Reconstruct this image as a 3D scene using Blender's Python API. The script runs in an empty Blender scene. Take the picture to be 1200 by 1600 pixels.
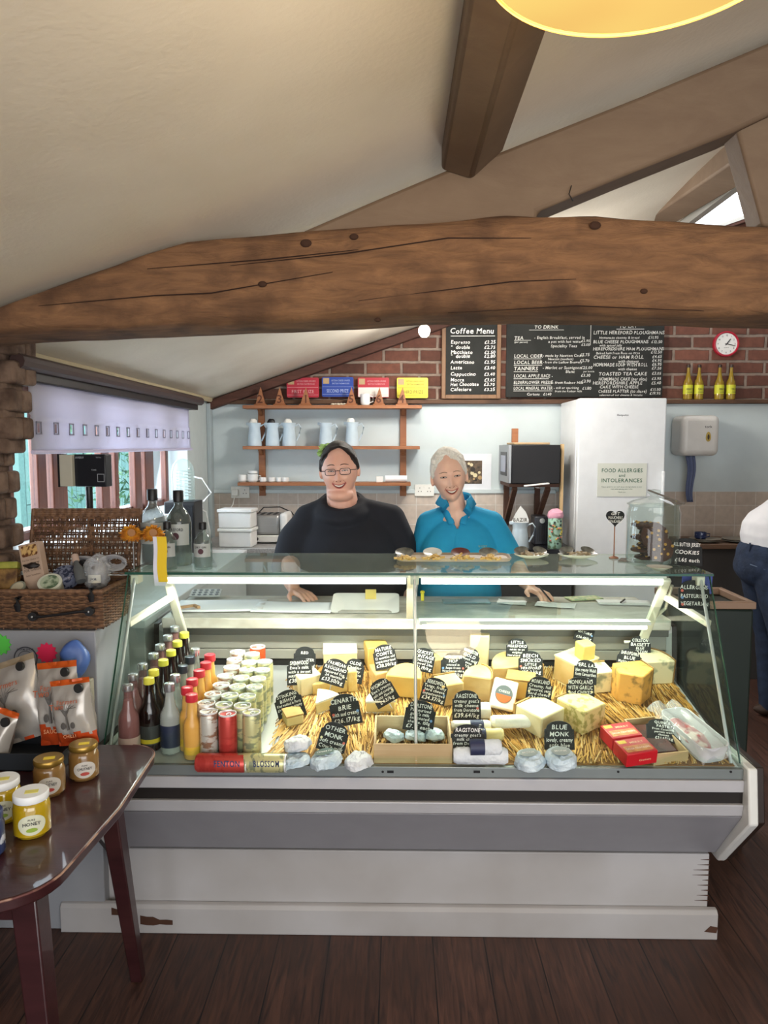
import bpy, bmesh, math, random
from math import sin, cos, pi, radians as R, sqrt, tan, atan
from mathutils import Vector as V, Matrix, Euler, noise
from mathutils.bvhtree import BVHTree
rnd = random.Random(7)
SC = bpy.context.scene
COL = SC.collection
# ---------------------------------------------------------------- camera, world, lights, exposure
F = 1150.0
CAMZ = 1.65
CAMR = Euler((R(90 - 5.2), 0, R(1.0)))
cd = bpy.data.cameras.new('camera'); cam = bpy.data.objects.new('camera', cd); COL.objects.link(cam)
cam.location = (0, 0, CAMZ); cam.rotation_euler = CAMR
cd.sensor_fit = 'VERTICAL'; cd.sensor_height = 36; cd.lens = F / 1600 * 36; cd.clip_start = .02
SC.camera = cam
SC.view_settings.view_transform = 'Standard'; SC.view_settings.look = 'None'
SC.view_settings.gamma = 1; SC.view_settings.use_curve_mapping = False
SC.view_settings.exposure = 0.45
try:
    SC.cycles.use_denoising = True
    SC.cycles.transparent_max_bounces = 24
    SC.cycles.max_bounces = 8
    SC.cycles.caustics_reflective = False; SC.cycles.caustics_refractive = False
except Exception:
    pass
wd = bpy.data.worlds.new('world'); SC.world = wd; wd.use_nodes = True
wd.node_tree.nodes['Background'].inputs[0].default_value = (.86, .93, 1, 1)
wd.node_tree.nodes['Background'].inputs[1].default_value = 1.25

def area(name, loc, rot, sx, sy, power, col=(1, 1, 1), spread=180):
    l = bpy.data.lights.new(name, 'AREA'); l.shape = 'RECTANGLE'; l.size = sx; l.size_y = sy
    l.energy = power; l.color = col; l.spread = R(spread)
    o = bpy.data.objects.new(name, l); o.location = loc; o.rotation_euler = rot; COL.objects.link(o); return o
def point(name, loc, power, col=(1, 1, 1), rad=.03):
    l = bpy.data.lights.new(name, 'POINT'); l.energy = power; l.color = col; l.shadow_soft_size = rad
    o = bpy.data.objects.new(name, l); o.location = loc; COL.objects.link(o); return o
# daylight through the side window
area('window_daylight', (-1.62, 3.85, 1.5), (0, R(-78), 0), .75, 2.2, 42, (.88, .94, 1))
area('front_fill', (.9, -1.9, 1.5), (R(82), 0, 0), 3.2, 1.8, 62, (1, .965, .92))  # added fill behind the camera, for assumed daylight from the unseen front
area('left_front_fill', (-1.35, -.4, 1.35), (0, R(-80), R(20)), .9, 1.6, 16, (.95, .96, 1))  # second added fill, unseen at the left; the wall has no window here
sl = bpy.data.lights.new('sun', 'SUN'); sl.energy = 3.5; sl.angle = R(8); sl.color = (1, .97, .92); so = bpy.data.objects.new('sun', sl); COL.objects.link(so)
so.rotation_euler = V((-.5, .3, -.8)).to_track_quat('-Z', 'Y').to_euler()
# added fill point over the serving side, no lamp hangs there
point('kitchen_fill', (.55, 4.3, 2.35), 42, (1, .96, .9), .12)

# ---------------------------------------------------------------- pixel helpers (the camera's own ray)
CR = CAMR.to_matrix()
CP = V((0, 0, CAMZ))
def ray(px, py):
    return CR @ V(((px - 600) / F, -(py - 800) / F, -1))
def at(px, py, Y):
    d = ray(px, py); return CP + d * (Y / d.y)
def onz(px, py, z):
    d = ray(px, py); return CP + d * ((z - CAMZ) / d.z)
def onplane(px, py, a, b):          # plane z = a + b*y
    d = ray(px, py); t = (a - CAMZ) / (d.z - b * d.y); return CP + d * t
def onx(px, py, x):
    d = ray(px, py); return CP + d * (x / d.x)
DA, DB = .655 - 2.22 * .19, .19
def deckz(y): return DA + DB * y
def ondeck(px, py, h=0): return onplane(px, py, DA + h, DB)

# ---------------------------------------------------------------- materials
def lin(h):
    h = h.lstrip('#'); c = [int(h[i:i + 2], 16) / 255 for i in (0, 2, 4)]
    return tuple(x / 12.92 if x <= .04045 else ((x + .055) / 1.055) ** 2.4 for x in c) + (1,)
MATS = {}
def mat(name, col, rough=.5, metal=0, col2=None, scale=12, stretch=(1, 1, 1), bump=0, bscale=None, emit=0, trans=0, ior=1.45,
        alpha=1, detail=4, lo=.35, hi=.65, sheen=0, coat=0, sss=0):
    if name in MATS: return MATS[name]
    m = bpy.data.materials.new(name); m.use_nodes = True; nt = m.node_tree; b = nt.nodes['Principled BSDF']
    b.inputs['Base Color'].default_value = lin(col); b.inputs['Roughness'].default_value = rough
    b.inputs['Metallic'].default_value = metal; b.inputs['IOR'].default_value = ior
    b.inputs['Transmission Weight'].default_value = trans
    if coat: b.inputs['Coat Weight'].default_value = coat
    if sheen: b.inputs['Sheen Weight'].default_value = sheen
    if sss:
        b.inputs['Subsurface Weight'].default_value = sss; b.inputs['Subsurface Radius'].default_value = (.012, .005, .003)
    if emit:
        b.inputs['Emission Color'].default_value = lin(col); b.inputs['Emission Strength'].default_value = emit
    if alpha < 1: b.inputs['Alpha'].default_value = alpha
    tc = nt.nodes.new('ShaderNodeTexCoord'); mp = nt.nodes.new('ShaderNodeMapping'); mp.inputs['Scale'].default_value = stretch
    nt.links.new(tc.outputs['Object'], mp.inputs['Vector'])
    n = nt.nodes.new('ShaderNodeTexNoise'); n.inputs['Scale'].default_value = scale; n.inputs['Detail'].default_value = detail
    nt.links.new(mp.outputs[0], n.inputs['Vector'])
    if not emit:
        r = nt.nodes.new('ShaderNodeValToRGB'); r.color_ramp.elements[0].position = lo; r.color_ramp.elements[1].position = hi
        c1 = lin(col); c2 = lin(col2) if col2 else tuple(min(1, x * .95) for x in c1[:3]) + (1,)
        r.color_ramp.elements[0].color = c2; r.color_ramp.elements[1].color = c1
        nt.links.new(n.outputs['Fac'], r.inputs[0]); nt.links.new(r.outputs[0], b.inputs['Base Color'])
    if bump:
        n2 = nt.nodes.new('ShaderNodeTexNoise'); n2.inputs['Scale'].default_value = bscale or scale * 3; n2.inputs['Detail'].default_value = 5
        nt.links.new(mp.outputs[0], n2.inputs['Vector'])
        bp = nt.nodes.new('ShaderNodeBump'); bp.inputs['Strength'].default_value = bump; bp.inputs['Distance'].default_value = .01
        nt.links.new(n2.outputs['Fac'], bp.inputs['Height']); nt.links.new(bp.outputs[0], b.inputs['Normal'])
    MATS[name] = m; return m
def pane_mat(name, tint, base=0, rough=.02, spec=.55):
    if name in MATS: return MATS[name]
    m = bpy.data.materials.new(name); m.use_nodes = True; nt = m.node_tree; nt.nodes.remove(nt.nodes['Principled BSDF'])
    t = nt.nodes.new('ShaderNodeBsdfTransparent'); t.inputs[0].default_value = lin(tint)
    g = nt.nodes.new('ShaderNodeBsdfGlossy'); g.inputs['Roughness'].default_value = rough; g.inputs[0].default_value = (spec, spec, spec, 1)
    f = nt.nodes.new('ShaderNodeFresnel'); f.inputs[0].default_value = 1.45
    mx = nt.nodes.new('ShaderNodeMixShader'); out = nt.nodes['Material Output']
    if base:     # pale veil painting in reflected-wall haze, plus a few smears
        df = nt.nodes.new('ShaderNodeBsdfDiffuse'); df.inputs[0].default_value = lin('#dfe9e2'); m0 = nt.nodes.new('ShaderNodeMixShader'); m0.inputs[0].default_value = base
        nt.links.new(t.outputs[0], m0.inputs[1]); nt.links.new(df.outputs[0], m0.inputs[2]); t = m0
    ge = nt.nodes.new('ShaderNodeNewGeometry'); fs_ = nt.nodes.new('ShaderNodeMath'); fs_.operation = 'SUBTRACT'; fs_.inputs[0].default_value = 1; fm_ = nt.nodes.new('ShaderNodeMath'); fm_.operation = 'MULTIPLY'
    nt.links.new(ge.outputs['Backfacing'], fs_.inputs[1]); nt.links.new(f.outputs[0], fm_.inputs[0]); nt.links.new(fs_.outputs[0], fm_.inputs[1]); nt.links.new(fm_.outputs[0], mx.inputs[0]); nt.links.new(t.outputs[0], mx.inputs[1]); nt.links.new(g.outputs[0], mx.inputs[2])
    nt.links.new(mx.outputs[0], out.inputs[0]); MATS[name] = m; return m
def wood_mat(name, c1, c2, rough=.6, scale=3, stretch=(1, 12, 12), bump=.4, c3=None, coat=0):
    if name in MATS: return MATS[name]
    m = bpy.data.materials.new(name); m.use_nodes = True; nt = m.node_tree; b = nt.nodes['Principled BSDF']; L = nt.links.new
    b.inputs['Roughness'].default_value = rough; b.inputs['Coat Weight'].default_value = coat
    tc = nt.nodes.new('ShaderNodeTexCoord'); mp = nt.nodes.new('ShaderNodeMapping'); mp.inputs['Scale'].default_value = stretch
    L(tc.outputs['Object'], mp.inputs['Vector'])
    n = nt.nodes.new('ShaderNodeTexNoise'); n.inputs['Scale'].default_value = scale; n.inputs['Detail'].default_value = 10; n.inputs['Roughness'].default_value = .66; n.inputs['Distortion'].default_value = .6
    L(mp.outputs[0], n.inputs['Vector'])
    r = nt.nodes.new('ShaderNodeValToRGB'); r.color_ramp.elements[0].position = .3; r.color_ramp.elements[1].position = .7
    r.color_ramp.elements[0].color = lin(c2); r.color_ramp.elements[1].color = lin(c1)
    L(n.outputs['Fac'], r.inputs[0])
    n3 = nt.nodes.new('ShaderNodeTexNoise'); n3.inputs['Scale'].default_value = scale * .9; n3.inputs['Detail'].default_value = 5
    L(tc.outputs['Object'], n3.inputs['Vector'])
    mx = nt.nodes.new('ShaderNodeMixRGB'); mx.blend_type = 'MIX'; mx.inputs[2].default_value = lin(c3 or c2)
    r3 = nt.nodes.new('ShaderNodeValToRGB'); r3.color_ramp.elements[0].position = .5; r3.color_ramp.elements[1].position = .68
    L(n3.outputs['Fac'], r3.inputs[0]); L(r3.outputs[0], mx.inputs[0]); L(r.outputs[0], mx.inputs[1]); L(mx.outputs[0], b.inputs['Base Color'])
    bp = nt.nodes.new('ShaderNodeBump'); bp.inputs['Strength'].default_value = bump; bp.inputs['Distance'].default_value = .012
    L(n.outputs['Fac'], bp.inputs['Height']); L(bp.outputs[0], b.inputs['Normal'])
    MATS[name] = m; return m
def brick_mat(name, cols, mortar, bw, bh, ms, rough=.9, offset=.5, rot=(R(90), 0, 0), shift=(0, 0, 0), bump=.8, nz=.35):
    m = bpy.data.materials.new(name); m.use_nodes = True; nt = m.node_tree; b = nt.nodes['Principled BSDF']; L = nt.links.new
    b.inputs['Roughness'].default_value = rough
    tc = nt.nodes.new('ShaderNodeTexCoord'); mp = nt.nodes.new('ShaderNodeMapping'); mp.vector_type = 'TEXTURE'
    mp.inputs['Rotation'].default_value = rot; mp.inputs['Location'].default_value = shift
    L(tc.outputs['Object'], mp.inputs['Vector'])
    n = nt.nodes.new('ShaderNodeTexNoise'); n.inputs['Scale'].default_value = 9; n.inputs['Detail'].default_value = 5
    L(tc.outputs['Object'], n.inputs['Vector'])
    add = nt.nodes.new('ShaderNodeVectorMath'); add.operation = 'MULTIPLY_ADD'
    add.inputs[1].default_value = (nz * .04,) * 3
    L(n.outputs['Color'], add.inputs[0]); L(mp.outputs[0], add.inputs[2])
    br = nt.nodes.new('ShaderNodeTexBrick'); br.inputs['Scale'].default_value = 1; br.inputs['Brick Width'].default_value = bw
    br.inputs['Row Height'].default_value = bh; br.inputs['Mortar Size'].default_value = ms; br.offset = offset
    br.inputs['Mortar Smooth'].default_value = .3
    br.inputs['Color1'].default_value = lin(cols[0]); br.inputs['Color2'].default_value = lin(cols[1]); br.inputs['Mortar'].default_value = lin(mortar)
    L(add.outputs[0], br.inputs['Vector'])
    n2 = nt.nodes.new('ShaderNodeTexNoise'); n2.inputs['Scale'].default_value = 26; n2.inputs['Detail'].default_value = 6
    L(tc.outputs['Object'], n2.inputs['Vector'])
    mx = nt.nodes.new('ShaderNodeMixRGB'); mx.blend_type = 'MULTIPLY'; mx.inputs[0].default_value = nz + .2
    L(br.outputs['Color'], mx.inputs[1]); L(n2.outputs['Color'], mx.inputs[2])
    sat = nt.nodes.new('ShaderNodeValToRGB'); sat.color_ramp.elements[0].color = (.45, .45, .45, 1); sat.color_ramp.elements[0].position = .3; sat.color_ramp.elements[1].position = .7
    L(n2.outputs['Fac'], sat.inputs[0]); L(sat.outputs[0], mx.inputs[2])
    L(mx.outputs[0], b.inputs['Base Color'])
    bp = nt.nodes.new('ShaderNodeBump'); bp.inputs['Strength'].default_value = bump; bp.inputs['Distance'].default_value = .02; bp.invert = True
    L(br.outputs['Fac'], bp.inputs['Height']); L(bp.outputs[0], b.inputs['Normal'])
    MATS[name] = m; return m

# ---------------------------------------------------------------- glyphs of the built-in font
CH = "ABCDEFGHIJKLMNOPQRSTUVWXYZabcdefghijklmnopqrstuvwxyz0123456789£.,-/'&()\"!*:%"
GL = {}
def _glyphs():
    tmp = []
    for bold in (0, 1):
        for c in CH:
            cu = bpy.data.curves.new('g', 'FONT'); cu.body = c; cu.size = 1; cu.resolution_u = 2; cu.offset = .014 if bold else .006
            o = bpy.data.objects.new('g', cu); COL.objects.link(o); tmp.append((c, bold, o, cu))
    bpy.context.view_layer.update(); dg = bpy.context.evaluated_depsgraph_get()
    for c, bold, o, cu in tmp:
        me = o.evaluated_get(dg).to_mesh(); vs = [(v.co.x, v.co.y) for v in me.vertices]; fs = [tuple(p.vertices) for p in me.polygons]
        w = max([v[0] for v in vs] or [.3]); GL[(c, bold)] = (vs, fs, w); o.evaluated_get(dg).to_mesh_clear()
    for c, bold, o, cu in tmp:
        bpy.data.objects.remove(o); bpy.data.curves.remove(cu)
_glyphs()

# ---------------------------------------------------------------- mesh collector
def rotm(rot): return Euler(rot).to_matrix() if rot else Matrix.Identity(3)
class MB:
    def __init__(s): s.v = []; s.f = []; s.m = []; s.mi = 0
    def add(s, vs, fs, M=None):
        k = len(s.v); s.v += [tuple(M @ V(v)) if M else tuple(v) for v in vs]
        s.f += [tuple(i + k for i in f) for f in fs]; s.m += [s.mi] * len(fs); return s
    def box(s, c, d, rot=None, M=None):
        r = rotm(rot); vs = [V(c) + r @ V((x * d[0] / 2, y * d[1] / 2, z * d[2] / 2)) for z in (-1, 1) for y in (-1, 1) for x in (-1, 1)]
        return s.add(vs, [(0, 2, 3, 1), (4, 5, 7, 6), (0, 1, 5, 4), (2, 6, 7, 3), (0, 4, 6, 2), (1, 3, 7, 5)], M)
    def b2(s, x0, x1, y0, y1, z0, z1): return s.box(((x0 + x1) / 2, (y0 + y1) / 2, (z0 + z1) / 2), (x1 - x0, y1 - y0, z1 - z0))
    def lathe(s, prof, c=(0, 0, 0), n=24, M=None, cap=(True, True), sx=1, sy=1):
        vs = [(c[0] + r * sx * cos(2 * pi * i / n), c[1] + r * sy * sin(2 * pi * i / n), c[2] + z) for r, z in prof for i in range(n)]
        fs = [(j * n + i, j * n + (i + 1) % n, (j + 1) * n + (i + 1) % n, (j + 1) * n + i) for j in range(len(prof) - 1) for i in range(n)]
        if cap[0]: fs.append(tuple(range(n))[::-1])
        if cap[1]: fs.append(tuple((len(prof) - 1) * n + i for i in range(n)))
        return s.add(vs, fs, M)
    def tube(s, pts, r, n=8, closed=False, M=None, flat=1):
        pts = [V(p) for p in pts]; N = len(pts); rs = r if isinstance(r, (list, tuple)) else [r] * N
        vs = []; up = V((0, 0, 1))
        for i, p in enumerate(pts):
            a = pts[(i - 1) % N] if (closed or i > 0) else p; b = pts[(i + 1) % N] if (closed or i < N - 1) else p
            t = (b - a).normalized() if (b - a).length > 1e-9 else V((0, 0, 1))
            u = t.cross(up)
            if u.length < .05: u = t.cross(V((0, 1, 0)))
            u.normalize(); w = u.cross(t).normalized()
            for k in range(n):
                q = 2 * pi * k / n; vs.append(p + u * cos(q) * rs[i] + w * sin(q) * rs[i] * flat)
        fs = [(j * n + i, j * n + (i + 1) % n, ((j + 1) % N) * n + (i + 1) % n, ((j + 1) % N) * n + i) for j in range(N if closed else N - 1) for i in range(n)]
        if not closed: fs += [tuple(range(n))[::-1], tuple((N - 1) * n + i for i in range(n))]
        return s.add(vs, fs, M)
    def cyl(s, a, b, r0, r1=None, n=16): return s.tube([a, b], [r0, r0 if r1 is None else r1], n)
    def prism(s, poly, d, M=None):       # polygon in local xy, extruded 0..d along z
        n = len(poly); vs = [(x, y, 0) for x, y in poly] + [(x, y, d) for x, y in poly]
        return s.add(vs, [tuple(range(n))[::-1], tuple(range(n, 2 * n))] + [(i, (i + 1) % n, n + (i + 1) % n, n + i) for i in range(n)], M)
    def prismXZ(s, poly, y0, y1):
        n = len(poly); vs = [(x, y0, z) for x, z in poly] + [(x, y1, z) for x, z in poly]
        return s.add(vs, [tuple(range(n)), tuple(range(n, 2 * n))[::-1]] + [(i, n + i, n + (i + 1) % n, (i + 1) % n) for i in range(n)])
    def prismYZ(s, poly, x0, x1):
        n = len(poly); vs = [(x0, y, z) for y, z in poly] + [(x1, y, z) for y, z in poly]
        return s.add(vs, [tuple(range(n)), tuple(range(n, 2 * n))[::-1]] + [(i, n + i, n + (i + 1) % n, (i + 1) % n) for i in range(n)])
    def ell(s, c, r, n=16, m=10, rot=None, M=None):
        q = rotm(rot); c = V(c); vs = [c + q @ V((0, 0, -r[2]))]
        for j in range(1, m):
            t = -pi / 2 + pi * j / m
            for i in range(n): vs.append(c + q @ V((r[0] * cos(t) * cos(2 * pi * i / n), r[1] * cos(t) * sin(2 * pi * i / n), r[2] * sin(t))))
        vs.append(c + q @ V((0, 0, r[2]))); L = len(vs) - 1
        fs = [(0, 1 + (i + 1) % n, 1 + i) for i in range(n)] + [(L, L - n + i, L - n + (i + 1) % n) for i in range(n)]
        fs += [(1 + j * n + i, 1 + j * n + (i + 1) % n, 1 + (j + 1) * n + (i + 1) % n, 1 + (j + 1) * n + i) for j in range(m - 2) for i in range(n)]
        return s.add(vs, fs, M)
    def cap(s, a, b, ra, rb, n=14):       # tapered capsule
        s.ell(a, (ra,) * 3, n, 8); s.ell(b, (rb,) * 3, n, 8); a = V(a); b = V(b)
        return s.tube([a, b], [ra, rb], n)
    def limb(s, pts, rs, n=14):
        for i in range(len(pts) - 1): s.cap(pts[i], pts[i + 1], rs[i], rs[i + 1], n)
        return s
    def grid(s, fn, nu, nv, M=None, closeu=False):
        vs = [fn(i / nu, j / nv) for j in range(nv + 1) for i in range(nu + 1)]
        return s.add(vs, [(j * (nu + 1) + i, j * (nu + 1) + i + 1, (j + 1) * (nu + 1) + i + 1, (j + 1) * (nu + 1) + i) for j in range(nv) for i in range(nu)], M)
    def quad(s, a, b, c, d): return s.add([a, b, c, d], [(0, 1, 2, 3)])
    # flat writing on a plane: local x to the right, z up, facing -y
    def text(s, t, x, z, h, y=0, al='c', maxw=None, bold=0, jit=0, M=None, track=.07):
        k = h / .72; w = 0; lay = []
        for c in t:
            if c == ' ': w += .32; continue
            g = GL.get((c, bold)) or GL[('-', bold)]
            lay.append((g, w)); w += g[2] + track
        w = max(w, .01); kx = k
        if maxw and w * k > maxw: kx = maxw / w
        x0 = x - (w * kx / 2 if al == 'c' else (w * kx if al == 'r' else 0))
        for g, gx in lay:
            a = rnd.uniform(-jit, jit); dz = rnd.uniform(-jit, jit) * h * .5; sc = 1 + rnd.uniform(-jit, jit)
            vs = [(x0 + (gx + px * sc + py * .12 * (1 if jit else 0)) * kx, y, z + dz + (py * sc + px * a) * k) for px, py in g[0]]
            s.add(vs, g[1], M)
        return s
def wmat(p):
    M = Matrix.Identity(4)
    while p is not None: M = p.matrix_basis @ M; p = p.parent
    return M
def build(name, mb, mats, parent=None, world=True, bevel=0, smooth=True, ang=35, seg=2, sub=0, weld=False):
    me = bpy.data.meshes.new(name); vs = mb.v
    if parent is not None and world:
        I = wmat(parent).inverted(); vs = [tuple(I @ V(v)) for v in vs]
    me.from_pydata(vs, [], mb.f)
    for m in (mats if isinstance(mats, (list, tuple)) else [mats]): me.materials.append(m)
    me.polygons.foreach_set('material_index', mb.m)
    bm = bmesh.new(); bm.from_mesh(me)
    if weld: bmesh.ops.remove_doubles(bm, verts=bm.verts, dist=1e-5)
    bmesh.ops.recalc_face_normals(bm, faces=bm.faces); bm.to_mesh(me); bm.free()
    if smooth:
        me.polygons.foreach_set('use_smooth', [True] * len(me.polygons)); me.set_sharp_from_angle(angle=R(ang))
    o = bpy.data.objects.new(name, me); COL.objects.link(o); o.parent = parent
    if bevel:
        md = o.modifiers.new('bevel', 'BEVEL'); md.width = bevel; md.segments = seg; md.limit_method = 'ANGLE'; md.angle_limit = R(40)
    if sub:
        md = o.modifiers.new('sub', 'SUBSURF'); md.levels = sub; md.render_levels = sub
    return o
def tag(o, label=None, cat=None, group=None, kind=None):
    if label: o['label'] = label
    if cat: o['category'] = cat
    if group: o['group'] = group
    if kind: o['kind'] = kind
    return o
def thing(name, label, cat, loc=(0, 0, 0), rz=0, group=None, rot=None):
    o = bpy.data.objects.new(name, None); COL.objects.link(o); o.empty_display_size = .05
    o.location = loc; o.rotation_euler = rot or (0, 0, rz); return tag(o, label, cat, group)
def struct(name, mb, m, **k):
    o = build(name, mb, m, **k)
    if o.parent is None: o['kind'] = 'structure'
    return o
def dup(root, loc, rz=None, label=None, group=None, rot=None):
    def cp(o, par):
        c = o.copy(); COL.objects.link(c); c.parent = par
        for ch in o.children: cp(ch, c)
        return c
    c = root.copy(); COL.objects.link(c); c.location = loc
    if rz is not None: c.rotation_euler = (0, 0, rz)
    if rot is not None: c.rotation_euler = rot
    for ch in root.children: cp(ch, c)
    if label: c['label'] = label
    if group: c['group'] = group
    return c
def remesh(mb, vox, smooth=3):
    me = bpy.data.meshes.new('t'); me.from_pydata(mb.v, [], mb.f)
    o = bpy.data.objects.new('t', me); COL.objects.link(o)
    md = o.modifiers.new('r', 'REMESH'); md.mode = 'VOXEL'; md.voxel_size = vox
    if smooth: md = o.modifiers.new('s', 'SMOOTH'); md.iterations = smooth; md.factor = .5
    bpy.context.view_layer.update(); dg = bpy.context.evaluated_depsgraph_get(); e = o.evaluated_get(dg).to_mesh()
    r = MB(); r.v = [tuple(v.co) for v in e.vertices]; r.f = [tuple(p.vertices) for p in e.polygons]; r.m = [0] * len(r.f)
    o.evaluated_get(dg).to_mesh_clear(); bpy.data.objects.remove(o); return r

# ---------------------------------------------------------------- palette
white = mat('white_enamel', '#e8e8e6', .35)
plastic = mat('white_plastic', '#e9e9e4', .4)
black = mat('black_plastic', '#141417', .4)
chalk = mat('chalk_white', '#efeeea', .9)
slate = mat('slate_black', '#17181a', .75, col2='#222426', scale=30)
steel = mat('brushed_steel', '#b9babb', .32, .85, scale=4, stretch=(1, 30, 30))
pine = wood_mat('orange_pine', '#a86f47', '#8a5432', .55, 4, (1, 10, 10), .1)
# ================================================================ SETTING
XL, YB, XR = -1.42, 5.6, 3.5
def cz(x, y=0): return 1.99 + .342 * (x - XL)
# floor: planks along y
def floor_mat():
    m = bpy.data.materials.new('floor_boards'); m.use_nodes = True; nt = m.node_tree; b = nt.nodes['Principled BSDF']; L = nt.links.new
    tc = nt.nodes.new('ShaderNodeTexCoord'); mp = nt.nodes.new('ShaderNodeMapping'); mp.inputs['Rotation'].default_value = (0, 0, R(90))
    mp.inputs['Location'].default_value = (0, .05, 0)
    L(tc.outputs['Object'], mp.inputs[0])
    br = nt.nodes.new('ShaderNodeTexBrick'); br.inputs['Scale'].default_value = 1; br.inputs['Brick Width'].default_value = 3.1; br.inputs['Row Height'].default_value = .172
    br.inputs['Mortar Size'].default_value = .0022; br.inputs['Color1'].default_value = lin('#5d4238'); br.inputs['Color2'].default_value = lin('#493229'); br.inputs['Mortar'].default_value = lin('#0c0706')
    L(mp.outputs[0], br.inputs['Vector'])
    m2 = nt.nodes.new('ShaderNodeMapping'); m2.inputs['Scale'].default_value = (14, 1.2, 1); L(tc.outputs['Object'], m2.inputs[0])
    n = nt.nodes.new('ShaderNodeTexNoise'); n.inputs['Scale'].default_value = 4; n.inputs['Detail'].default_value = 9; n.inputs['Distortion'].default_value = 1.2; L(m2.outputs[0], n.inputs[0])
    r = nt.nodes.new('ShaderNodeValToRGB'); r.color_ramp.elements[0].position = .32; r.color_ramp.elements[0].color = (.33, .3, .3, 1); r.color_ramp.elements[1].position = .7; r.color_ramp.elements[1].color = (1.25, 1.15, 1.1, 1)
    L(n.outputs['Fac'], r.inputs[0])
    mx = nt.nodes.new('ShaderNodeMixRGB'); mx.blend_type = 'MULTIPLY'; mx.inputs[0].default_value = 1; L(br.outputs[0], mx.inputs[1]); L(r.outputs[0], mx.inputs[2])
    n2 = nt.nodes.new('ShaderNodeTexNoise'); n2.inputs['Scale'].default_value = 2.2; n2.inputs['Detail'].default_value = 6; L(tc.outputs['Object'], n2.inputs[0])
    r2 = nt.nodes.new('ShaderNodeValToRGB'); r2.color_ramp.elements[0].position = .45; r2.color_ramp.elements[1].position = .62; L(n2.outputs['Fac'], r2.inputs[0])
    mx2 = nt.nodes.new('ShaderNodeMixRGB'); mx2.inputs[2].default_value = lin('#3c261d'); L(mx.outputs[0], mx2.inputs[1])
    ml = nt.nodes.new('ShaderNodeMath'); ml.operation = 'MULTIPLY'; ml.inputs[1].default_value = .6; L(r2.outputs[0], ml.inputs[0]); L(ml.outputs[0], mx2.inputs[0])
    L(mx2.outputs[0], b.inputs['Base Color'])
    rr = nt.nodes.new('ShaderNodeMapRange'); rr.inputs[3].default_value = .35; rr.inputs[4].default_value = .7; L(n.outputs['Fac'], rr.inputs[0]); L(rr.outputs[0], b.inputs['Roughness'])
    bp = nt.nodes.new('ShaderNodeBump'); bp.inputs['Strength'].default_value = .35; bp.inputs['Distance'].default_value = .006
    ad = nt.nodes.new('ShaderNodeMath'); ad.operation = 'SUBTRACT'; L(n.outputs['Fac'], ad.inputs[0]); L(br.outputs['Fac'], ad.inputs[1]); L(ad.outputs[0], bp.inputs['Height']); L(bp.outputs[0], b.inputs['Normal'])
    return m
struct('floor', MB().b2(-2.3, XR + .1, -2.2, YB + .1, -.1, 0), floor_mat())
plaster = mat('ceiling_plaster', '#dfd6c6', .9, col2='#d6ccbb', scale=2.5, bump=.12, bscale=60)
def ceil(u, v):
    x = XL - .25 + u * (XR - XL + .35); y = -2.2 + v * (YB + 2.3)
    return (x, y, cz(x) + .012 * noise.noise(V((x * 1.3, y * .9, 2))))
c = struct('ceiling', MB().grid(ceil, 60, 80), plaster)
sd = c.modifiers.new('s', 'SOLIDIFY'); sd.thickness = .08; sd.offset = 1
# back wall: brick gable above, painted boards and tiles below
brickm = brick_mat('red_brick', ('#7f5040', '#54352b'), '#8f7d70', .27, .094, .012, shift=(.04, 0, .02))
mb = MB().prismXZ([(XL - .1, 1.965), (XR, 1.965), (XR, cz(XR) + .02), (XL - .1, cz(XL - .1) + .02)], YB, YB + .12)
struct('wall_back', mb, brickm, smooth=False)
wallp = mat('pale_blue_wall', '#c9d4d6', .7, col2='#bfcacd', scale=3, bump=.05)
tile = brick_mat('cream_tiles', ('#cdbfb2', '#c4b5a8'), '#dcd6cf', .15, .15, .003, rough=.35, offset=0, bump=.2, nz=.08)
struct('wall_back_lower', MB().b2(XL - .1, XR, YB - .02, YB + .12, 1.30, 1.96), wallp)
struct('wall_back_tiles', MB().b2(XL - .1, XR, YB - .03, YB + .12, 0, 1.30), tile)
ledgem = wood_mat('dark_ledge_wood', '#6b4b34', '#3f2a1d', .7)
struct('trim_1', MB().b2(XL, XR, YB - .075, YB + .01, 1.955, 1.985), ledgem, bevel=.004)
struct('trim_2', MB().b2(XL, 1.2, YB - .045, YB - .015, 1.285, 1.315), wallp, bevel=.004)
# left wall with the window opening
wallL = mat('left_wall_paint', '#c3cccc', .75)
W0, W1, WZ0, WZ1 = 2.74, 4.98, 1.24, 1.90
mb = MB(); mb.b2(XL - .3, XL, 2.73, YB, 0, WZ0); mb.b2(XL - .3, XL, 2.73, YB, WZ1, 2.05); mb.b2(XL - .3, XL, W1, YB, WZ0, WZ1); 
struct('wall_left', mb, wallL)
near = brick_mat('near_brick', ('#6f5042', '#4c352b'), '#6d5c50', .23, .098, .012, rot=(R(90), 0, R(90)))
struct('wall_left_near', MB().b2(XL - .3, XL, -2.2, 2.57, 0, 2.05), near, smooth=False)
struct('trim_3', MB().b2(XL - .28, XL + .1, W0 + .02, W1, WZ0 - .02, WZ0 + .01), mat('sill_white', '#dfe6e6', .4), bevel=.004)
struct('trim_4', MB().tube([(XL + .03, W0 - .06, 1.985), (XL + .03, YB - .02, 1.985)], .018, 6), mat('cream_beading', '#b9ab8c', .7))
struct('trim_5', MB().b2(XL, XL + .03, YB - .1, YB - .02, .9, 1.96), mat('corner_post_paint', '#a9b4b8', .6), bevel=.004)
struct('wall_right', MB().b2(XR, XR + .1, -2.2, YB + .1, 0, cz(XR) + .05), mat('right_wall_paint', '#8d8578', .8))
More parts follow.
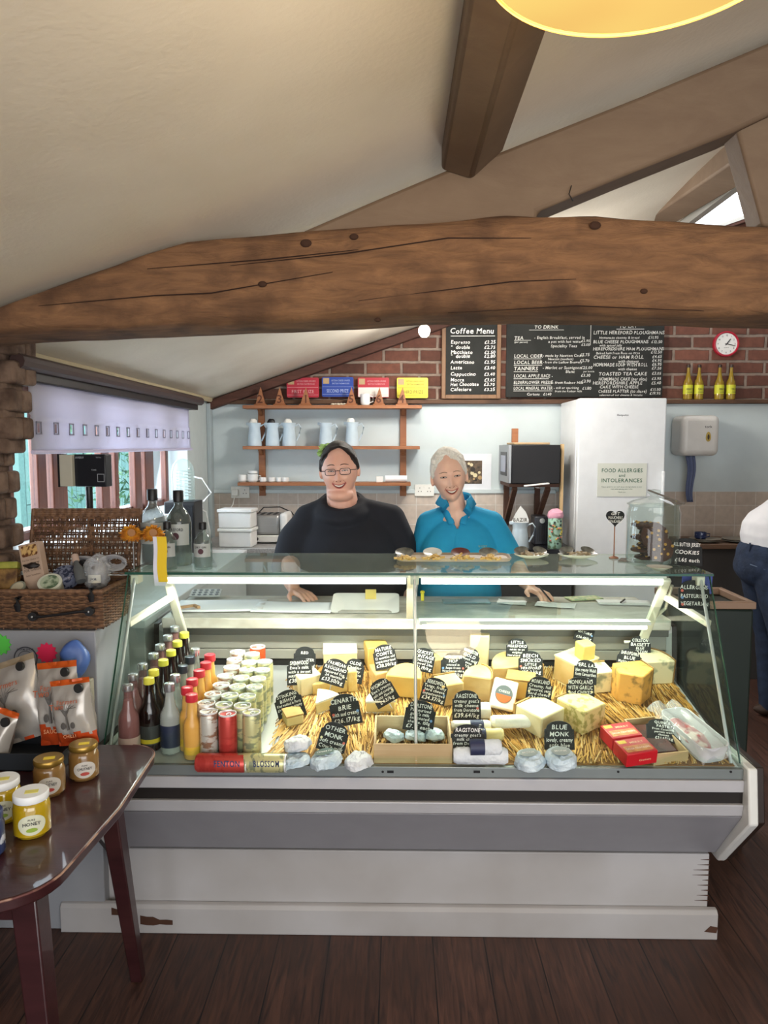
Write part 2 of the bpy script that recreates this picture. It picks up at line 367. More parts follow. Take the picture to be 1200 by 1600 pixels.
# rough brick pier between window and hamper
pier = mat('weathered_pier_brick', '#7a6454', .95, col2='#4a382d', scale=14, bump=1, bscale=25)
mb = MB(); r2 = random.Random(3); z = 0
while z < 2.0:
    h = .088
    pr = [.0, .02, .01, .025, .005, .02, .0, .015][int(z / .098) % 8] if z < 1.62 else (.095 if z > 1.77 else .075)
    for k, y0 in enumerate((2.57, 2.65)):
        mb.box((XL - .1 + (pr - .0) / 2, y0 + .04, z + h / 2), (.2 + pr, .078, h - .008), rot=(r2.uniform(-.03, .03), r2.uniform(-.03, .03), r2.uniform(-.04, .04)))
    z += .098
mb.b2(XL - .2, XL - .02, 2.58, 2.725, 0, 2.0); mb.b2(XL - .2, XL + .05, 2.58, 2.715, 1.62, 2.0)
struct('wall_left_pier', mb, pier, bevel=.014, seg=3)
# window frame of reddish timber mullions, glass
redw = wood_mat('reddish_frame_wood', '#70402f', '#552c20', .5, 5, (10, 10, 1), .1)
w = thing('window_1', None, None, (XL - .15, W0, WZ0)); w['kind'] = 'structure'
mb = MB(); xa, xb = XL - .22, XL - .14
mb.b2(xa, xb, W0, W1, WZ0, WZ0 + .05); mb.b2(xa, xb, W0, W1, WZ1 - .05, WZ1)
MUL = []
for p0, p1 in ((-40, 22), (60, 74), (84, 106), (160, 172), (181, 186), (212, 222), (228, 241), (260, 264), (284, 300)):
    ya, yb2 = onx(p0, 750, xb + .02).y if p0 > 0 else W0, onx(p1, 750, xb + .02).y
    MUL.append((ya, yb2)); mb.b2(xb - .02, xb + .02, ya, yb2, WZ0, WZ1)
build('window_frame', mb, redw, w, bevel=.006)
mb = MB()
for (q0, a), (b_, q1) in zip(MUL, MUL[1:]): mb.b2(xb - .003, xb + .003, a, b_, WZ0 + .04, WZ1 - .04)
build('window_glass', mb, pane_mat('window_pane_glass', '#f4fbff'), w)
mb = MB(); mb.box((XL - .115, 3.37, 1.55), (.02, .018, .16)); build('window_catch', mb, white, w, bevel=.003)
# outside: boarded fence, hedge, ground
fm = brick_mat('fence_boards', ('#7fb0ad', '#93c2bd'), '#4b706e', 3.0, .16, .008, rough=.8, offset=.3, rot=(R(90), R(90), R(90)), bump=.4, nz=.2)
fn = thing('garden_fence', 'blue green boarded garden fence outside the left window', 'fence', (-4.6, 6.8, 0))
build('fence_panel', MB().b2(-4.64, -4.6, 4.0, 15, -.02, 2.1), fm, fn)
mb = MB(); [mb.b2(-4.6, -4.52, y, y + .14, -.02, 2.1) for y in (6.4, 8.6, 10.8)]; build('fence_post', mb, mat('fence_post_green', '#9cc9c4', .8), fn)
mb = MB(); rh = random.Random(5)
for i in range(2600):
    c = V((rh.uniform(-3.9, -2.7), rh.uniform(7.6, 11.5), rh.uniform(.5, 2.9))); d = V((rh.gauss(0, 1), rh.gauss(0, 1), rh.gauss(-.6, .8))).normalized() * rh.uniform(.08, .16); q = d.cross(V((rh.random(), rh.random(), rh.random()))).normalized() * .016
    mb.mi = i % 3; mb.add([c, c + d * .5 + q, c + d, c + d * .5 - q], [(0, 1, 2, 3)])
lm = [mat('leaf_light', '#9cc79a', .6), mat('leaf_mid', '#6f9f74', .6), mat('leaf_dark', '#3f6b50', .6)]
hd = thing('garden_shrub', 'leafy green shrub outside the left window behind the mullions', 'shrub', (-3.2, 9.4, -.02))
build('foliage', mb, lm, hd, smooth=False)
mb = MB(); [mb.tube([(-3.2 + .1 * k, 8.4 + k, -.02), (-3.25, 8.5 + k * .9, 1.4), (-3.2, 8.6 + k * .9, 2.2)], [.03, .02, .01]) for k in range(3)]; build('stem', mb, mat('shrub_bark', '#6d5a48', .9), hd)
struct('ground_outside', MB().b2(-9, XL - .3, -2, 16, -.12, -.02), mat('garden_paving', '#b9bdb4', .9))
# skylight in the far roof slope
def onceil(px, py, off=0):
    d = ray(px, py); # z = cz(x) - off
    t = (1.99 - .342 * XL - off - CAMZ) / (d.z - .342 * d.x); return CP + d * t
q = [onceil(*p, off=.035) for p in ((1098, 338), (1130, 348), (1196, 300), (1176, 272))]
w = thing('window_2', None, None, q[0]); w['kind'] = 'structure'
cx = sum((p.x for p in q)) / 4; cy = sum((p.y for p in q)) / 4
x0, x1, y0, y1 = min(p.x for p in q), max(p.x for p in q) + .3, min(p.y for p in q), max(p.y for p in q)
def slab(x0, x1, y0, y1, o1, o2):
    m_ = MB(); m_.add([(x, y, cz(x) - o) for o in (o1, o2) for x, y in ((x0, y0), (x1, y0), (x1, y1), (x0, y1))], [(0, 1, 2, 3), (7, 6, 5, 4), (0, 4, 5, 1), (1, 5, 6, 2), (2, 6, 7, 3), (3, 7, 4, 0)]); return m_
SKX = (x0, x1, y0, y1)
build('skylight_glass', slab(x0 + .02, x1 - .03, y0, y1, .02, .035), mat('skylight_glow', '#f4f9ff', .5, emit=2.2), w)
mb = MB()
for a in ((x0 - .06, x0 + .02, y0 - .06, y1 + .06), (x1 - .03, x1 + .05, y0 - .06, y1 + .06), (x0, x1, y0 - .06, y0), (x0, x1, y1, y1 + .06)):
    k = slab(*a, .01, .06); mb.add(k.v, k.f)
build('skylight_frame', mb, mat('skylight_frame_grey', '#b9b7b0', .6), w)
# ---------------------------------------------------------------- timbers
beamw = wood_mat('old_oak_beam', '#8d6645', '#5c402b', .85, 6.5, (1, 3.2, 4.5), 1.0, c3='#513724')
raftw = wood_mat('brown_painted_timber', '#7b6753', '#6c5745', .7, 1.5, (2, 6, 6), .25, c3='#65513f')
def roughbar(outline_top, outline_bot, y0, y1, mb):
    # px outlines at depth y0; builds a bar with gently rounded section between y0,y1
    n = len(outline_top); T = [at(*p, y0) for p in outline_top]; B = [at(*p, y1 - .03) for p in outline_bot]; vs = []; K = 16
    for i in range(n):
        t, b = T[i], B[i]; h = (t.z - b.z)
        for k in range(K):
            a = 2 * pi * k / K; cy_, sy_ = cos(a), sin(a); e = .32
            u = (abs(cy_) ** e) * (1 if cy_ > 0 else -1); v = (abs(sy_) ** e) * (1 if sy_ > 0 else -1)
            x = b.x + (t.x - b.x) * (v + 1) / 2; nn = noise.noise(V((x * 3, k * .7, y0)))
            vs.append((x, (y0 + y1) / 2 - u * (y1 - y0) / 2 + .012 * nn, b.z + h * (v + 1) / 2 + .008 * noise.noise(V((x * 5, k, 3)))))
    fs = [(i * K + k, i * K + (k + 1) % K, (i + 1) * K + (k + 1) % K, (i + 1) * K + k) for i in range(n - 1) for k in range(K)]
    fs += [tuple(range(K))[::-1], tuple((n - 1) * K + k for k in range(K))]; mb.add(vs, fs); return mb
def interp(ks, xs):
    out = []
    for x in xs:
        for (xa, ya), (xb, yb) in zip(ks, ks[1:]):
            if xa <= x <= xb: out.append((x, ya + (yb - ya) * (x - xa) / (xb - xa))); break
    return out
xs = list(range(-120, 1441, 24))
top = interp([(-160, 532), (0, 477), (110, 432), (230, 390), (285, 371), (350, 366), (520, 352), (700, 338), (800, 331), (930, 329), (1010, 334), (1200, 348), (1460, 362)], xs)
bot = interp([(-160, 548), (0, 540), (150, 534), (330, 527), (520, 519), (640, 512), (800, 508), (1000, 512), (1200, 516), (1460, 520)], xs)
t = thing('tie_beam', 'massive rough brown oak tie beam spanning the room above the counter', 'beam', at(600, 520, 2.3))
build('timber', roughbar(top, bot, 2.20, 2.48, MB()), beamw, t, ang=60)
mb = MB()   # drying cracks as thin dark slivers let into the face
for pts in ([(60, 478), (240, 462), (330, 458), (520, 425)], [(360, 415), (540, 396), (700, 372), (830, 372)], [(560, 470), (800, 440), (900, 436)], [(230, 420), (420, 405), (560, 390)], [(700, 489), (900, 478), (1100, 486)]):
    mb.tube([at(x, y, 2.199) for x, y in pts], [.0008, .0018, .002, .0008][:len(pts)] if len(pts) == 4 else [.0008, .002, .0008], 5)
build('drying_crack', mb, mat('crack_dark', '#2a1810', .95), t)
mb = MB()
for x, y, r in ((478, 380, 9), (553, 370, 7), (410, 444, 7), (590, 500, 5), (930, 352, 9), (1006, 455, 6)):
    p = at(x, y, 2.2); mb.ell(p, (r * .0019, .006, r * .0013), 12, 6)
build('knot', mb, mat('knot_dark', '#3b2417', .9), t)
def planbar(poly_px, y0, y1):
    P = [at(*p, y0) for p in poly_px]; return MB().prismXZ([(p.x, p.z) for p in P], y0, y1)
t = thing('truss_rafter', 'smooth brown painted principal rafter rising right above the tie beam', 'beam', at(800, 300, 2.3))
build('timber', planbar([(470, 362), (600, 306), (700, 264), (785, 235), (1000, 150), (1200, 66), (1330, 10), (1330, 118), (1200, 180), (1148, 205), (980, 272), (840, 330), (840, 372), (470, 380)], 2.27, 2.42), raftw, t, bevel=.012)
build('nail', MB().tube([at(893, 290, 2.262), at(889, 303, 2.25), at(895, 314, 2.26)], .0016, 6), black, t)
t = thing('roof_strut', 'short leaning brown strut at the right end of the truss', 'beam', at(1190, 340, 2.35))
build('timber', planbar([(1150, 196), (1205, 165), (1290, 372), (1192, 352)], 2.30, 2.40), raftw, t, bevel=.01)
def purlin(name, label, sec, y0, y1, m):
    t = thing(name, label, 'beam', (sec[0][0], y1, sec[0][1])); build('timber', MB().prismXZ(sec, y0, y1), m, t, bevel=.01); return t
def P2(px, py, Y): p = at(px, py, Y); return (p.x, p.z)
s1, s2, s3 = P2(690, 264, 2.26), P2(737, 279, 2.26), P2(785, 235, 2.26)
purlin('roof_purlin', 'brown painted purlin running overhead towards the viewer beside the lamp shade', [s1, s2, s3, (s3[0] + .03, cz(s3[0] + .03) + .03), (s1[0], cz(s1[0]) + .03)], -1.5, 2.27, raftw)
far = thing('far_purlin', 'reddish brown purlin under the ceiling beside the bright skylight', 'beam', at(1100, 300, 3.5))
a, b_ = at(1165, 240, 3.2), at(1030, 331, 4.4); dd = (b_ - a); a2 = a - dd * .5; b2_ = b_ + dd * .9
mb = MB(); w_ = .17
mb.add([a2, a2 + V((w_, 0, -.02)), a2 + V((w_, 0, .13)), a2 + V((0, 0, .13)), b2_, b2_ + V((w_, 0, -.02)), b2_ + V((w_, 0, .13)), b2_ + V((0, 0, .13))], [(0, 1, 2, 3), (7, 6, 5, 4), (0, 4, 5, 1), (1, 5, 6, 2), (2, 6, 7, 3), (3, 7, 4, 0)])
build('timber', mb, raftw, far, bevel=.01)
redraft = wood_mat('dark_red_rafter', '#5e3a2e', '#40261d', .8)
t = thing('gable_rafter', 'dark reddish rafter sloping along the far brick gable under the ceiling', 'beam', (0, YB - .1, 2.4))
x0_, x1_ = XL + .02, 3.3
build('timber', MB().prismXZ([(x0_, cz(x0_) - .085), (x1_, cz(x1_) - .085), (x1_, cz(x1_) - .014), (x0_, cz(x0_) - .014)], YB - .09, YB - .01), redraft, t, bevel=.006)
# ================================================================ DISPLAY COUNTER
CX0, CX1 = -.93, 1.07
glass = pane_mat('counter_glass', '#f7fcf9', spec=.5); topglass = pane_mat('counter_top_glass', '#eef8f3', base=.14, spec=.6); gedge = mat('green_glass_edge', '#2f5a4c', .15, col2='#244a3e')
grey = mat('lilac_grey_metal', '#98979d', .42, .15); lgrey = mat('light_grey_metal', '#b9b8bc', .38, .15); grey_ = 0; rail = mat('dull_rail_metal', '#8f9797', .35, .6)
pwhite = mat('painted_plinth_white', '#b0aeaf', .55, col2='#a19d9b', scale=2.5, bump=.08)
ctr = thing('display_counter', 'long glass-fronted refrigerated deli counter in grey metal on a white painted plinth', 'counter', ((CX0 + CX1) / 2, 2.2, 0))
mb = MB(); mb.b2(-.91, 1.05, 2.37, 3.15, 0, .285)
mb.b2(-1.14, -.915, 2.40, 3.1, 0, .285)
pl = build('plinth', mb, pwhite, ctr, bevel=.004)
mb = MB(); mb.prismYZ([(2.342, 0), (2.342, .088), (2.352, .1), (2.368, .102), (2.368, 0)], -1.14, 1.075); build('skirting', mb, pwhite, pl, bevel=.003)
mb = MB(); rr = random.Random(4)
for cx_, cz_, n in ((-.80, .05, 6), (-.93, .075, 3)):
    pts = [(cx_ + .0 + (i - n / 2) * .022, cz_ + rr.uniform(-.004, .004) - .002 * i) for i in range(n)]
    poly = [(x, z + rr.uniform(.006, .018)) for x, z in pts] + [(x, z - rr.uniform(.004, .016)) for x, z in pts[::-1]]
    mb.prismXZ(poly, 2.3405, 2.343)
for i in range(9): z = .12 + i * .018; mb.prismXZ([(1.051, z), (1.051, z + .004), (1.052 - rr.uniform(.02, .06), z + .002)], 2.3685, 2.3705)
mb.prismXZ([(1.03, .03), (1.07, .025), (1.074, .045), (1.05, .05)], 2.3405, 2.343)
build('chipped_paint', mb, mat('bare_wood_chip', '#4a2f22', .9), pl)
# front body panels
def ypan(pts, th, m, name, x0=CX0, x1=CX1, **k):
    return build(name, MB().prismYZ([(y, z) for y, z in pts] + [(y + th, z) for y, z in pts[::-1]], x0, x1), m, ctr, **k)
ypan([(2.205, .655), (2.205, .622)], .03, rail, 'front_rail', bevel=.002)
ypan([(2.197, .621), (2.197, .584)], .03, lgrey, 'upper_band', bevel=.002)
ypan([(2.204, .583), (2.204, .546)], .02, mat('rubber_bumper_black', '#1b1513', .5), 'black_bumper')
ypan([(2.192, .546), (2.20, .506)], .03, lgrey, 'lower_band', bevel=.003)
ypan([(2.20, .505), (2.37, .292)], .03, grey, 'lower_front_panel', bevel=.002)
mb = MB()
for px_ in (349, 388, 598, 770, 966, 1142): p = at(px_, 1206, 2.204); mb.cyl((p.x, 2.2035, p.z), (p.x, 2.206, p.z), .004, n=8)
for px_ in (610, 745): p = at(px_, 1206, 2.204); mb.b2(p.x - .01, p.x + .01, 2.2035, 2.206, p.z - .004, p.z + .004)
build('rivet', mb, black, ctr)['kind'] = 'stuff'
# tub body
mb = MB(); mb.b2(CX0 + .01, CX1 - .01, 2.40, 3.15, .285, .45); mb.b2(CX0 + .01, CX1 - .01, 2.90, 3.15, .45, .935)
mb.prismYZ([(2.24, .62), (2.24, .6), (2.9, .6), (2.9, .64)], CX0 + .01, CX1 - .01)
build('body', mb, lgrey, ctr)
# deck
mb = MB(); mb.prismYZ([(2.215, deckz(2.215)), (2.86, deckz(2.86)), (2.86, deckz(2.86) - .012), (2.215, deckz(2.215) - .012)], CX0 + .01, CX1 - .01)
build('deck', mb, mat('deck_steel', '#c3c6c6', .35, .5), ctr)
# inner back panels
dgrey = mat('inner_panel_grey', '#a3a199', .4, .3)
for z0, z1, y, m_, nm in ((.905, .935, 2.83, mat('inner_dark_grey', '#6e6d68', .4, .3), 'back_rail'), (.845, .903, 2.855, dgrey, 'back_panel'), (.805, .843, 2.85, dgrey, 'back_panel')):
    build(nm, MB().b2(CX0 + .01, CX1 - .01, y, y + .02, z0, z1), m_, ctr, bevel=.002)
build('air_slot', MB().b2(CX0 + .01, CX1 - .01, 2.858, 2.88, .77, .81), mat('slot_black', '#0d0d0d', .7), ctr)
marble = wood_mat('veined_marble', '#dedbd2', '#b3aea2', .25, 3, (2, 5, 5), 0, c3='#8d8a80')
build('marble_worktop', MB().b2(CX0 + .02, CX1 - .02, 2.78, 3.21, .942, .985), marble, ctr, bevel=.005)
# end panels
prof = [(2.178, .668), (2.155, .50), (2.36, .268), (3.15, .268), (3.15, .93), (2.9, .93), (2.88, .668)]
prin = [(2.215, .655), (2.20, .512), (2.385, .30), (3.12, .30), (3.12, .90), (2.9, .90), (2.88, .655)]
for x0, x1, nm in ((CX1, CX1 + .03, 'r'), (CX0 - .03, CX0, 'l')):
    e = build('end_panel', MB().prismYZ(prof, x0, x1), mat('end_trim_white', '#dcdcd8', .35), ctr, bevel=.006)
    xo = CX1 + .03 if nm == 'r' else CX0 - .055
    build('outer_cheek', MB().prismYZ([(y + .012, z) for y, z in prof], xo, xo + .025), mat('cheek_dark_brown', '#2b201b', .4), e, bevel=.004)
# glass
def slope_y(z): return 2.212 + (z - .66) * (2.50 - 2.212) / (1.205 - .66)
XM = .062
for x0, x1 in ((CX0, XM - .003), (XM + .003, CX1)):
    build('front_glass', MB().prismYZ([(2.206, .66), (slope_y(1.204) - .006, 1.204), (slope_y(1.204), 1.204), (2.212, .66)], x0, x1), glass, ctr)
tg = build('top_glass', MB().b2(CX0 - .005, CX1 + .005, 2.492, 2.95, 1.2055, 1.2135), topglass, ctr)
mb = MB(); mb.b2(CX0 - .006, CX1 + .006, 2.4895, 2.4925, 1.2055, 1.2135); mb.b2(CX0 - .0075, CX0 - .005, 2.49, 2.95, 1.2055, 1.2135); mb.b2(CX1 + .005, CX1 + .0075, 2.49, 2.95, 1.2055, 1.2135)
build('glass_edge', mb, gedge, tg)
for x0 in (CX0 + .004, CX1 - .010):
    s_ = build('side_glass', MB().prismYZ([(2.225, .665), (2.50, 1.203), (2.95, 1.203), (2.95, .99), (2.775, .99), (2.775, .94), (2.87, .90), (2.87, .70)], x0, x0 + .006), glass, ctr)
    xo = x0 - .003 if x0 < 0 else x0 + .006
    build('glass_edge', MB().prismYZ([(2.222, .665), (2.496, 1.203), (2.503, 1.203), (2.229, .665)], xo, xo + .003), gedge, s_)
# corner strips, centre rod, brackets, arms
alu = mat('satin_aluminium', '#cfd3d6', .3, .6); arm = mat('cream_white_arm', '#dfdccb', .45)
for x in (CX0 + .022, XM, CX1 - .03):
    build('support_rod', MB().tube([(x, 2.226, .665), (x, slope_y(1.19) + .012, 1.19)], .0055, 10), alu, ctr)
for x in (CX0 + .022, XM, CX1 - .03):
    build('glass_clamp', MB().b2(x - .014, x + .014, 2.50, 2.55, 1.170, 1.203), arm, ctr, bevel=.004)
def bar(mb, a, b, w_, d_):
    a, b = V(a), V(b); t = (b - a).normalized(); u = V((1, 0, 0)) - t * t.x; u.normalize(); n_ = t.cross(u)
    vs = [p + u * x * w_ / 2 + n_ * y * d_ / 2 for p in (a, b) for x, y in ((-1, -1), (1, -1), (1, 1), (-1, 1))]
    mb.add(vs, [(0, 1, 2, 3), (7, 6, 5, 4), (0, 4, 5, 1), (1, 5, 6, 2), (2, 6, 7, 3), (3, 7, 4, 0)]); return mb
for px0, px1, bx0, bx1 in ((262, 290, 200, 272), (1042, 1003, 1108, 1036)):
    build('upright_arm', bar(MB(), at(px0, 905, 2.60), at(px1, 1003, 2.79), .032, .02), arm, ctr, bevel=.004)
    build('brace_arm', bar(MB(), at(bx0, 975, 2.455), at(bx1, 930, 2.66), .02, .022), arm, ctr, bevel=.003)
build('upright_arm', bar(MB(), (XM - .012, 2.60, 1.19), (XM - .012, 2.79, .99), .026, .02), arm, ctr, bevel=.004)
led = mat('light_tube_glow', '#fffdf4', .5, emit=4.5)
def ledbar(p0, p1, y, z, name='light_tube', r=.015):
    e = build(name, MB().b2(p0, p1, y - .02, y + .02, z + .006, z + .02), white, ctr, bevel=.003)
    build('tube', MB().cyl((p0 + .01, y, z - .004), (p1 - .01, y, z - .004), r, n=12), led, e)
ledbar(-.82, XM - .02, 2.565, 1.180, 'fitting_or_reflection'); ledbar(XM + .015, .94, 2.565, 1.180, 'fitting_or_reflection')
ledbar(XM + .015, .86, 2.475, 1.036, 'fitting_or_reflection', .008)  # added glowing bar, drawn for the tube's reflection in the glass shelf
build('glass_shelf', MB().b2(XM + .01, CX1 - .035, 2.452, 2.74, 1.054, 1.060), glass, ctr)
area('counter_strip_light', (.06, 2.575, 1.150), (R(-8), 0, 0), 1.75, .03, 12.5, (1, .95, .86), 170)
p = at(1008, 985, 2.76)
build('power_cable', MB().tube([at(1050, 915, 2.62), at(1040, 950, 2.68), at(1012, 975, 2.74), at(1010, 1003, 2.78), at(975, 1003, 2.80)], .006, 8), arm, ctr)

# ================================================================ STRAW
mb = MB(); rs = random.Random(11); tilt = atan(DB)
strawm = [mat('straw_gold', '#cfa355', .6), mat('straw_pale', '#e0c488', .6), mat('straw_brown', '#86602c', .75)]
mb.mi = 2; mb.add([(-.40, 2.222, deckz(2.222) + .001), (1.05, 2.222, deckz(2.222) + .001), (1.05, 2.84, deckz(2.84) + .001), (-.34, 2.84, deckz(2.84) + .001),
    (-.40, 2.222, deckz(2.222) + .003), (1.05, 2.222, deckz(2.222) + .003), (1.05, 2.84, deckz(2.84) + .003), (-.34, 2.84, deckz(2.84) + .003)], [(0, 1, 2, 3), (7, 6, 5, 4), (0, 4, 5, 1), (1, 5, 6, 2), (2, 6, 7, 3), (3, 7, 4, 0)])
for i in range(4600):
    x = rs.uniform(-.40, 1.04); y = rs.uniform(2.24, 2.82)
    tuft = round(x / .16); fan = (x - tuft * .16) * 5
    a = .25 * sin(tuft * 2.1) + fan * (.5 if (tuft % 2) else -.5) + rs.gauss(0, .09); l = rs.uniform(.05, .13)
    dx, dy = sin(a) * l / 2, cos(a) * l / 2
    if y - dy < 2.225: dy = y - 2.225
    if y + dy > 2.84: dy = 2.84 - y
    if x - abs(dx) < -.42 or x + abs(dx) > 1.055: dx *= .1
    zz = rs.uniform(.003, .009); z1 = rs.uniform(0, .007); r = rs.uniform(.0016, .0028)
    mb.mi = rs.choice((0, 0, 0, 1, 2, 2))
    mb.tube([(x - dx, y - dy, deckz(y - dy) + zz + r), (x + dx, y + dy, deckz(y + dy) + zz + r + z1 - .003)], r, 3)
st = build('straw', mb, strawm, smooth=False); tag(st, 'golden straw matting spread under the cheeses on the counter deck', 'straw', kind='stuff')

# ================================================================ SLATE SIGNS
dots = {'r': mat('sticker_red', '#d96a5c', .6), 'b': mat('sticker_blue', '#6c93c4', .6), 'y': mat('sticker_cream', '#efe3b8', .6)}
def slate_shape(w, h):
    b = w / 2; sh = h * .70; r = b * .84; pts = [(-b, 0), (b, 0), (b * .98, sh), (r * 1.02, sh + .002)]
    for i in range(1, 12):
        a = pi * i / 12; pts.append((r * cos(a), sh + .004 + (h - sh - .004) * sin(a)))
    return pts + [(-r * 1.02, sh + .002), (-b * .98, sh)]
def slate_sign(px, py, hh, w, h, cw, lines, label, dot='', lean=-12, loc=None, mt=None, group=None, rotx=None, pin=True, yaw=0):
    p = loc or ondeck(px, py, hh)
    w *= 1.07; h *= 1.07
    rm = (Euler((R(lean), 0, 0)).to_matrix() @ Euler((0, 0, R(yaw))).to_matrix() @ Euler((0, R(cw), 0)).to_matrix()).to_euler()
    t = thing('slate_sign', label, 'sign', p, rot=rm, group=group)
    c = -h / 2
    build('slate', MB().prismXZ([(x, z + c) for x, z in slate_shape(w, h)], 0, .004), slate, t, world=False, bevel=.0008, seg=1)
    mb = MB(); n = len(lines); tot = h * .84; wts = []
    for i, s in enumerate(lines): wts.append(1.25 if (s == s.upper() and i < 2) or s.startswith('£') else .95)
    ws = sum(wts); z = h * .42
    for s, q in zip(lines, wts):
        lh = tot * q / ws; z -= lh; hx = min(lh * .74, w * (.15 if n > 3 else .125))
        mw = w * (.72 if z > h * .22 else .88)
        mb.text(s, 0, z + (lh - hx) * .4, hx, y=-.0006, maxw=mw, bold=1, jit=.07)
    build('chalk_writing', mb, chalk, t, world=False, smooth=False)
    if dot:
        mb = MB(); ks = [dots[k] for k in 'rby']
        for i, k in enumerate(dot):
            mb.mi = 'rby'.index(k); x = (w * .40 if i % 2 else -w * .40) if len(dot) > 1 else w * .38; z = -h * .1 - .3 * h * (i // 2)
            if len(dot) == 3: x, z = -w * .38, h * (.12 - .24 * i)
            mb.cyl((x, -.001, z), (x, .001, z), w * .045, n=12)
        build('sticker', mb, ks, t, world=False)
    if pin: build('spike', MB().cyl((0, .006, c - .022), (0, .006, c + .02), .0018, n=6), steel, t, world=False)
    return t
S = slate_sign
S(476, 1029, .118, .078, .082, 0, ['RED', 'LEICESTER', 'Full flavoured'], 'grey slate sign at the back left, half hidden behind another slate', '')
S(468, 1049, .095, .088, .092, -3, ['SPENWOOD', "Ewe's milk", 'with a sweet', 'nutty flavour', '£38.50/kg'], "slate price sign for an ewe's milk cheese, back left above a pale wedge", '')
S(523, 1050, .10, .088, .088, 16, ['PARMESAN', 'REGGIANO', 'Matured for', '24 months', '£33.50/kg'], 'slate parmesan sign tilted clockwise above the cut wedge', 'y')
S(553, 1048, .085, .070, .082, 11, ['OLDE', 'Cheddar', 'A nutty', 'rich taste', '£18/kg'], 'slate sign just right of and behind the parmesan sign')
S(601, 1026, .118, .080, .084, -12, ['MATURE', 'COMTE', '12 months old', 'unpasteurised', '£28.50/kg'], 'slate sign leaning left on the rear yellow block behind the crate')
S(452, 1101, .056, .092, .094, -18, ['STINKING', 'BISHOP', 'Rind washed in Perry', 'giving strong, creamy', 'spicy flavour', '£39.95/kg'], 'slate sign leaning left, nearest the drink cans')
S(539, 1109, .075, .096, .098, -11, ['CENARTH', 'BRIE', 'Rich and creamy', '£26.17/kg'], 'slate sign for brie beside the white-topped wedge', 'rb')
S(521, 1152, .06, .086, .088, 15, ['OTHER', 'MONK', 'Soft creamy', 'Cow\'s milk'], 'slate sign behind the round parcel with a green label', 'yr')
S(598, 1081, .085, .080, .084, -30, ['WIGMORE', "Ewe's creamy", 'soft and complex', 'fruity flavour', '£43/kg'], 'strongly tilted slate sign directly above the wooden crate\'s left end', 'y')
S(662, 1031, .105, .078, .082, 12, ["QUICKE'S", 'VINTAGE', 'CHEDDAR', 'matured 24m', '£31.19/kg'], 'slate cheddar sign behind the steel rod in the middle')
S(708, 1040, .10, .086, .088, 1, ['WORCESTER', 'HOP', 'coated in', 'hops from', 'Worcestershire', '£26.90/kg'], 'slate sign about hops, just right of the steel rod', 'br')
S(732, 1029, .115, .074, .080, 22, ['WORCESTER', 'GOLD', 'smooth mild', 'cheese', '£29/kg'], 'slate sign tilted right, partly hidden by the hops sign', 'y')
S(679, 1079, .08, .084, .082, 14, ['BERKSWELL', 'Tangy, fruity', 'hard cheese', 'unpasteurised', '£34.37/kg'], 'slate sign with coloured dots tilted above the crate right of the rod', 'rb')
S(656, 1119, .062, .094, .094, 9, ['DORSTONE', "Pasteurised", "goat's milk", 'ash coated', 'cheese, 150g', '£7.15 each'], 'slate sign standing inside the wooden crate', 'b', loc=at(656, 1119, 2.335))
S(729, 1102, .065, .092, .094, 0, ['RAGSTONE', "creamy goat's", 'milk cheese', 'from Dorstone', '£39.64/kg'], 'slate goat\'s cheese sign standing behind the white logs', 'r')
S(731, 1158, .062, .102, .096, 0, ['RAGSTONE', "creamy goat's", 'milk cheese', 'from Dorstone', '£9.34 each', '200g'], 'slate goat\'s cheese sign leaning on the stacked wrapped rolls in front')
S(808, 1016, .12, .078, .084, 2, ['LITTLE', 'HEREFORD', 'made to an', 'original', 'Herefordshire', '£38/kg'], 'slate sign standing on the large rear yellow wedge', 'r')
S(829, 1037, .115, .084, .086, 0, ['BEECH', 'SMOKED', 'LITTLE', 'HEREFORD', '£35.21/kg'], 'slate sign for the smoked cheese in front of another slate', 'ry')
S(843, 1078, .11, .082, .084, 9, ['MONKLAND', 'Creamy, full', 'flavoured, semi', 'hard cheese', '£31.82/kg'], 'slate sign on the big square-cut block right of the white packet', 'yy')
S(874, 1149, .06, .090, .084, 0, ['BLUE', 'MONK', 'lovely, creamy', 'soft blue'], 'slate blue cheese sign behind the wrapped round in front')
S(914, 988, .165, .070, .066, 15, ['EXTRA', 'MATURE', '£26.40/kg'], 'small slate sign on top of the tall stacked block', 'b')
S(915, 1050, .115, .078, .080, 6, ['PERL LAS', 'blue creamy Welsh', 'from Carmarthen', '£28/kg'], 'slate sign for a Welsh blue cheese, behind the chives sign')
S(907, 1077, .11, .090, .078, 1, ['MONKLAND', 'WITH GARLIC', 'and CHIVES', '£32.65/kg'], 'slate sign for the garlic and chives cheese', 'yy')
S(1000, 1012, .125, .078, .082, 3, ['COLSTON', 'BASSETT', 'BLUE', 'STILTON', '£37/kg'], 'rearmost slate sign on the right, for the stilton')
S(983, 1033, .12, .086, .084, 9, ['SHROPSHIRE', 'BLUE', 'Mighty powerful', 'flavour', '£31.35/kg'], 'slate sign on the orange blue-veined cheese', 'y')
S(1036, 1141, .05, .10, .075, 8, ['QUINCE', 'PASTE', 'From Catalonia', 'perfect with', 'cheeses', '£21.65/kg'], 'slate sign lying back over the dark paste in the wooden tray', lean=-48, pin=False)

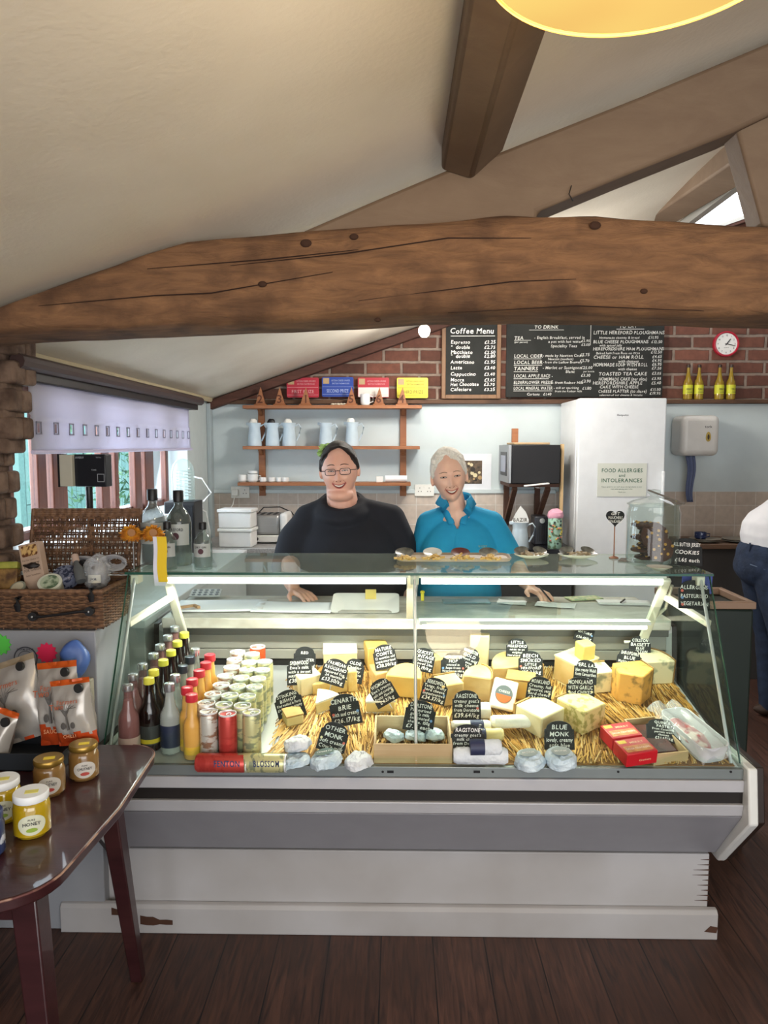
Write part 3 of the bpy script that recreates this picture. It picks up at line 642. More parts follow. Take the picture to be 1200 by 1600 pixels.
# ================================================================ CHEESES
TILT = atan(DB)
def drot(rz): return (Matrix.Rotation(TILT, 3, 'X') @ Matrix.Rotation(rz, 3, 'Z')).to_euler()
cm = dict(
    pale=mat('cheese_pale', '#e9ddb6', .5, col2='#ddcea0', scale=18, bump=.1), yellow=mat('cheese_yellow', '#e6c775', .5, col2='#dcb562', scale=10, bump=.1),
    gold=mat('cheese_gold', '#dbc08a', .55, col2='#cdab6c', scale=14, bump=.15), brie=mat('brie_paste', '#e3cf92', .5, col2='#d8c07c'),
    parm=mat('parmesan_paste', '#e9d08c', .6, col2='#dfbf70', scale=30, bump=.3), orange=mat('blue_orange_paste', '#dda654', .5, col2='#96753e', scale=30, lo=.36, hi=.46, bump=.15),
    stilton=mat('stilton_paste', '#e3d6ac', .55, col2='#8f947a', scale=18, lo=.36, hi=.46), tan=mat('cheese_tan_rind', '#c39a5c', .7, col2='#a67f45', scale=12, bump=.3),
    white=mat('white_rind', '#eceae0', .8, col2='#dedbcd', scale=20, bump=.3), paper=mat('crumpled_white_paper', '#e2e5e8', .6, col2='#cdd3da', scale=14, bump=1, bscale=40),
    bluepaper=mat('pale_blue_paper', '#d3e0e7', .35, col2='#b3c8d4', scale=14, bump=1, bscale=40), herb=mat('cheese_herbs', '#ddc78a', .6, col2='#a89a55', scale=45, lo=.4, hi=.5),
    crate=wood_mat('pale_crate_wood', '#cdb48c', '#b89b70', .7, 3, (1, 8, 8), .1), rindbrown=mat('brown_rind', '#9c7a48', .85, col2='#7c5c34', scale=20, bump=.4),
    film=pane_mat('clear_film', '#ffffff', rough=.12))
def foot(shape, w, d):
    if shape == 'box': return [(-w / 2, -d / 2), (w / 2, -d / 2), (w / 2, d / 2), (-w / 2, d / 2)]
    if shape == 'wedge':
        a = atan(w / 2 / d); r = sqrt(d * d + w * w / 4); return [(0, -d / 2)] + [(r * sin(a * (1 - k / 4)), -d / 2 + r * cos(a * (1 - k / 4))) for k in range(9)]
    if shape == 'tri': return [(-w / 2, -d / 2), (w / 2, -d / 2 + .01), (-w * .1, d / 2)]
    if shape == 'half': return [(w / 2 * cos(pi * k / 14), -d / 2 + d * sin(pi * k / 14)) for k in range(15)]
    if shape == 'pent': return [(-w * .5, -d * .1), (0, -d / 2), (w * .5, -d * .1), (w * .42, d / 2), (-w * .42, d / 2)]
def cheese(label, px, py, w, d, h, rz, m, shape='box', lift=0, rind=None, rt=.006, bev=.005, rows=None, top=None):
    p = ondeck(px, py, lift); t = thing('cheese', label, 'cheese', p, rot=drot(R(rz)))
    f = foot(shape, w, d); build('paste', MB().prism(f, h, Matrix.Translation((0, 0, .010))), cm[m], t, world=False, bevel=bev)
    if rind:
        g = [(x * 1.0, y) for x, y in f]
        mb = MB()
        if rind in ('top', 'cap'): mb.prism([(x * 1.015, y * 1.015) for x, y in f], rt, Matrix.Translation((0, 0, .010 + h - .001))); mb.prism([(x * 1.01, y * 1.01) for x, y in f], rt * .8, Matrix.Translation((0, 0, .0065)))
        else:
            arc = f[1:] if shape == 'wedge' else f[2:4] if shape == 'box' else f[:8] if shape == 'half' else f[2:4]
            k = len(arc); o_ = [(x * 1.0, y) for x, y in arc]; cx_, cy_ = 0, -d / 2
            out = [(cx_ + (x - cx_) * (1 + rt / d), cy_ + (y - cy_) * (1 + rt / d) + .001) for x, y in arc]
            mb.prism(o_ + out[::-1], h + .001, Matrix.Translation((0, 0, .010)))
        build('rind', mb, cm[top or 'white'], t, world=False)
    return t
cheese('square pale cut cheese under the two slate signs at the back left', 480, 1082, .085, .08, .075, 30, 'pale', 'box', rind='side', top='tan')
cheese('flat pale cheese slab wrapped in clear film behind the parmesan wedge', 532, 1044, .13, .09, .075, 5, 'pale', 'box', rind='top', top='white')
cheese('long triangular parmesan wedge lying below its tilted sign', 515, 1078, .13, .10, .045, 8, 'parm', 'tri', rind='side', top='gold', bev=.003)
cheese('upright slice of hard cheese beside the parmesan wedge', 549, 1078, .035, .07, .085, 12, 'parm', 'box')
cheese('white-topped brie wedge beside its slate sign', 504, 1112, .085, .085, .042, -25, 'brie', 'wedge', rind='top', top='white')
cheese('small piece of orange-rinded soft cheese under the leftmost slate sign', 458, 1131, .06, .06, .035, 25, 'brie', 'box', rind='top', top='tan')
cheese('yellow cut block holding the leaning sign at the rear, left of the middle', 588, 1042, .085, .08, .095, 15, 'yellow', 'box')
cheese('film-wrapped pale wedge with a price ticket in front of the rear yellow block', 592, 1072, .11, .07, .055, -20, 'gold', 'wedge')
cheese('bright yellow smooth half wheel behind the steel rod', 634, 1082, .13, .11, .085, -10, 'yellow', 'half')
cheese('low white-rinded soft wedge beside the crate\'s left end', 600, 1112, .10, .09, .04, 65, 'brie', 'wedge', rind='top', top='white')
cheese('green-flecked golden block below the hops sign', 700, 1098, .085, .08, .085, 20, 'gold', 'box', rind='side', top='rindbrown')
cheese('golden mottled half round block right of the hops sign', 747, 1088, .105, .10, .095, -15, 'gold', 'half', rind='side', top='tan')
cheese('tall upright pale yellow slab leaning at the rear right of the rod', 748, 1042, .075, .045, .135, -8, 'pale', 'box')
cheese('small golden piece between the cheddar sign and hops sign', 688, 1056, .06, .06, .075, 10, 'gold', 'box')
cheese('large low yellow wheel section at the rear below two slate signs', 800, 1064, .19, .13, .085, 8, 'gold', 'half', rind='side', top='tan')
cheese('orange wax-edged piece behind the white packet', 812, 1090, .10, .07, .075, -15, 'yellow', 'box', rind='top', top='tan')
cheese('big square-cut tan block with two flat faces towards the viewer', 842, 1138, .115, .115, .075, 38, 'pale', 'box', rind='side', top='tan')
cheese('broad golden block supporting the tall stacked piece', 898, 1066, .12, .11, .095, 35, 'gold', 'box', rind='top', top='pale')
cheese('tall pale block standing on the broad golden block', 912, 1040, .055, .055, .085, 20, 'yellow', 'box', lift=.075)
cheese('pale blue-veined block behind the garlic and chives cheese', 935, 1078, .07, .08, .085, 10, 'stilton', 'box', rind='side', top='tan')
cheese('garlic and chives cheese wedge with its corner to the viewer', 905, 1133, .11, .12, .085, 35, 'herb', 'box', rind='side', top='rindbrown')
cheese('orange blue-veined five-sided cheese standing beside the stilton', 987, 1094, .135, .12, .115, 12, 'orange', 'pent', rind='side', top='rindbrown')
cheese('pale blue-veined half wheel behind the orange cheese', 1015, 1062, .13, .11, .095, 5, 'stilton', 'half', rind='side', top='rindbrown')
cheese('pale goat\'s cheese piece behind the white log', 752, 1122, .06, .05, .04, 0, 'white', 'box')
# white packet with round orange label leaning back
t = thing('cheese_packet', 'white upright cheese packet with a grey and orange round label', 'packet', ondeck(782, 1110, .014), rot=(R(-28), R(14), R(-4)))
build('packet', MB().box((0, 0, .055), (.085, .035, .105)), mat('packet_cream', '#ece6dc', .45), t, world=False, bevel=.006)
mb = MB(); mb.mi = 0; mb.cyl((-.002, -.0185, .055), (-.002, -.0175, .055), .031, n=28); mb.mi = 1
mb.prismXZ([(-.002 + .027 * cos(a), .052 + .027 * sin(a)) for a in [pi + pi * k / 14 for k in range(15)]], -.0192, -.0186)
mb.mi = 2; mb.text('CHEESE', -.002, .060, .008, y=-.0192, maxw=.045, bold=1)
build('label', mb, [mat('label_grey', '#6e7678', .5), mat('label_orange', '#e2703a', .5), chalk], t, world=False, smooth=False)
# rolls and logs
def crumple(mb, amp, fr, seed=0):
    out = []
    for v in mb.v:
        q = V(v); n_ = noise.noise_vector(q * fr + V((seed, 0, 0))); out.append(tuple(q + n_ * amp))
    mb.v = out; return mb
def roll(label, px, py, L_, r, rz, m, lift=0, band=None, name='cheese_log', seed=0):
    t = thing(name, label, 'cheese', ondeck(px, py, lift), rot=drot(R(rz)))
    pts = [(-L_ / 2 + L_ * i / 14, 0, r + .009) for i in range(15)]
    rr_ = [r * (.80 if i in (0, 14) else 1) for i in range(15)]
    build('wrapper', crumple(MB().tube(pts, rr_, 18), .0016, 90, seed), cm[m], t, world=False, ang=25)
    if band: build('label_band', MB().tube([(band - .022, 0, r + .009), (band + .022, 0, r + .009)], r * 1.04, 20), mat('navy_label', '#2c3150', .5), t, world=False)
    return t
roll('long white goat\'s cheese log lying at the back of the pile', 800, 1140, .145, .022, 4, 'white', .012, None, seed=1)
roll('short white log with a navy label behind the front goat\'s cheese sign', 735, 1146, .13, .019, 2, 'white', .012, .02, seed=2)
roll('cream cut log beside the front goat\'s cheese sign', 762, 1160, .10, .02, 2, 'brie', .008, -.03, seed=3)
roll('upper crinkled white wrapped roll resting on the front roll', 760, 1182, .09, .024, 1, 'paper', .034, -.03, seed=4)
roll('front crinkled white wrapped roll lying along the rail', 750, 1196, .168, .026, 0, 'paper', 0, seed=5)
# wrapped rounds
def parcel(label, px, py, r, h, m, lift=0, lab=None, seed=0, lean=0):
    t = thing('wrapped_cheese', label, 'cheese', ondeck(px, py, lift), rot=(TILT + R(lean), 0, R(seed * 23)))
    prof = [(r * .72, .008), (r * .97, .014), (r, h * .4), (r * .96, h * .8), (r * .78, h + .004), (r * .4, h + .008), (.002, h + .008)]
    dp = [(a[0] + (b_[0] - a[0]) * k / 4, a[1] + (b_[1] - a[1]) * k / 4) for a, b_ in zip(prof, prof[1:]) for k in range(4)] + [prof[-1]]
    w0 = crumple(MB().lathe(dp, n=44), .0055, 30, seed); w0 = crumple(w0, .0034, 85, seed + 5)
    b_ = build('wrapper', w0, cm[m], t, world=False, ang=16)
    mb = MB(); rr_ = random.Random(seed)
    for k in range(5):
        a = rr_.uniform(0, 6.28); q = [(r * .35 * cos(a + .4 * j) * (1 + .45 * j), r * .35 * sin(a + .4 * j) * (1 + .45 * j), h + .009 - .0022 * j * j) for j in range(4)]; mb.tube(q, .0015, 5)
    build('fold', mb, cm[m], t, world=False)
    if lab:
        mb = MB(); z = h + .0125
        M_ = Matrix.Rotation(-R(seed * 23), 4, 'Z') @ Matrix.Translation((0, 0, z)) @ Matrix.Rotation(R(-90), 4, 'X')
        mb.mi = 0; mb.add([(r * .62 * cos(2 * pi * k / 24), 0, r * .5 * sin(2 * pi * k / 24)) for k in range(24)], [tuple(range(24))], M_)
        mb.mi = 1; mb.text(lab, 0, -.004, .009, y=-.0006, bold=1, maxw=r * .95, M=M_)
        build('label', mb, [mat('label_darkgreen', '#4f6660', .5) if seed == 12 else mat('label_pale', '#a9b4b4', .5), chalk], t, world=False, smooth=False)
    return t
parcel('upper of two stacked white paper parcels beside the lying drink cans', 467, 1176, .042, .040, 'paper', .034, seed=10, lean=6)
parcel('lower of two stacked white paper parcels beside the lying drink cans', 464, 1200, .047, .036, 'bluepaper', 0, seed=11)
parcel('white wrapped round with a dark green printed label', 512, 1200, .050, .042, 'bluepaper', 0, 'CENARTH', seed=12)
parcel('crumpled white paper parcel just left of the wooden crate', 562, 1200, .044, .036, 'paper', 0, seed=13)
parcel('blue-white wrapped round left of the blue cheese sign', 828, 1200, .046, .042, 'bluepaper', 0, 'MONK', seed=14)
parcel('blue-white wrapped round in front of the blue cheese sign', 876, 1199, .047, .046, 'bluepaper', 0, 'MONK', seed=15)
# crates
def crate(label, px, py, w, d, h, rz, th=.006, name='wooden_crate', yshift=0):
    t = thing(name, label, 'crate', ondeck(px, py, .007) + V((0, yshift, 0)), rot=drot(R(rz)))
    build('front_board', MB().box((0, -d / 2, h / 2), (w, th, h)), cm['crate'], t, world=False, bevel=.001)
    build('back_board', MB().box((0, d / 2, h / 2), (w, th, h)), cm['crate'], t, world=False, bevel=.001)
    for s_ in (-1, 1): build('side_board', MB().box((s_ * (w / 2 - th / 2), 0, h / 2), (th, d - th, h)), cm['crate'], t, world=False, bevel=.001)
    build('bottom_board', MB().box((0, 0, .003), (w - .01, d - .01, .005)), cm['crate'], t, world=False)
    return t
crate('open pale wooden crate holding soft wrapped cheeses in the middle of the display', 645, 1185, .245, .16, .075, 0, yshift=.065)
for i, (px_, py_, s_) in enumerate(((615, 1160, 21), (648, 1160, 22), (678, 1158, 23))):
    parcel(['left cling-filmed soft cheese inside the wooden crate', 'middle cling-filmed soft cheese inside the wooden crate', 'right cling-filmed soft cheese inside the wooden crate'][i], px_, py_, .034, .03, 'bluepaper', .014, seed=s_)
crate('small pale wooden tray of dark fruit paste beside the red boxes', 1036, 1186, .115, .20, .05, 10, name='wooden_tray', yshift=.085)
t = thing('fruit_paste', 'dark brown block of fruit paste inside the small wooden tray', 'fruit paste', ondeck(1034, 1183, .02) + V((0, .085, 0)), rot=drot(R(10)))
build('paste', MB().box((0, 0, .016), (.088, .165, .03)), mat('quince_brown', '#4c2118', .25, col2='#3a170f'), t, world=False, bevel=.006)
# red cracker boxes
for i, (dy, dz, lab) in enumerate(((.03, 0, 'red and gold biscuit box, front of the two beside the wooden tray'), (.115, 0, 'red and gold biscuit box, rear of the two beside the wooden tray'))):
    t = thing('biscuit_box', lab, 'box', ondeck(996 - i * 4, 1194, .012) + V((-.012 * i, dy, dy * DB)), rot=drot(R(14)), group=None)
    redc = mat('carton_red', '#c2202a', .35)
    build('carton', MB().box((0, 0, .024), (.105, .080, .044)), redc, t, world=False, bevel=.002)
    mb = MB(); M_ = Matrix.Translation((0, 0, .0468)) @ Matrix.Rotation(R(-90), 4, 'X'); mb.mi = 0
    mb.text('MERRY', .012, .012, .010, al='c', bold=1, M=M_, maxw=.07); mb.mi = 1
    mb.add([(-.045, 0, -.030), (.045, 0, -.030), (.045, 0, .002), (-.045, 0, .002)], [(0, 1, 2, 3)], M_)
    mb.mi = 2; mb.text('SALSA CRACKERS', 0, -.018, .009, y=-.0005, bold=1, M=M_, maxw=.08)
    mb.mi = 3; mb.add([(-.048, -.0004, .016), (-.02, -.0004, .016), (-.02, -.0004, .032), (-.048, -.0004, .032)], [(0, 1, 2, 3)], M_)
    mb.mi = 0; mb.text('Crackers', .01, .018, .007, y=-.0405, maxw=.06)
    build('print', mb, [mat('print_gold', '#efc9a0', .5), mat('print_brownish', '#b5673c', .5, col2='#d6a060', scale=60), mat('print_white', '#f5e6dd', .6), mat('print_yellow', '#e8c13a', .5)], t, world=False, smooth=False)
# plastic tub with cured meat
t = thing('plastic_tub', 'long translucent white plastic tub on the right of the display', 'tub', ondeck(1102, 1190, .012) + V((0, .105, .105 * DB)), rot=drot(R(15)))
def rrect(w, d, r, n=5):
    return [(sx * (w / 2 - r) + r * cos(a), sy * (d / 2 - r) + r * sin(a)) for sx, sy, a0 in ((1, 1, 0), (-1, 1, pi / 2), (-1, -1, pi), (1, -1, 3 * pi / 2)) for a in [a0 + pi / 2 * k / n for k in range(n + 1)]]
def ring_loft(mb, rings, cap0=True, cap1=True, M=None):
    n = len(rings[0]); vs = [v for r_ in rings for v in r_]
    fs = [(j * n + i, j * n + (i + 1) % n, (j + 1) * n + (i + 1) % n, (j + 1) * n + i) for j in range(len(rings) - 1) for i in range(n)]
    if cap0: fs.append(tuple(range(n))[::-1])
    if cap1: fs.append(tuple((len(rings) - 1) * n + i for i in range(n)))
    return mb.add(vs, fs, M)
def tubmesh(w, d, h, r=.03, th=.003):
    o0 = [(x, y, 0) for x, y in rrect(w * .9, d * .94, r)]; o1 = [(x, y, h) for x, y in rrect(w, d, r)]; o2 = [(x, y, h) for x, y in rrect(w - 2 * th, d - 2 * th, r)]; o3 = [(x, y, th) for x, y in rrect(w * .9 - 2 * th, d * .94 - 2 * th, r)]
    return ring_loft(MB(), [o0, o1, o2, o3])
build('tub', tubmesh(.105, .24, .055), mat('translucent_plastic', '#e6e6ea', .35, trans=.3), t, world=False, bevel=.001)
t = thing('cured_meat', 'film-wrapped piece of marbled red cured meat in the plastic tub', 'meat', ondeck(1098, 1186, .03) + V((0, .105, .105 * DB)), rot=drot(R(15)))
build('slice', crumple(MB().ell((0, 0, .018), (.035, .10, .016), 24, 14), .006, 30, 3), mat('cured_meat_red', '#a8434a', .35, col2='#e8d6cc', scale=22, lo=.42, hi=.52), t, world=False)
build('film', crumple(MB().grid(lambda u, v: ((u - .5) * .12, (v - .5) * .30, .034 + .02 * v + .01 * sin(u * 9) - .05 * (abs(u - .5) * 2) ** 3 * .4), 16, 24), .008, 28, 6), mat('crinkled_film', '#e8ecef', .12, alpha=.28), t, world=False, ang=60)

# ================================================================ BOTTLES AND CANS ON THE DECK
labels_ord = ['first', 'second', 'third', 'fourth', 'fifth', 'sixth', 'seventh', 'eighth']
def bprof(H, r, rn, sh=.55, neck=.78): return [(r * .9, 0), (r, .004), (r, H * sh), (r * .93, H * (sh + .06)), (r * .6, H * (sh + .15)), (rn * 1.1, H * neck), (rn, H * (neck + .05)), (rn, H * .965), (rn * 1.12, H * .967), (rn * 1.12, H * .985)]
def bottle(name, label, H, r, m, capm, labm=None, cat='bottle', rn=.0135, liq=None, lab=(.12, .42), text=None, capH=.016, sh=.52, tm=None):
    t = thing(name, label, cat)
    build('glass', MB().lathe(bprof(H, r, rn, sh), n=20), m, t, world=False)
    if liq: build('liquid', MB().lathe([(rr_ * .93, z + .002) for rr_, z in bprof(H, r, rn, sh) if z < H * .8], n=16), liq, t, world=False)
    build('cap', MB().lathe([(rn * 1.25, H * .985 - capH), (rn * 1.3, H - capH), (rn * 1.25, H), (rn * .9, H + .002)], n=18), capm, t, world=False, bevel=.001)
    if labm: build('label', MB().lathe([(r * 1.012, H * lab[0]), (r * 1.012, H * lab[1])], n=20, cap=(False, False)), labm, t, world=False)
    return t
darkgl = mat('dark_brown_glass', '#150d0c', .08, coat=.5); yelcap = mat('cap_yellow', '#d6cf4a', .35); silcap = mat('cap_silver', '#b9bcbe', .25, .8)
pinkgl = mat('pink_drink', '#86605d', .12, alpha=.65, coat=.5); juice = mat('orange_juice', '#e0b062', .3, col2='#d8a24c'); redcap = mat('cap_red', '#c92f3c', .35)
clearb = mat('clear_tonic_glass', '#cfd6d2', .06, alpha=.38); ambgl = mat('amber_drink', '#7a5a2c', .1, alpha=.8)
def setrow(proto, pts, H, label, group):
    for i, (px, py) in enumerate(pts):
        p = ondeck(px, py, H); p.z -= H - .0008
        l = label % labels_ord[i]
        if i == 0: proto.location = p; proto['label'] = l; proto['group'] = group
        else: dup(proto, p, label=l, group=group, rz=rnd.uniform(-1, 1))
z2 = lambda pts: [(160 + x * .25, 960 + y * .25) for x, y in pts]
b = bottle('drink_bottle', '', .235, .033, pinkgl, silcap, mat('pale_bottle_label', '#c9b7a8', .6), liq=mat('pink_liquid', '#b07a74', .3), lab=(.12, .3))
setrow(b, z2([(158, 440), (190, 375), (250, 310), (320, 245), (360, 190), (408, 132), (452, 76)]), .235, 'pink drink bottle with silver cap, %s from the front in the leftmost row', 'pink drinks in the leftmost bottle row')
b = bottle('ale_bottle', '', .235, .033, darkgl, yelcap, mat('ale_label_dark', '#3a3a3c', .5), lab=(.10, .36))
build('label_stripe', MB().lathe([(.0339, .028), (.0339, .042)], n=20, cap=(False, False)), mat('stripe_yellow', '#d8c02e', .5), b, world=False)
setrow(b, z2([(290, 398), (320, 348), (380, 285), (428, 225), (468, 168), (511, 114)]), .235, 'dark ale bottle with yellow cap, %s from the front of its row', 'yellow-capped ale bottles')
b = bottle('tonic_bottle', '', .225, .032, clearb, silcap, mat('tonic_label_blue', '#232c44', .5), liq=mat('tonic_liquid', '#aab4ac', .2, alpha=.4), lab=(.1, .42), capH=.022)
setrow(b, z2([(418, 432), (455, 378), (580, 214)]), .225, 'clear tonic bottle with silver screw cap and navy label, %s from the front', 'silver-capped tonic bottles')
b = bottle('mixer_bottle', '', .215, .029, clearb, mat('cap_slate_blue', '#39424e', .3, .4), mat('tonic_label_pale', '#8d97a0', .5), liq=mat('tonic_liquid', '#aab4ac', .2, alpha=.4), lab=(.1, .42), capH=.022)
setrow(b, z2([(503, 320), (546, 264)]), .215, 'clear mixer bottle with dark blue cap, %s from the front', 'blue-capped mixer bottles')
b = bottle('juice_bottle', '', .205, .028, juice, redcap, mat('juice_label_yellow', '#e6b93c', .5), capH=.02, sh=.5, rn=.015, lab=(.08, .2))
setrow(b, z2([(557, 500), (529, 456), (560, 404), (605, 350), (646, 300), (671, 252)]), .205, 'orange juice bottle with red cap, %s from the front of its row', 'red-capped orange juice bottles')
def can(bodym, H=.158, r=.029):
    t = thing('drink_can', '', 'can')
    build('body', MB().lathe([(r * .82, 0), (r, .008), (r, H - .012), (r * .94, H - .005)], n=24), bodym, t, world=False, ang=50)
    lid = build('lid', MB().lathe([(r * .94, H - .006), (r * .96, H), (r * .90, H), (r * .86, H - .006), (.001, H - .006)], n=24, cap=(False, False)), steel_b, t, world=False)
    build('ring_pull', MB().tube([(.004 + .007 * cos(a), .010 * sin(a) - .002, H - .0035) for a in [2 * pi * k / 10 for k in range(10)]], .0014, 5, closed=True), steel_b, lid, world=False)
    return t
steel_b = mat('can_lid_metal', '#f2f3f4', .35, .25)
def canm(name, a, b_, base='#c9cac2'):
    m = mat(name, a, .3, .35, col2=b_, scale=22, lo=.44, hi=.5, stretch=(1, 1, 2.2)); return m
canA, canR, canY, canO = canm('can_cola_print', '#d4d2c8', '#9c7a62'), canm('can_red_print', '#c64b43', '#b93f3a'), canm('can_lemon_print', '#d2ce98', '#949a7c'), canm('can_orange_print', '#d85a30', '#c94d28')
protos = {}
cols = [('left', [(665, 604), (650, 550), (690, 495), (742, 437), (770, 382), (808, 328), (825, 280), (845, 232)], canA),
        ('middle', [(782, 616), (760, 560), (796, 503), (845, 447), (868, 393), (905, 342), (918, 297), (935, 245)], canR),
        ('right', [(932, 608), (875, 566), (905, 508), (950, 450), (972, 398), (998, 345), (1015, 292), (970, 200)], canY)]
for nm, pts, m_ in cols:
    for i, (px, py) in enumerate(z2(pts)):
        mm = m_ if i == 0 else (canO if (nm == 'right' and i == 7) else (canY if nm != 'left' else canA))
        colr = {'can_cola_print': 'pale', 'can_red_print': 'red', 'can_lemon_print': 'lemon printed', 'can_orange_print': 'orange'}[mm.name]
        H = .158; p = ondeck(px, py, H); p.z -= H - .0008
        l = f'{colr} drink can, {labels_ord[i]} from the front in the {nm} column of upright cans'
        if mm.name not in protos: protos[mm.name] = can(mm); c_ = protos[mm.name]; c_.location = p; c_['label'] = l; c_['group'] = 'upright drink cans'; c_.rotation_euler = (0, 0, i)
        else: c_ = dup(protos[mm.name], p, label=l, group='upright drink cans', rz=i * 1.3)
for nm, px, pn, l in (('red', 335, 'can_red_print', 'red printed drink can lying on its side along the front rail'), ('green', 430, 'can_lemon_print', 'green and yellow drink can lying on its side by the wrapped cheeses')):
    p = ondeck(px - 28 if nm == 'red' else px - 62, 1192, .031); p.z += .001
    c_ = dup(protos[pn], p, label=l, group='cans lying in front', rot=(0, R(90), 0)); p2 = ondeck(px, 1192, .031)
    mb = MB()
    mb.text('FENTON' if nm == 'red' else 'BLOSSOM', 0, 0, .02, bold=1, M=Matrix.Translation((.0, -.0296, .10)) @ Matrix.Rotation(R(-90), 4, 'Y') @ Matrix.Translation((0, 0, 0)), maxw=.08)
    build('print', mb, mat('print_dark_blue', '#39456b', .5), c_, world=False, smooth=False)
# ================================================================ ON THE GLASS TOP
GT = 1.2145
ging = pane_mat('gin_glass', '#dfe8e5', base=.05, spec=1); ginb = mat('gin_glass_smoke', '#5e6b69', .05, alpha=.55, coat=1)
gl_lab = mat('gin_label_grey', '#a9adaa', .5); stopper = mat('black_stopper', '#161618', .45)
def gin(label, px, py, H, r, m, dark=False):
    t = thing('gin_bottle', label, 'bottle', onz(px, py, GT))
    prof = [(r * .93, 0), (r, .006), (r, H * .56), (r * .93, H * .64), (r * .62, H * .73), (r * .34, H * .79), (r * .31, H * .84), (r * .36, H * .86)]
    build('glass', MB().lathe(prof, n=24), m, t, world=False)
    build('liquid', MB().lathe([(r * .9, .008), (r * .9, H * .36)], n=20), mat('gin_liquid', '#8d9a98' if dark else '#cdd6d4', .05, alpha=.45), t, world=False)
    build('stopper', MB().lathe([(r * .38, H * .845), (r * .42, H * .85), (r * .42, H - .003), (r * .38, H)], n=18), stopper, t, world=False, bevel=.001)
    lb = build('label', MB().grid(lambda u, v: (r * 1.012 * sin((u - .5) * 2.3), -r * 1.012 * cos((u - .5) * 2.3), H * (.28 + .28 * v)), 12, 2), gl_lab, t, world=False)
    mb = MB(); mb.mi = 0; mb.text('HEREFORD' if dark else 'DRY GIN', 0, H * .47, H * .04, y=-r * 1.03, maxw=r * 1.3, bold=1); mb.mi = 1
    mb.prismXZ([(r * .3 * cos(a), H * .40 + r * .3 * sin(a)) for a in [2 * pi * k / 16 for k in range(16)]], -r * 1.035, -r * 1.02)
    build('emblem', mb, [mat('label_ink', '#3b3a3c', .6), mat('emblem_plum', '#4c2a33', .6)], lb, world=False, smooth=False)
    return t
gin('taller smoky gin bottle with black stopper at the back, next to the yellow ribbon', 241, 880, .275, .045, ginb, True)
gin('tall clear gin bottle with pink-banded label and black stopper, right of the smoky one', 281, 882, .272, .045, pane_mat('gin_glass_mid', '#b5c0bd', base=.08, spec=1), True)
gin('small clear gin bottle in front between the two tall ones', 263, 889, .168, .032, ging)
gin('small clear gin bottle standing furthest right of the four', 318, 889, .166, .032, ging)
# rosettes
ros = mat('rosette_yellow', '#d99a2c', .55, col2='#c2762a', scale=40); rib = mat('ribbon_lilac_white', '#dcdbea', .5); riby = mat('ribbon_yellow', '#e6c21c', .5)
for cxp, lab, tail in ((206, 'orange-yellow ruffled rosette on the left, without its own ribbon tail in view', False), (240, 'orange-yellow ruffled rosette with white and yellow ribbon tails hanging over the glass', True)):
    p = at(cxp, 832, 2.515 if tail else 2.53); t = thing('rosette', lab, 'rosette', (p.x, p.y, GT), group=None)
    mb = MB(); n = 72
    vs = []; 
    for j, rr_ in enumerate((.010, .020, .030, .040)):
        for k in range(n): a = 2 * pi * k / n; q = rr_ * (1 + (.10 * sin(k * 1.37) + .08 * sin(k * 2.9)) * (j == 3)); vs.append((p.x + q * cos(a), p.y + .004 * j * sin(k * 2.1 + j) - .002 * j, p.z + q * .70 * sin(a) - .003 * abs(cos(a)) * j))
    fs = [(j * n + k, j * n + (k + 1) % n, (j + 1) * n + (k + 1) % n, (j + 1) * n + k) for j in range(3) for k in range(n)]
    mb.add(vs, fs); r_ = build('ruffle', mb, ros, t, ang=80); md = r_.modifiers.new('s', 'SOLIDIFY'); md.thickness = .002
    build('button', MB().cyl((p.x, p.y - .006, p.z), (p.x, p.y + .004, p.z), .014, n=20), mat('rosette_brown', '#a4744a', .6), t, bevel=.001)
    build('stem', MB().cyl((p.x, p.y + .010, GT + .001), (p.x, p.y + .010, p.z), .002, n=6), steel, t)
    if tail:
        for x0, x1, m_, dy in ((214, 233, rib, 0), (221, 237, riby, -.0025)):
            build('ribbon_tail', MB().grid(lambda u, v: (at(x0 + (x1 - x0) * u, 0, 2.48).x + .002 * sin(v * 7), 2.486 - (1 - v) * .004 + dy, at(0, 838, 2.48).z - v * (at(0, 838, 2.48).z - at(0, 915 - (6 if m_ is riby else 0), 2.48).z)), 4, 12), m_, t)
# cookie jar
cj = onz(1023, 883, GT); cj.y += .03
jg = pane_mat('jar_glass', '#f2f6f4', base=.015, spec=1)
t = thing('cookie_jar', 'large clear lidded glass jar of dark cookies on the counter top', 'jar', cj); r, H = .094, .235
build('jar', MB().lathe([(r * .9, 0), (r, .01), (r, H * .82), (r * .93, H * .9), (r * .95, H * .93), (r * .92, H * .93), (r * .90, H * .9), (r * .96, H * .8), (r * .96, .012), (.001, .010)], n=40, cap=(True, False)), jg, t, world=False)
build('lid', MB().lathe([(r * 1.0, H * .935), (r * 1.02, H * .95), (r * .8, H * 1.0), (r * .3, H * 1.05), (r * .14, H * 1.07), (r * .26, H * 1.12), (r * .22, H * 1.16), (.001, H * 1.17)], n=36, cap=(True, False)), jg, t, world=False)
tp = thing('serving_tongs', 'dark metal tongs lying across the lid of the cookie jar', 'tongs', cj + V((.02, 0, H * 1.19)))
mb = MB(); [bar(mb, at(1013, 766, cj.y + dy), at(1069, 787, cj.y + dy), .006, .015) for dy in (-.008, .006)]; build('arm', mb, mat('dark_steel', '#4c443c', .35, .7), tp)
ck = mat('cookie_brown', '#4e2c1e', .8, col2='#3b2016', scale=30, bump=.6); chp = mat('chip_gold', '#c9973f', .5)
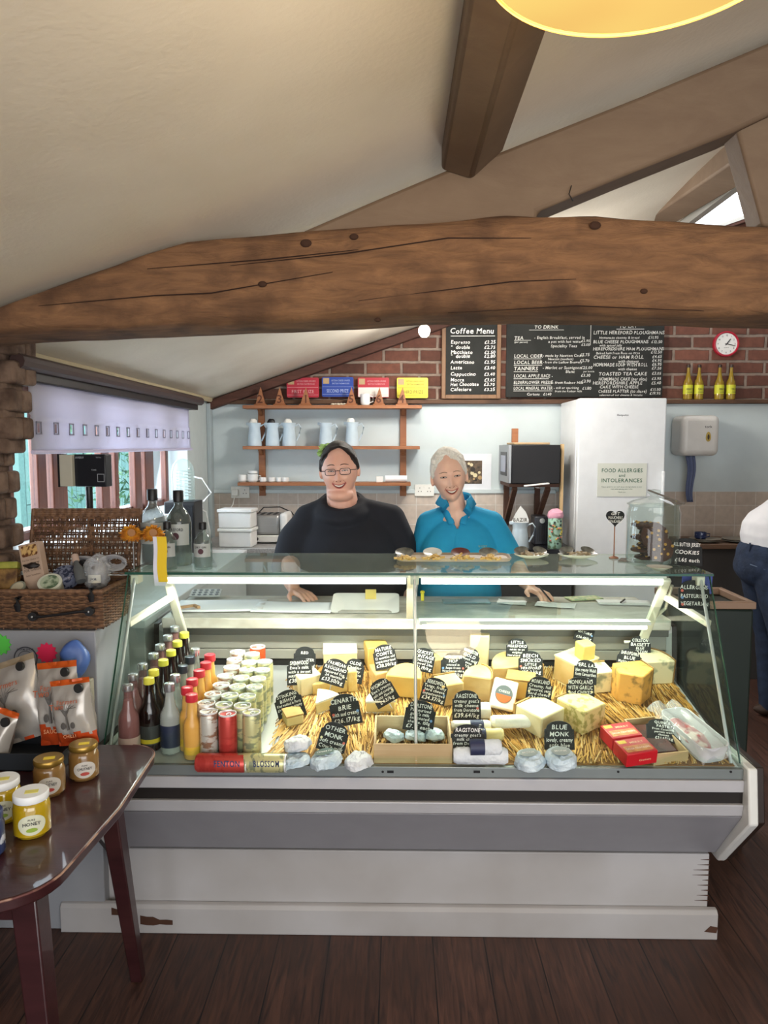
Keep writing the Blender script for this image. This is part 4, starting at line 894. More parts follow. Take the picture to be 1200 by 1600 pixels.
def cookie(label, loc, rot, rr_=.052):
    t = thing('cookie', label, 'cookie', loc, rot=rot, group='cookies in the glass jar')
    build('dough', crumple(MB().lathe([(rr_ * .8, -.007), (rr_, -.002), (rr_ * .97, .004), (rr_ * .6, .009), (.001, .010)], n=26, cap=(True, False)), .002, 60, int(loc[2] * 1000)), ck, t, world=False)
    rc = random.Random(int(loc[2] * 999)); mb = MB()
    for k in range(9): a = k * 2.4; q = rr_ * (.2 + .085 * k); mb.ell((q * cos(a), q * sin(a), .008), (.006, .006, .004), 8, 5)
    build('chip', mb, chp, t, world=False)['kind'] = 'stuff'
for i in range(9): cookie('dark cookie lying flat in the jar, %s from the bottom of its stack' % (labels_ord + ['ninth'])[i], cj + V((.022 * sin(i * 2.2), .028 + .012 * cos(i * 1.9), .019 + i * .0155)), (0, 0, i))
cookie('dark cookie with yellow chips standing upright and facing out of the jar', cj + V((-.005, -.028, .107)), (R(78), 0, 0), .05)
cookie('dark cookie standing low at the front of the jar', cj + V((.012, -.048, .062)), (R(80), R(6), 0), .048)
p = onz(1076, 884, GT); S(0, 0, 0, .105, .095, 3, ['ALL BUTTER JERSEY', 'COOKIES', '£1.65 each'], 'black slate cookie price sign at the right end of the glass top', lean=-14, loc=(p.x, p.y + .02, GT + .048), pin=False)
p = at(1093, 933, 2.46); S(0, 0, 0, .10, .092, 2, ['● ALLERGENS'.replace('● ', ''), 'PASTEURISED', 'VEGETARIAN'], 'black slate key sign with three coloured dots hung inside the right glass', 'rbr', lean=-14, loc=(p.x, p.y + .045, p.z), pin=False)
p = at(1089, 912, 2.56); t = thing('blue_card', 'crumpled blue card behind the black key sign inside the right glass', 'card', p); build('card', crumple(MB().box(p, (.105, .004, .075)), .003, 30), mat('card_blue', '#3f4b9a', .5), t, bevel=.001)
# heart sign on a stick
hp = onz(959, 872, GT); t = thing('heart_sign', 'black heart sign on a thin wooden stem and round foot', 'sign', hp); hz = at(959, 812, hp.y).z - GT
build('foot', MB().lathe([(.018, 0), (.018, .003), (.006, .008)], n=20), pine, t, world=False)
build('stem', MB().cyl((0, 0, .006), (0, 0, hz), .0022, n=8), pine, t, world=False)
hs = [(.0022 * 16 * sin(a) ** 3, .0022 * (13 * cos(a) - 5 * cos(2 * a) - 2 * cos(3 * a) - cos(4 * a))) for a in [2 * pi * k / 40 for k in range(40)]]
build('heart', MB().prismXZ([(x, hz + z + .008) for x, z in hs], -.005, -.001), slate, t, world=False)
mb = MB(); [mb.text(s, 0, hz + z, .011, y=-.0056, bold=1, jit=.05, maxw=.055) for s, z in (('GIFT', .018), ('VOUCHERS', .003), ('AVAILABLE', -.011))]; build('chalk_writing', mb, chalk, t, world=False, smooth=False)
# sample tray
tc_ = onz(708, 873, GT); t = thing('sample_tray', 'long pale wooden tray holding four dishes of cheese samples', 'tray', tc_)
Lt = (800 - 617) / 1150 * 2.73
build('tray', ring_loft(MB(), [[(x, y, z) for x, y in rrect(Lt * s_, .15 * s_, .03)] for s_, z in ((.97, 0), (1, .012), (.985, .013), (.96, .005))]), mat('pale_tray', '#b7a895', .5), t, world=False)
cc = mat('cheese_cubes', '#dcc07c', .55, col2='#c99f52', scale=40)
bowlm = mat('dish_white_glaze', '#dfe0d8', .2); olive = mat('dark_patterned_dish', '#4c4c46', .3, col2='#84847a', scale=30)
def chunks(label, c, r, n, seed, m=cc):
    rr_ = random.Random(seed); mb = MB()
    for k in range(n):
        a = rr_.uniform(0, 6.28); q = r * sqrt(rr_.random()); h = .003 + (1 - q / r) * .018 * rr_.random()
        mb.box((c[0] + q * cos(a) * 1.3, c[1] + q * sin(a), c[2] + h + .005), (.018, .009, .007), rot=(rr_.uniform(-.4, .4), rr_.uniform(-.4, .4), rr_.uniform(0, 3)))
    o = build('cheese_samples', mb, m, bevel=.001, seg=1); tag(o, label, 'cheese samples', kind='stuff'); return o
lab4 = ['far left', 'second from left', 'third from left', 'rightmost']
for i, px in enumerate((634, 678, 722, 766)):
    c = onz(px, 874, GT + .008); m_ = [olive, bowlm, mat('dish_dark_red', '#6b3a35', .3), olive][i]
    t = thing('sample_dish', ['patterned', 'white', 'dark red', 'patterned olive'][i] + ' sample dish propped at the back of the long tray, ' + lab4[i], 'dish', (c.x - .004, c.y + .030, c.z + .016), rot=(R(20), 0, 0), group=None)
    build('dish', MB().lathe([(.012, -.004), (.034, .006), (.036, .009), (.030, .006), (.001, -.001)], n=26, cap=(True, False)), m_, t, world=False)
    chunks('heap of small cheese samples on the long tray, ' + lab4[i], (c.x, c.y - .012, c.z - .002), .030, 26, i)
for px, w_, lab in ((830, .135, 'white oval plate of samples right of the long tray'), (903, .155, 'larger white oval plate of samples left of the heart sign')):
    c = onz(px, 872, GT); t = thing('sample_plate', lab, 'plate', c)
    build('plate', MB().lathe([(.028, 0), (.062, .012), (.066, .017), (.058, .012), (.03, .005), (.001, .005)], n=36, cap=(True, False), sx=w_ / .132, sy=.75), bowlm, t, world=False)
    chunks('pale samples lying on the ' + ('smaller' if px == 830 else 'larger') + ' oval plate', (c.x, c.y, c.z + .008), .032, 18, px, mat('pale_sample', '#b9aa8c', .6, col2='#8d7a5e', scale=40))
    for s_ in (-1, 1):
        q = thing('sample_cup', ('left' if s_ < 0 else 'right') + ' small dark cup leaning on the ' + ('smaller' if px == 830 else 'larger') + ' oval plate', 'cup', c + V((s_ * w_ * .26, .02, .022)), rot=(R(22), R(s_ * 10), 0)); build('cup', MB().lathe([(.010, -.010), (.026, .006), (.028, .008), (.022, .004), (.001, -.006)], n=20, cap=(True, False)), olive, q, world=False)
c = onz(1022, 887, GT); c.y -= .05; t = thing('small_dish', 'small shallow white dish in front of the cookie jar', 'dish', c)
build('dish', MB().lathe([(.02, 0), (.04, .012), (.044, .013), (.038, .010), (.02, .003), (.001, .003)], n=28, cap=(True, False)), bowlm, t, world=False)
p = onz(985, 876, GT); t = thing('leaflet', 'dark printed leaflet lying flat beside the cookie jar', 'leaflet', p, rz=R(-25)); build('sheet', MB().box((-.015, 0, .0018), (.05, .085, .002)), mat('leaflet_dark', '#3c3a34', .5, col2='#6d6455', scale=50), t, world=False)

# ================================================================ ON THE MARBLE
MT = .9865
pap = mat('paper_sheet', '#eceef0', .7, col2='#dfe2e6', scale=3, bump=.1)
def sheet(label, px, py, w, d, rz, z=0, m=pap, lines=None, name='paper_sheet', cat='paper', curl=.006, th=.0012):
    t = thing(name, label, cat, onz(px, py, MT + z), rz=R(rz))
    b_ = build('sheet', MB().grid(lambda u, v: ((u - .5) * w, (v - .5) * d, .0015 + curl * (abs(u - .5) * 2) ** 3 * abs(noise.noise(V((px, u * 2, v * 3)))) * 3), 14, 10), m, t, world=False); s_ = b_.modifiers.new('s', 'SOLIDIFY'); s_.thickness = th; s_.offset = 1
    if lines:
        mb = MB(); M_ = Matrix.Translation((0, 0, .012 if curl > .005 else .004)) @ Matrix.Rotation(R(-90), 4, 'X')
        for i, s in enumerate(lines): mb.text(s, 0, d * .32 - i * d * .16, d * .06, maxw=w * .8, M=M_)
        build('print', mb, mat('print_ink', '#3c4250', .7), t, world=False, smooth=False)
    return t
sheet('large stack of white greaseproof sheets at the left end of the marble', 345, 948, .36, .20, 4, th=.006, curl=.004)
sheet('white greaseproof sheets beside the first woman\'s hand', 460, 950, .32, .18, -3, z=.0015, th=.004, curl=.006)
t = thing('egg_tray', 'grey moulded cup tray lying on the papers at the left', 'tray', onz(322, 928, MT + .014), rot=(R(10), 0, R(5)))
mb = MB().box((0, 0, .004), (.13, .08, .006)); mb.mi = 1
for i in range(5):
    for j in range(3): mb.cyl((-.05 + i * .025, -.026 + j * .026, .007), (-.05 + i * .025, -.026 + j * .026, .009), .008, n=8)
build('tray', mb, [mat('pulp_grey', '#b5b7b8', .8), mat('pulp_dark', '#70747a', .8)], t, world=False)
t = thing('cardboard_strip', 'small folded brown cardboard strip on the left papers', 'cardboard', onz(285, 951, MT + .012), rz=R(40)); build('strip', MB().box((0, 0, .006), (.09, .012, .01)).box((.05, -.02, .006), (.012, .05, .01)), mat('cardboard', '#b38f6a', .8), t, world=False)
t = thing('foam_tray', 'white dished plastic tray with a yellow tag beneath the top glass', 'tray', onz(571, 950, MT), rot=(R(12), 0, 0))
build('tray', ring_loft(MB(), [[(x, y, z) for x, y in rrect(w_, d_, .02)] for w_, d_, z in ((.20, .13, 0), (.27, .19, .022), (.275, .195, .024), (.262, .182, .022), (.19, .12, .004))]), white, t, world=False)
tg_ = build('yellow_tag', MB().box((.02, .06, .035), (.045, .004, .04), rot=(R(-20), 0, 0)), mat('tag_yellow', '#e2c766', .5), t, world=False)
sheet('blue printed price list lying right of the centre rod', 728, 940, .20, .09, 2, lines=['PRICE LIST', 'COUNTER CHEESES', 'ORDER BOOK'], m=mat('paper_bluegrey', '#8fa9b5', .6), curl=.001)
sheet('small white receipt just left of the writing hand', 800, 942, .12, .08, -14, lines=['COFFEE', 'CAKE'])
sheet('white note sheet under the writing hand', 868, 946, .16, .09, -18, z=.002)
sheet('cream and green booklet beside the writing hand', 912, 936, .15, .07, 14, m=mat('booklet_cream', '#d5d3a6', .6, col2='#8fae8c', scale=60), name='booklet', cat='booklet', curl=.001, th=.005)
t_ = sheet('white paper with a pen on it at the right end of the marble', 975, 942, .22, .10, -6, z=.001, curl=.001)
t = thing('pen', 'black pen lying on the right-hand paper', 'pen', onz(973, 940, MT + .008), rz=R(60)); build('barrel', MB().cyl((-.035, 0, .003), (.035, 0, .003), .0035, n=8), black, t, world=False)
t = thing('yellow_clip', 'small yellow plastic peg just right of the centre rod', 'peg', onz(660, 939, MT)); build('peg', MB().box((0, 0, .018), (.014, .012, .034)).ell((0, 0, .038), (.010, .008, .008)), mat('peg_yellow', '#e8dc3c', .4), t, world=False, bevel=.003)

# ================================================================ HAMPER AND STAND (left)
wick = mat('wicker_brown', '#815f45', .6, col2='#5c4230', scale=60, bump=.2); wick2 = mat('wicker_dark', '#5c4433', .6, col2='#443025', scale=60)
std = thing('display_stand', 'grey boxed display stand with round emblem poster under the wicker hamper', 'stand', (-1.2, 2.5, 0))
build('carcass', MB().b2(-1.405, -.992, 2.36, 2.66, 0, 1.04), mat('stand_grey', '#8f9196', .6), std, bevel=.004)
build('lower_box', MB().b2(-1.10, -1.0, 2.22, 2.358, .62, .885), mat('stand_beige', '#9c9484', .6), std, bevel=.004)
e = at(38, 1030, 2.35); mb = MB()
def annul(mb, c, r0, r1, y, n=32):
    vs = [(c.x + r * cos(2 * pi * k / n), y, c.z + r * sin(2 * pi * k / n)) for r in (r0, r1) for k in range(n)]; mb.add(vs, [(k, (k + 1) % n, n + (k + 1) % n, n + k) for k in range(n)])
annul(mb, e, .036, .040, 2.3585); annul(mb, e, .024, .026, 2.3585); mb.text('FARM SHOP', e.x, e.z + .027, .007, y=2.3585, bold=1); mb.ell((e.x, 2.358, e.z), (.014, .001, .012), 10, 6)
build('emblem_print', mb, mat('emblem_grey', '#3e3f49', .6), std, smooth=False)
for px, py, c1, lab in ((72, 1021, '#ef3160', 'bright pink star sticker'), (0, 1008, '#57c24a', 'bright green star sticker')):
    e = at(px, py, 2.352); pts = [(e.x + (.028 if k % 2 else .036) * cos(2 * pi * k / 24), e.z + (.028 if k % 2 else .036) * sin(2 * pi * k / 24)) for k in range(24)]
    o = build('star_sticker', MB().prismXZ(pts, 2.356, 2.3585), mat('sticker_' + c1[1:], c1, .5), std); o['label'] = lab
t = thing('blue_bag', 'crumpled blue plastic bag between the stand and the counter glass', 'bag', at(120, 1050, 2.33)); p = at(118, 1030, 2.31)
build('bag', crumple(MB().ell((p.x, 2.30, p.z), (.045, .035, .07), 26, 18), .012, 18, 2), mat('bag_blue', '#5f7fc4', .35, col2='#4867ac'), t)
p = V((-1.045, 2.29, .886)); t = thing('glass_tumbler', 'clear straight glass on the beige ledge under the hamper', 'glass', p); build('glass', MB().lathe([(.030, 0), (.033, .09), (.030, .09), (.028, .005), (.001, .005)], n=24, cap=(True, False)), jg, t, world=False)
# hamper base
HX0, HX1, HY0, HY1, HZ0, HZ1 = -1.385, -.972, 2.37, 2.63, 1.042, 1.17
hm = thing('wicker_hamper', 'open brown wicker hamper with black straps at the left end of the counter', 'hamper', ((HX0 + HX1) / 2, (HY0 + HY1) / 2, HZ0))
mb = MB(); rw = random.Random(9); NR = 13
def loop(z, off, amp, ph, n=120):
    out = []; P = [(HX0, HY0), (HX1, HY0), (HX1, HY1), (HX0, HY1)]; L_ = [HX1 - HX0, HY1 - HY0] * 2; T_ = sum(L_)
    for k in range(n):
        s = T_ * k / n; e = 0
        while s > L_[e]: s -= L_[e]; e += 1
        a, b_ = P[e], P[(e + 1) % 4]; u = s / L_[e]; nx, ny = [(0, -1), (1, 0), (0, 1), (-1, 0)][e]
        w_ = off + amp * sin(k * pi / 2 + ph); out.append((a[0] + (b_[0] - a[0]) * u + nx * w_, a[1] + (b_[1] - a[1]) * u + ny * w_, z + rw.uniform(-.0006, .0006)))
    return out
for i in range(NR * 2): mb.mi = i % 3 == 0; mb.tube(loop(HZ0 + .006 + i * (HZ1 - HZ0 - .014) / (NR * 2 - 1), 0, .0035, (i % 2) * pi), .0034, 5, closed=True)
mb.mi = 0; mb.tube(loop(HZ1, 0, .001, 0), .008, 7, closed=True)
for k in range(48):
    p = loop((HZ0 + HZ1) / 2, 0, 0, 0, 48)[k]; mb.cyl((p[0], p[1], HZ0), (p[0], p[1], HZ1), .002, n=5)
build('basket', mb, [wick, wick2], hm, ang=60)
build('basket_floor', MB().b2(HX0 + .005, HX1 - .005, HY0 + .005, HY1 - .005, HZ0 + .002, HZ0 + .008), wick2, hm)
# lid: rows of woven strands with open gaps
LX0, LX1, LZ0, LZ1 = -1.345, -.945, 1.185, 1.415
def lp(x, z): return (x, 2.642 + (z - LZ0) * .22, z)
mb = MB(); rows = 10; rh_ = (LZ1 - LZ0 - .03) / rows
for i in range(rows + 1):
    z = LZ0 + i * rh_; mb.mi = i % 2
    for dz in (-.0035, .0035):
        mb.tube([V(lp(LX0 + (LX1 - LX0) * k / 60, z + dz)) + V((0, .003 * sin(k * pi / 2 + i), 0)) for k in range(61)], .0032, 5)
for i in range(rows):
    z0 = LZ0 + i * rh_; x = LX0
    while x < LX1:
        k = rw.random(); w_ = rw.uniform(.0022, .0042); dense = noise.noise(V((x * 16, i * .35, 1))) > -.08
        sk = rw.uniform(-.003, .003); mb.mi = rw.random() < .35
        mb.tube([lp(x, z0), lp(x + sk, z0 + rh_ * .5), lp(x, z0 + rh_)], w_ * .62, 5); x += w_ * (1.45 if dense else 2.7)
mb.mi = 0
for k in range(26): x = LX0 + (LX1 - LX0) * k / 25; mb.tube([V(lp(x, LZ0)) + V((0, .004, 0)), V(lp(x, LZ1)) + V((0, .004, 0))], .003, 5)
for z in (LZ1 - .026, LZ1 - .018, LZ1 - .010, LZ1 - .002):
    a, b_ = (LX0, LX1)
    mb.tube([V(lp(a + (b_ - a) * k / 60, z)) + V((0, .002 * sin(k * pi / 2), 0)) for k in range(61)], .0046, 6)
for x in (LX0, LX1): mb.tube([lp(x, LZ0), lp(x, LZ1)], .007, 7)
build('lid', mb, [wick, wick2], hm, ang=60)
strap = mat('strap_black', '#1b1a1c', .5)
p0, p1 = at(52, 963, 2.355), at(140, 955, 2.355)
mb = MB(); mb.tube([p0, p0 + V((.03, -.006, 0)), (p0 + p1) / 2 + V((0, -.010, .0)), p1 + V((-.03, -.006, 0)), p1], [.010, .005, .005, .005, .010], 8, flat=.9)
for p in (p0, p1): mb.cyl(p + V((0, .008, 0)), p + V((0, -.008, 0)), .015, n=16)
h_ = build('carry_handle', mb, strap, hm)
build('rivet', MB().ell(p0 + V((0, -.010, 0)), (.004, .003, .004)).ell(p1 + V((0, -.010, 0)), (.004, .003, .004)), steel, h_)
for px, py in ((143, 930), (28, 945)):
    p = at(px, py, 2.358); build('strap', MB().tube([p + V((0, .02, .025)), p + V((0, 0, .022)), p + V((0, -.006, 0)), p + V((0, -.002, -.022))], [.010, .011, .012, .008], 8, flat=.35), strap, hm, bevel=0)
# hamper contents
t = thing('toast_box', 'pale toast-for-cheese carton leaning in the left of the hamper', 'box', at(62, 900, 2.48), rot=(R(-8), R(-14), R(-8)))
build('carton', MB().box((-.012, 0, .035), (.078, .03, .165)), mat('carton_beige', '#b39a86', .6), t, world=False, bevel=.0015)
mb = MB(); mb.mi = 0; [mb.text(s, -.012, z, h, y=-.0156, maxw=.066, bold=b__) for s, z, h, b__ in (('The Fine Cheese Co', .058, .006, 0), ('TOAST', .034, .016, 1), ('FOR CHEESE', .021, .009, 1), ('dates hazelnuts', .005, .006, 0))]
build('print', mb, mat('print_brown', '#5c4a3c', .7), t, world=False, smooth=False)
mb = MB(); mb.add([(x - .012, -.0158, .092 + z) for x, z in rrect(.062, .038, .008)], [tuple(range(24))]); build('picture', mb, mat('toast_picture', '#c9a468', .6, col2='#5e3418', scale=60, lo=.44, hi=.54), t, world=False)
t = thing('cracker_pack', 'dark cracker packet with green top at the far left of the hamper', 'packet', at(8, 905, 2.46), rot=(R(-15), 0, R(10))); t.location.x += .01
build('packet', MB().box((0, 0, 0), (.07, .04, .07)), mat('pack_brown', '#4a3320', .25, col2='#8a6a3a', scale=30), t, world=False, bevel=.004); build('packet_top', MB().box((0, 0, .047), (.068, .038, .024)), mat('pack_green', '#6d7a2c', .3, col2='#98953f', scale=30), t, world=False, bevel=.004); build('white_band', MB().box((0, -.002, -.042), (.074, .042, .014)), white, t, world=False)
def pot(label, px, py, Y, r, h, m, lm_, rot=(0, 0, 0), name='preserve_jar', disc=None):
    t = thing(name, label, 'jar', at(px, py, Y), rot=rot); build('jar', MB().lathe([(r * .9, -h / 2), (r, -h / 2 + .004), (r, h * .3), (r * .88, h * .4)], n=24), m, t, world=False)
    l = build('lid', MB().lathe([(r * 1.02, h * .36), (r * 1.04, h * .38), (r * 1.03, h * .5), (r * .95, h * .52)], n=24), lm_, t, world=False)
    if disc: build('lid_label', MB().lathe([(r * .8, h * .521), (r * .8, h * .527)], n=24), disc, l, world=False)
    return t
pot('round pale tub with green striped lid label tilted at the hamper\'s front', 80, 917, 2.44, .038, .05, mat('tub_cream', '#b9b59e', .5), mat('tub_lid', '#cdd0bf', .3), (R(38), 0, R(10)), 'cheese_tub', mat('label_sage', '#53684f', .5, col2='#a9b59c', scale=14, lo=.45, hi=.5))
pot('small dark jar tilted at the hamper\'s front left corner', 32, 924, 2.44, .026, .045, mat('chutney_dark', '#3a2c28', .2), mat('lid_mix', '#8b8f80', .3), (R(40), 0, R(-10)), disc=mat('label_cream', '#c9c3ab', .5))
t = thing('small_green_carton', 'small sage green carton with a bow print standing in the hamper', 'box', at(57, 907, 2.50), rot=(R(-4), R(-6), 0)); build('carton', MB().box((0, 0, 0), (.04, .03, .055)), mat('carton_sage', '#5d6d58', .6), t, world=False, bevel=.002)
t = thing('dark_rosette_bow', 'small dark ribbon bow in front of the toast carton', 'bow', at(50, 884, 2.465)); build('bow', crumple(MB().ell((0, 0, 0), (.030, .008, .010), 18, 8), .006, 70, 4), mat('bow_black', '#1f1714', .5), t, world=False)
bw = mat('blue_white_print', '#6f7488', .25, col2='#2c3146', scale=70, lo=.45, hi=.52)
t = thing('blue_patterned_tin', 'dark blue and white patterned tin lying in the middle of the hamper', 'tin', at(103, 902, 2.50), rot=(R(30), 0, 0)); build('tin', MB().lathe([(.042, -.02), (.044, .0), (.044, .018), (.038, .024)], n=30), bw, t, world=False)
t = thing('cellophane_parcel', 'shiny cellophane-wrapped gift jar with pale label on the right of the hamper', 'parcel', at(152, 895, 2.51)); build('jar', MB().lathe([(.030, -.05), (.034, -.045), (.034, .02), (.025, .035)], n=24), mat('chutney_mix', '#8d8a86', .2, col2='#4c4c50', scale=30), t, world=False)
mb = MB().add([(.0345 * sin(a), -.0348 * cos(a), z) for z in (-.03, -.002) for a in [-.7 + .2 * k for k in range(8)]], [(k, k + 1, k + 9, k + 8) for k in range(7)]); mb.mi = 1; mb.text('JAM', 0, -.02, .009, y=-.0362, bold=1)
build('label', mb, [mat('label_offwhite', '#cfcab8', .6), mat('label_ink', '#3b3a3c', .6)], t, world=False); build('cellophane', crumple(MB().ell((0, 0, .0), (.045, .042, .065), 28, 20), .012, 34, 9), mat('crinkled_film', '#e8ecef', .12, alpha=.28), t, world=False, ang=12)
for i, (px, py, lab) in enumerate(((135, 880, 'left coiled cellophane gift wrap with dark cap at the back of the hamper'), (180, 878, 'right coiled cellophane gift wrap at the back of the hamper'))):
    t = thing('cellophane_roll', lab, 'wrapping', at(px, py, 2.56)); mb = MB()
    for k in range(4): mb.tube([(.045 * cos(a) * (1 - .14 * k), .01 * k - .02, .026 * sin(a) * (1 - .14 * k)) for a in [2 * pi * j / 24 for j in range(24)]], .005, 6, closed=True)
    build('coil', crumple(mb, .002, 60, i), mat('cellophane_grey', '#a7a6a8', .15, alpha=.7), t, world=False, ang=20)
    if i == 0: build('cap', MB().cyl((0, -.02, 0), (0, -.045, 0), .017, n=16), black, t, world=False, bevel=.002)
t = thing('small_bottle', 'small corked bottle leaning in the hamper behind the green striped tub', 'bottle', at(122, 889, 2.47), rot=(R(-30), R(-28), 0)); build('glass', MB().lathe([(.016, -.05), (.017, -.045), (.017, .0), (.009, .018), (.008, .03)], n=16), mat('bottle_smoke', '#5c5f60', .15), t, world=False); build('cork', MB().lathe([(.010, .03), (.012, .033), (.012, .055), (.010, .057)], n=14), mat('cork_pink', '#b49c8c', .7), t, world=False)
t = thing('scale_display', 'black scale display unit with cream side on a pole before the window', 'display', at(138, 735, 2.95))
c = at(138, 735, 2.95); q = V(c)
build('housing', MB().box((c.x + .02, c.y, c.z), (.135, .05, .130), rot=(0, R(0), R(-8))), mat('display_black', '#1a1c22', .35), t, bevel=.004)
build('cream_side', MB().box((c.x - .075, c.y - .004, c.z), (.055, .052, .126), rot=(0, 0, R(-8))), mat('display_cream', '#b9b4a2', .5), t, bevel=.002); build('side_edge', MB().box((c.x - .105, c.y, c.z), (.008, .054, .132), rot=(0, 0, R(-8))), black, t)
mb = MB(); M_ = Matrix.Translation(c + V((.02, -.0005, 0))) @ Matrix.Rotation(R(-8), 4, 'Z')
mb.text('AVERY', -.042, .048, .008, y=-.0257, M=M_, bold=1); mb.text('TOTAL', .04, .05, .005, y=-.0257, M=M_); mb.text('TARE', .018, 0, .006, y=-.0257, M=M_)
for a, b_, c_, d_ in ((.032, .062, -.045, -.043), (.032, .062, -.015, -.013), (.032, .034, -.045, -.013), (.060, .062, -.045, -.013)): mb.add([(a, -.0257, c_), (b_, -.0257, c_), (b_, -.0257, d_), (a, -.0257, d_)], [(0, 1, 2, 3)], M_)
build('print', mb, mat('display_print', '#a9adb3', .6), t, smooth=False)
build('pole', MB().cyl((c.x, c.y + .0, .957), (c.x, c.y, c.z - .066), .014, n=12), black, t); build('foot', MB().box((c.x, c.y, .962), (.12, .10, .010)), black, t, bevel=.003)

# ================================================================ TABLE (front left)
tw = wood_mat('dark_mahogany', '#3c1d20', '#2a1215', .32, 3, (1.5, 9, 9), .06, c3='#4a2a28', coat=.3)
tb = thing('side_table', 'dark mahogany side table with pale worn and highlighted edge in the left foreground', 'table', (-1.1, 1.7, 0))
x1_, ya, yb = -.705, 1.36, 2.135
out = [(x1_ - .13 + .13 * cos(a), ya + .13 + .13 * sin(a)) for a in [-pi / 2 + pi / 2 * k / 8 for k in range(9)]] + [(x1_ + .015, 1.75)] + [(x1_ - .09 + .09 * cos(a), yb - .09 + .09 * sin(a)) for a in [pi / 2 * k / 8 for k in range(9)]] + [(-1.38, yb), (-1.38, ya)]
build('tabletop', MB().prism(out, .028, Matrix.Translation((0, 0, .722))), tw, tb, bevel=.005, seg=3)
build('worn_highlight_edge', MB().tube([(x, y, .7475) for x, y in out[:19]], .0026, 6), mat('worn_highlight_pale', '#9c7a68', .6, col2='#5c3230', scale=18, lo=.42, hi=.55), tb)  # pale strip colours in the edge highlight along with the worn wood
def taperleg(a, b, w0, w1):
    a, b = V(a), V(b); vs = [a + V((x * w0, y * w0, 0)) for x, y in ((-1, -1), (1, -1), (1, 1), (-1, 1))] + [b + V((x * w1, y * w1, 0)) for x, y in ((-1, -1), (1, -1), (1, 1), (-1, 1))]
    return MB().add(vs, [(0, 1, 2, 3), (7, 6, 5, 4), (0, 4, 5, 1), (1, 5, 6, 2), (2, 6, 7, 3), (3, 7, 4, 0)])
for a, b_ in (((-.775, 1.46, .722), (-.715, 1.43, 0)), ((-.84, 2.03, .722), (-.80, 2.13, 0)), ((-1.33, 1.46, .722), (-1.37, 1.42, 0)), ((-1.32, 2.03, .722), (-1.36, 2.08, 0))):
    build('leg', taperleg(a, b_, .028, .018), tw, tb, bevel=.004)
build('rail', MB().b2(-1.30, -.80, 1.47, 1.49, .64, .722).b2(-1.30, -.84, 2.0, 2.02, .64, .722).b2(-.81, -.79, 1.49, 2.0, .64, .722).b2(-1.32, -1.30, 1.49, 2.0, .64, .722), tw, tb, bevel=.002)
build('stretcher', MB().cyl((-1.34, 1.45, .28), (-.745, 1.445, .28), .006, n=8), mat('stretcher_steel', '#6c7480', .4, .5), tb)
TT = .751
def jar(label, px, py, r, h, m, lidm, lidh=.018, print_='HONEY', labc='#cfd0b8', sticker=None, ry=0, group=None):
    t = thing('preserve_jar', label, 'jar', onz(px, py, TT), rz=R(ry), group=group)
    build('jar', MB().lathe([(r * .85, 0), (r, .008), (r, h * .68), (r * .9, h * .80), (r * .82, h * .83)], n=30), m, t, world=False)
    l = build('lid', MB().lathe([(r * .92, h - lidh), (r * .95, h - lidh + .002), (r * .95, h - .003), (r * .9, h), (.001, h)], n=32, cap=(True, False)), lidm, t, world=False)
    if sticker: build('lid_sticker', MB().box((r * .1, -r * .1, h + .0006), (r * .7, r * .4, .001), rot=(0, 0, .3)), sticker, l, world=False)
    mb = MB(); a0 = .45
    mb.grid(lambda u, v: (r * 1.016 * sin(a0 + .75 * max(v, .02) * cos(2 * pi * u)), -r * 1.016 * cos(a0 + .75 * max(v, .02) * cos(2 * pi * u)), h * (.36 + .24 * max(v, .02) * sin(2 * pi * u))), 28, 5)
    mb.mi = 1; M_ = Matrix.Rotation(a0, 4, 'Z'); mb.text(print_, 0, h * .36, h * .08, y=-r * 1.045, bold=1, maxw=r * .95, M=M_); mb.text('PURE', 0, h * .47, h * .045, y=-r * 1.045, maxw=r * .8, M=M_)
    mb.mi = 2; mb.add([(r * .3 * cos(q), -r * 1.042, h * .25 + h * .05 * sin(q)) for q in [2 * pi * k / 16 for k in range(16)]], [tuple(range(16))], M_)
    build('label', mb, [mat('jarlabel' + labc[1:], labc, .5), mat('label_ink', '#3b3a3c', .6), mat('label_green' if print_ == 'HONEY' else 'label_red', '#8aa33a' if print_ == 'HONEY' else '#b0453c', .5)], t, world=False)
    return t
honey = mat('honey_yellow', '#b79a1c', .06, col2='#a3850f', coat=1); mustard = mat('mustard_brown', '#8c6a3c', .2, col2='#7a5a30', coat=.6); goldlid = mat('lid_gold', '#a0803c', .3, .7); wlid = mat('lid_white', '#e6e8ea', .35); ystick = mat('sticker_yellow', '#e3c83a', .5)
jar('bright yellow honey jar with white lid nearest the viewer on the table', 51, 1300, .041, .100, honey, wlid, sticker=mat('lid_print_yellow', '#d9d06a', .5))
jar('second honey jar with white lid, cut by the left edge behind the first', 6, 1278, .041, .100, honey, wlid, sticker=mat('lid_print_yellow', '#d9d06a', .5))
jar('brown mustard jar with gold lid, middle of the group on the table', 78, 1238, .039, .094, mustard, goldlid, .014, 'CHUTNEY', '#c9c4bd', ystick)
jar('brown mustard jar with gold lid, furthest right and nearest the glass counter', 132, 1213, .039, .094, mustard, goldlid, .014, 'CHUTNEY', '#c9c4bd', ystick)
jar('dark blue patterned jar at the very left edge in front of the honey', -22, 1335, .040, .10, mat('jar_navy', '#28345c', .3, col2='#c5cbd8', scale=40, lo=.38, hi=.42), mat('lid_blue', '#2a3a6a', .35), print_='JAM')
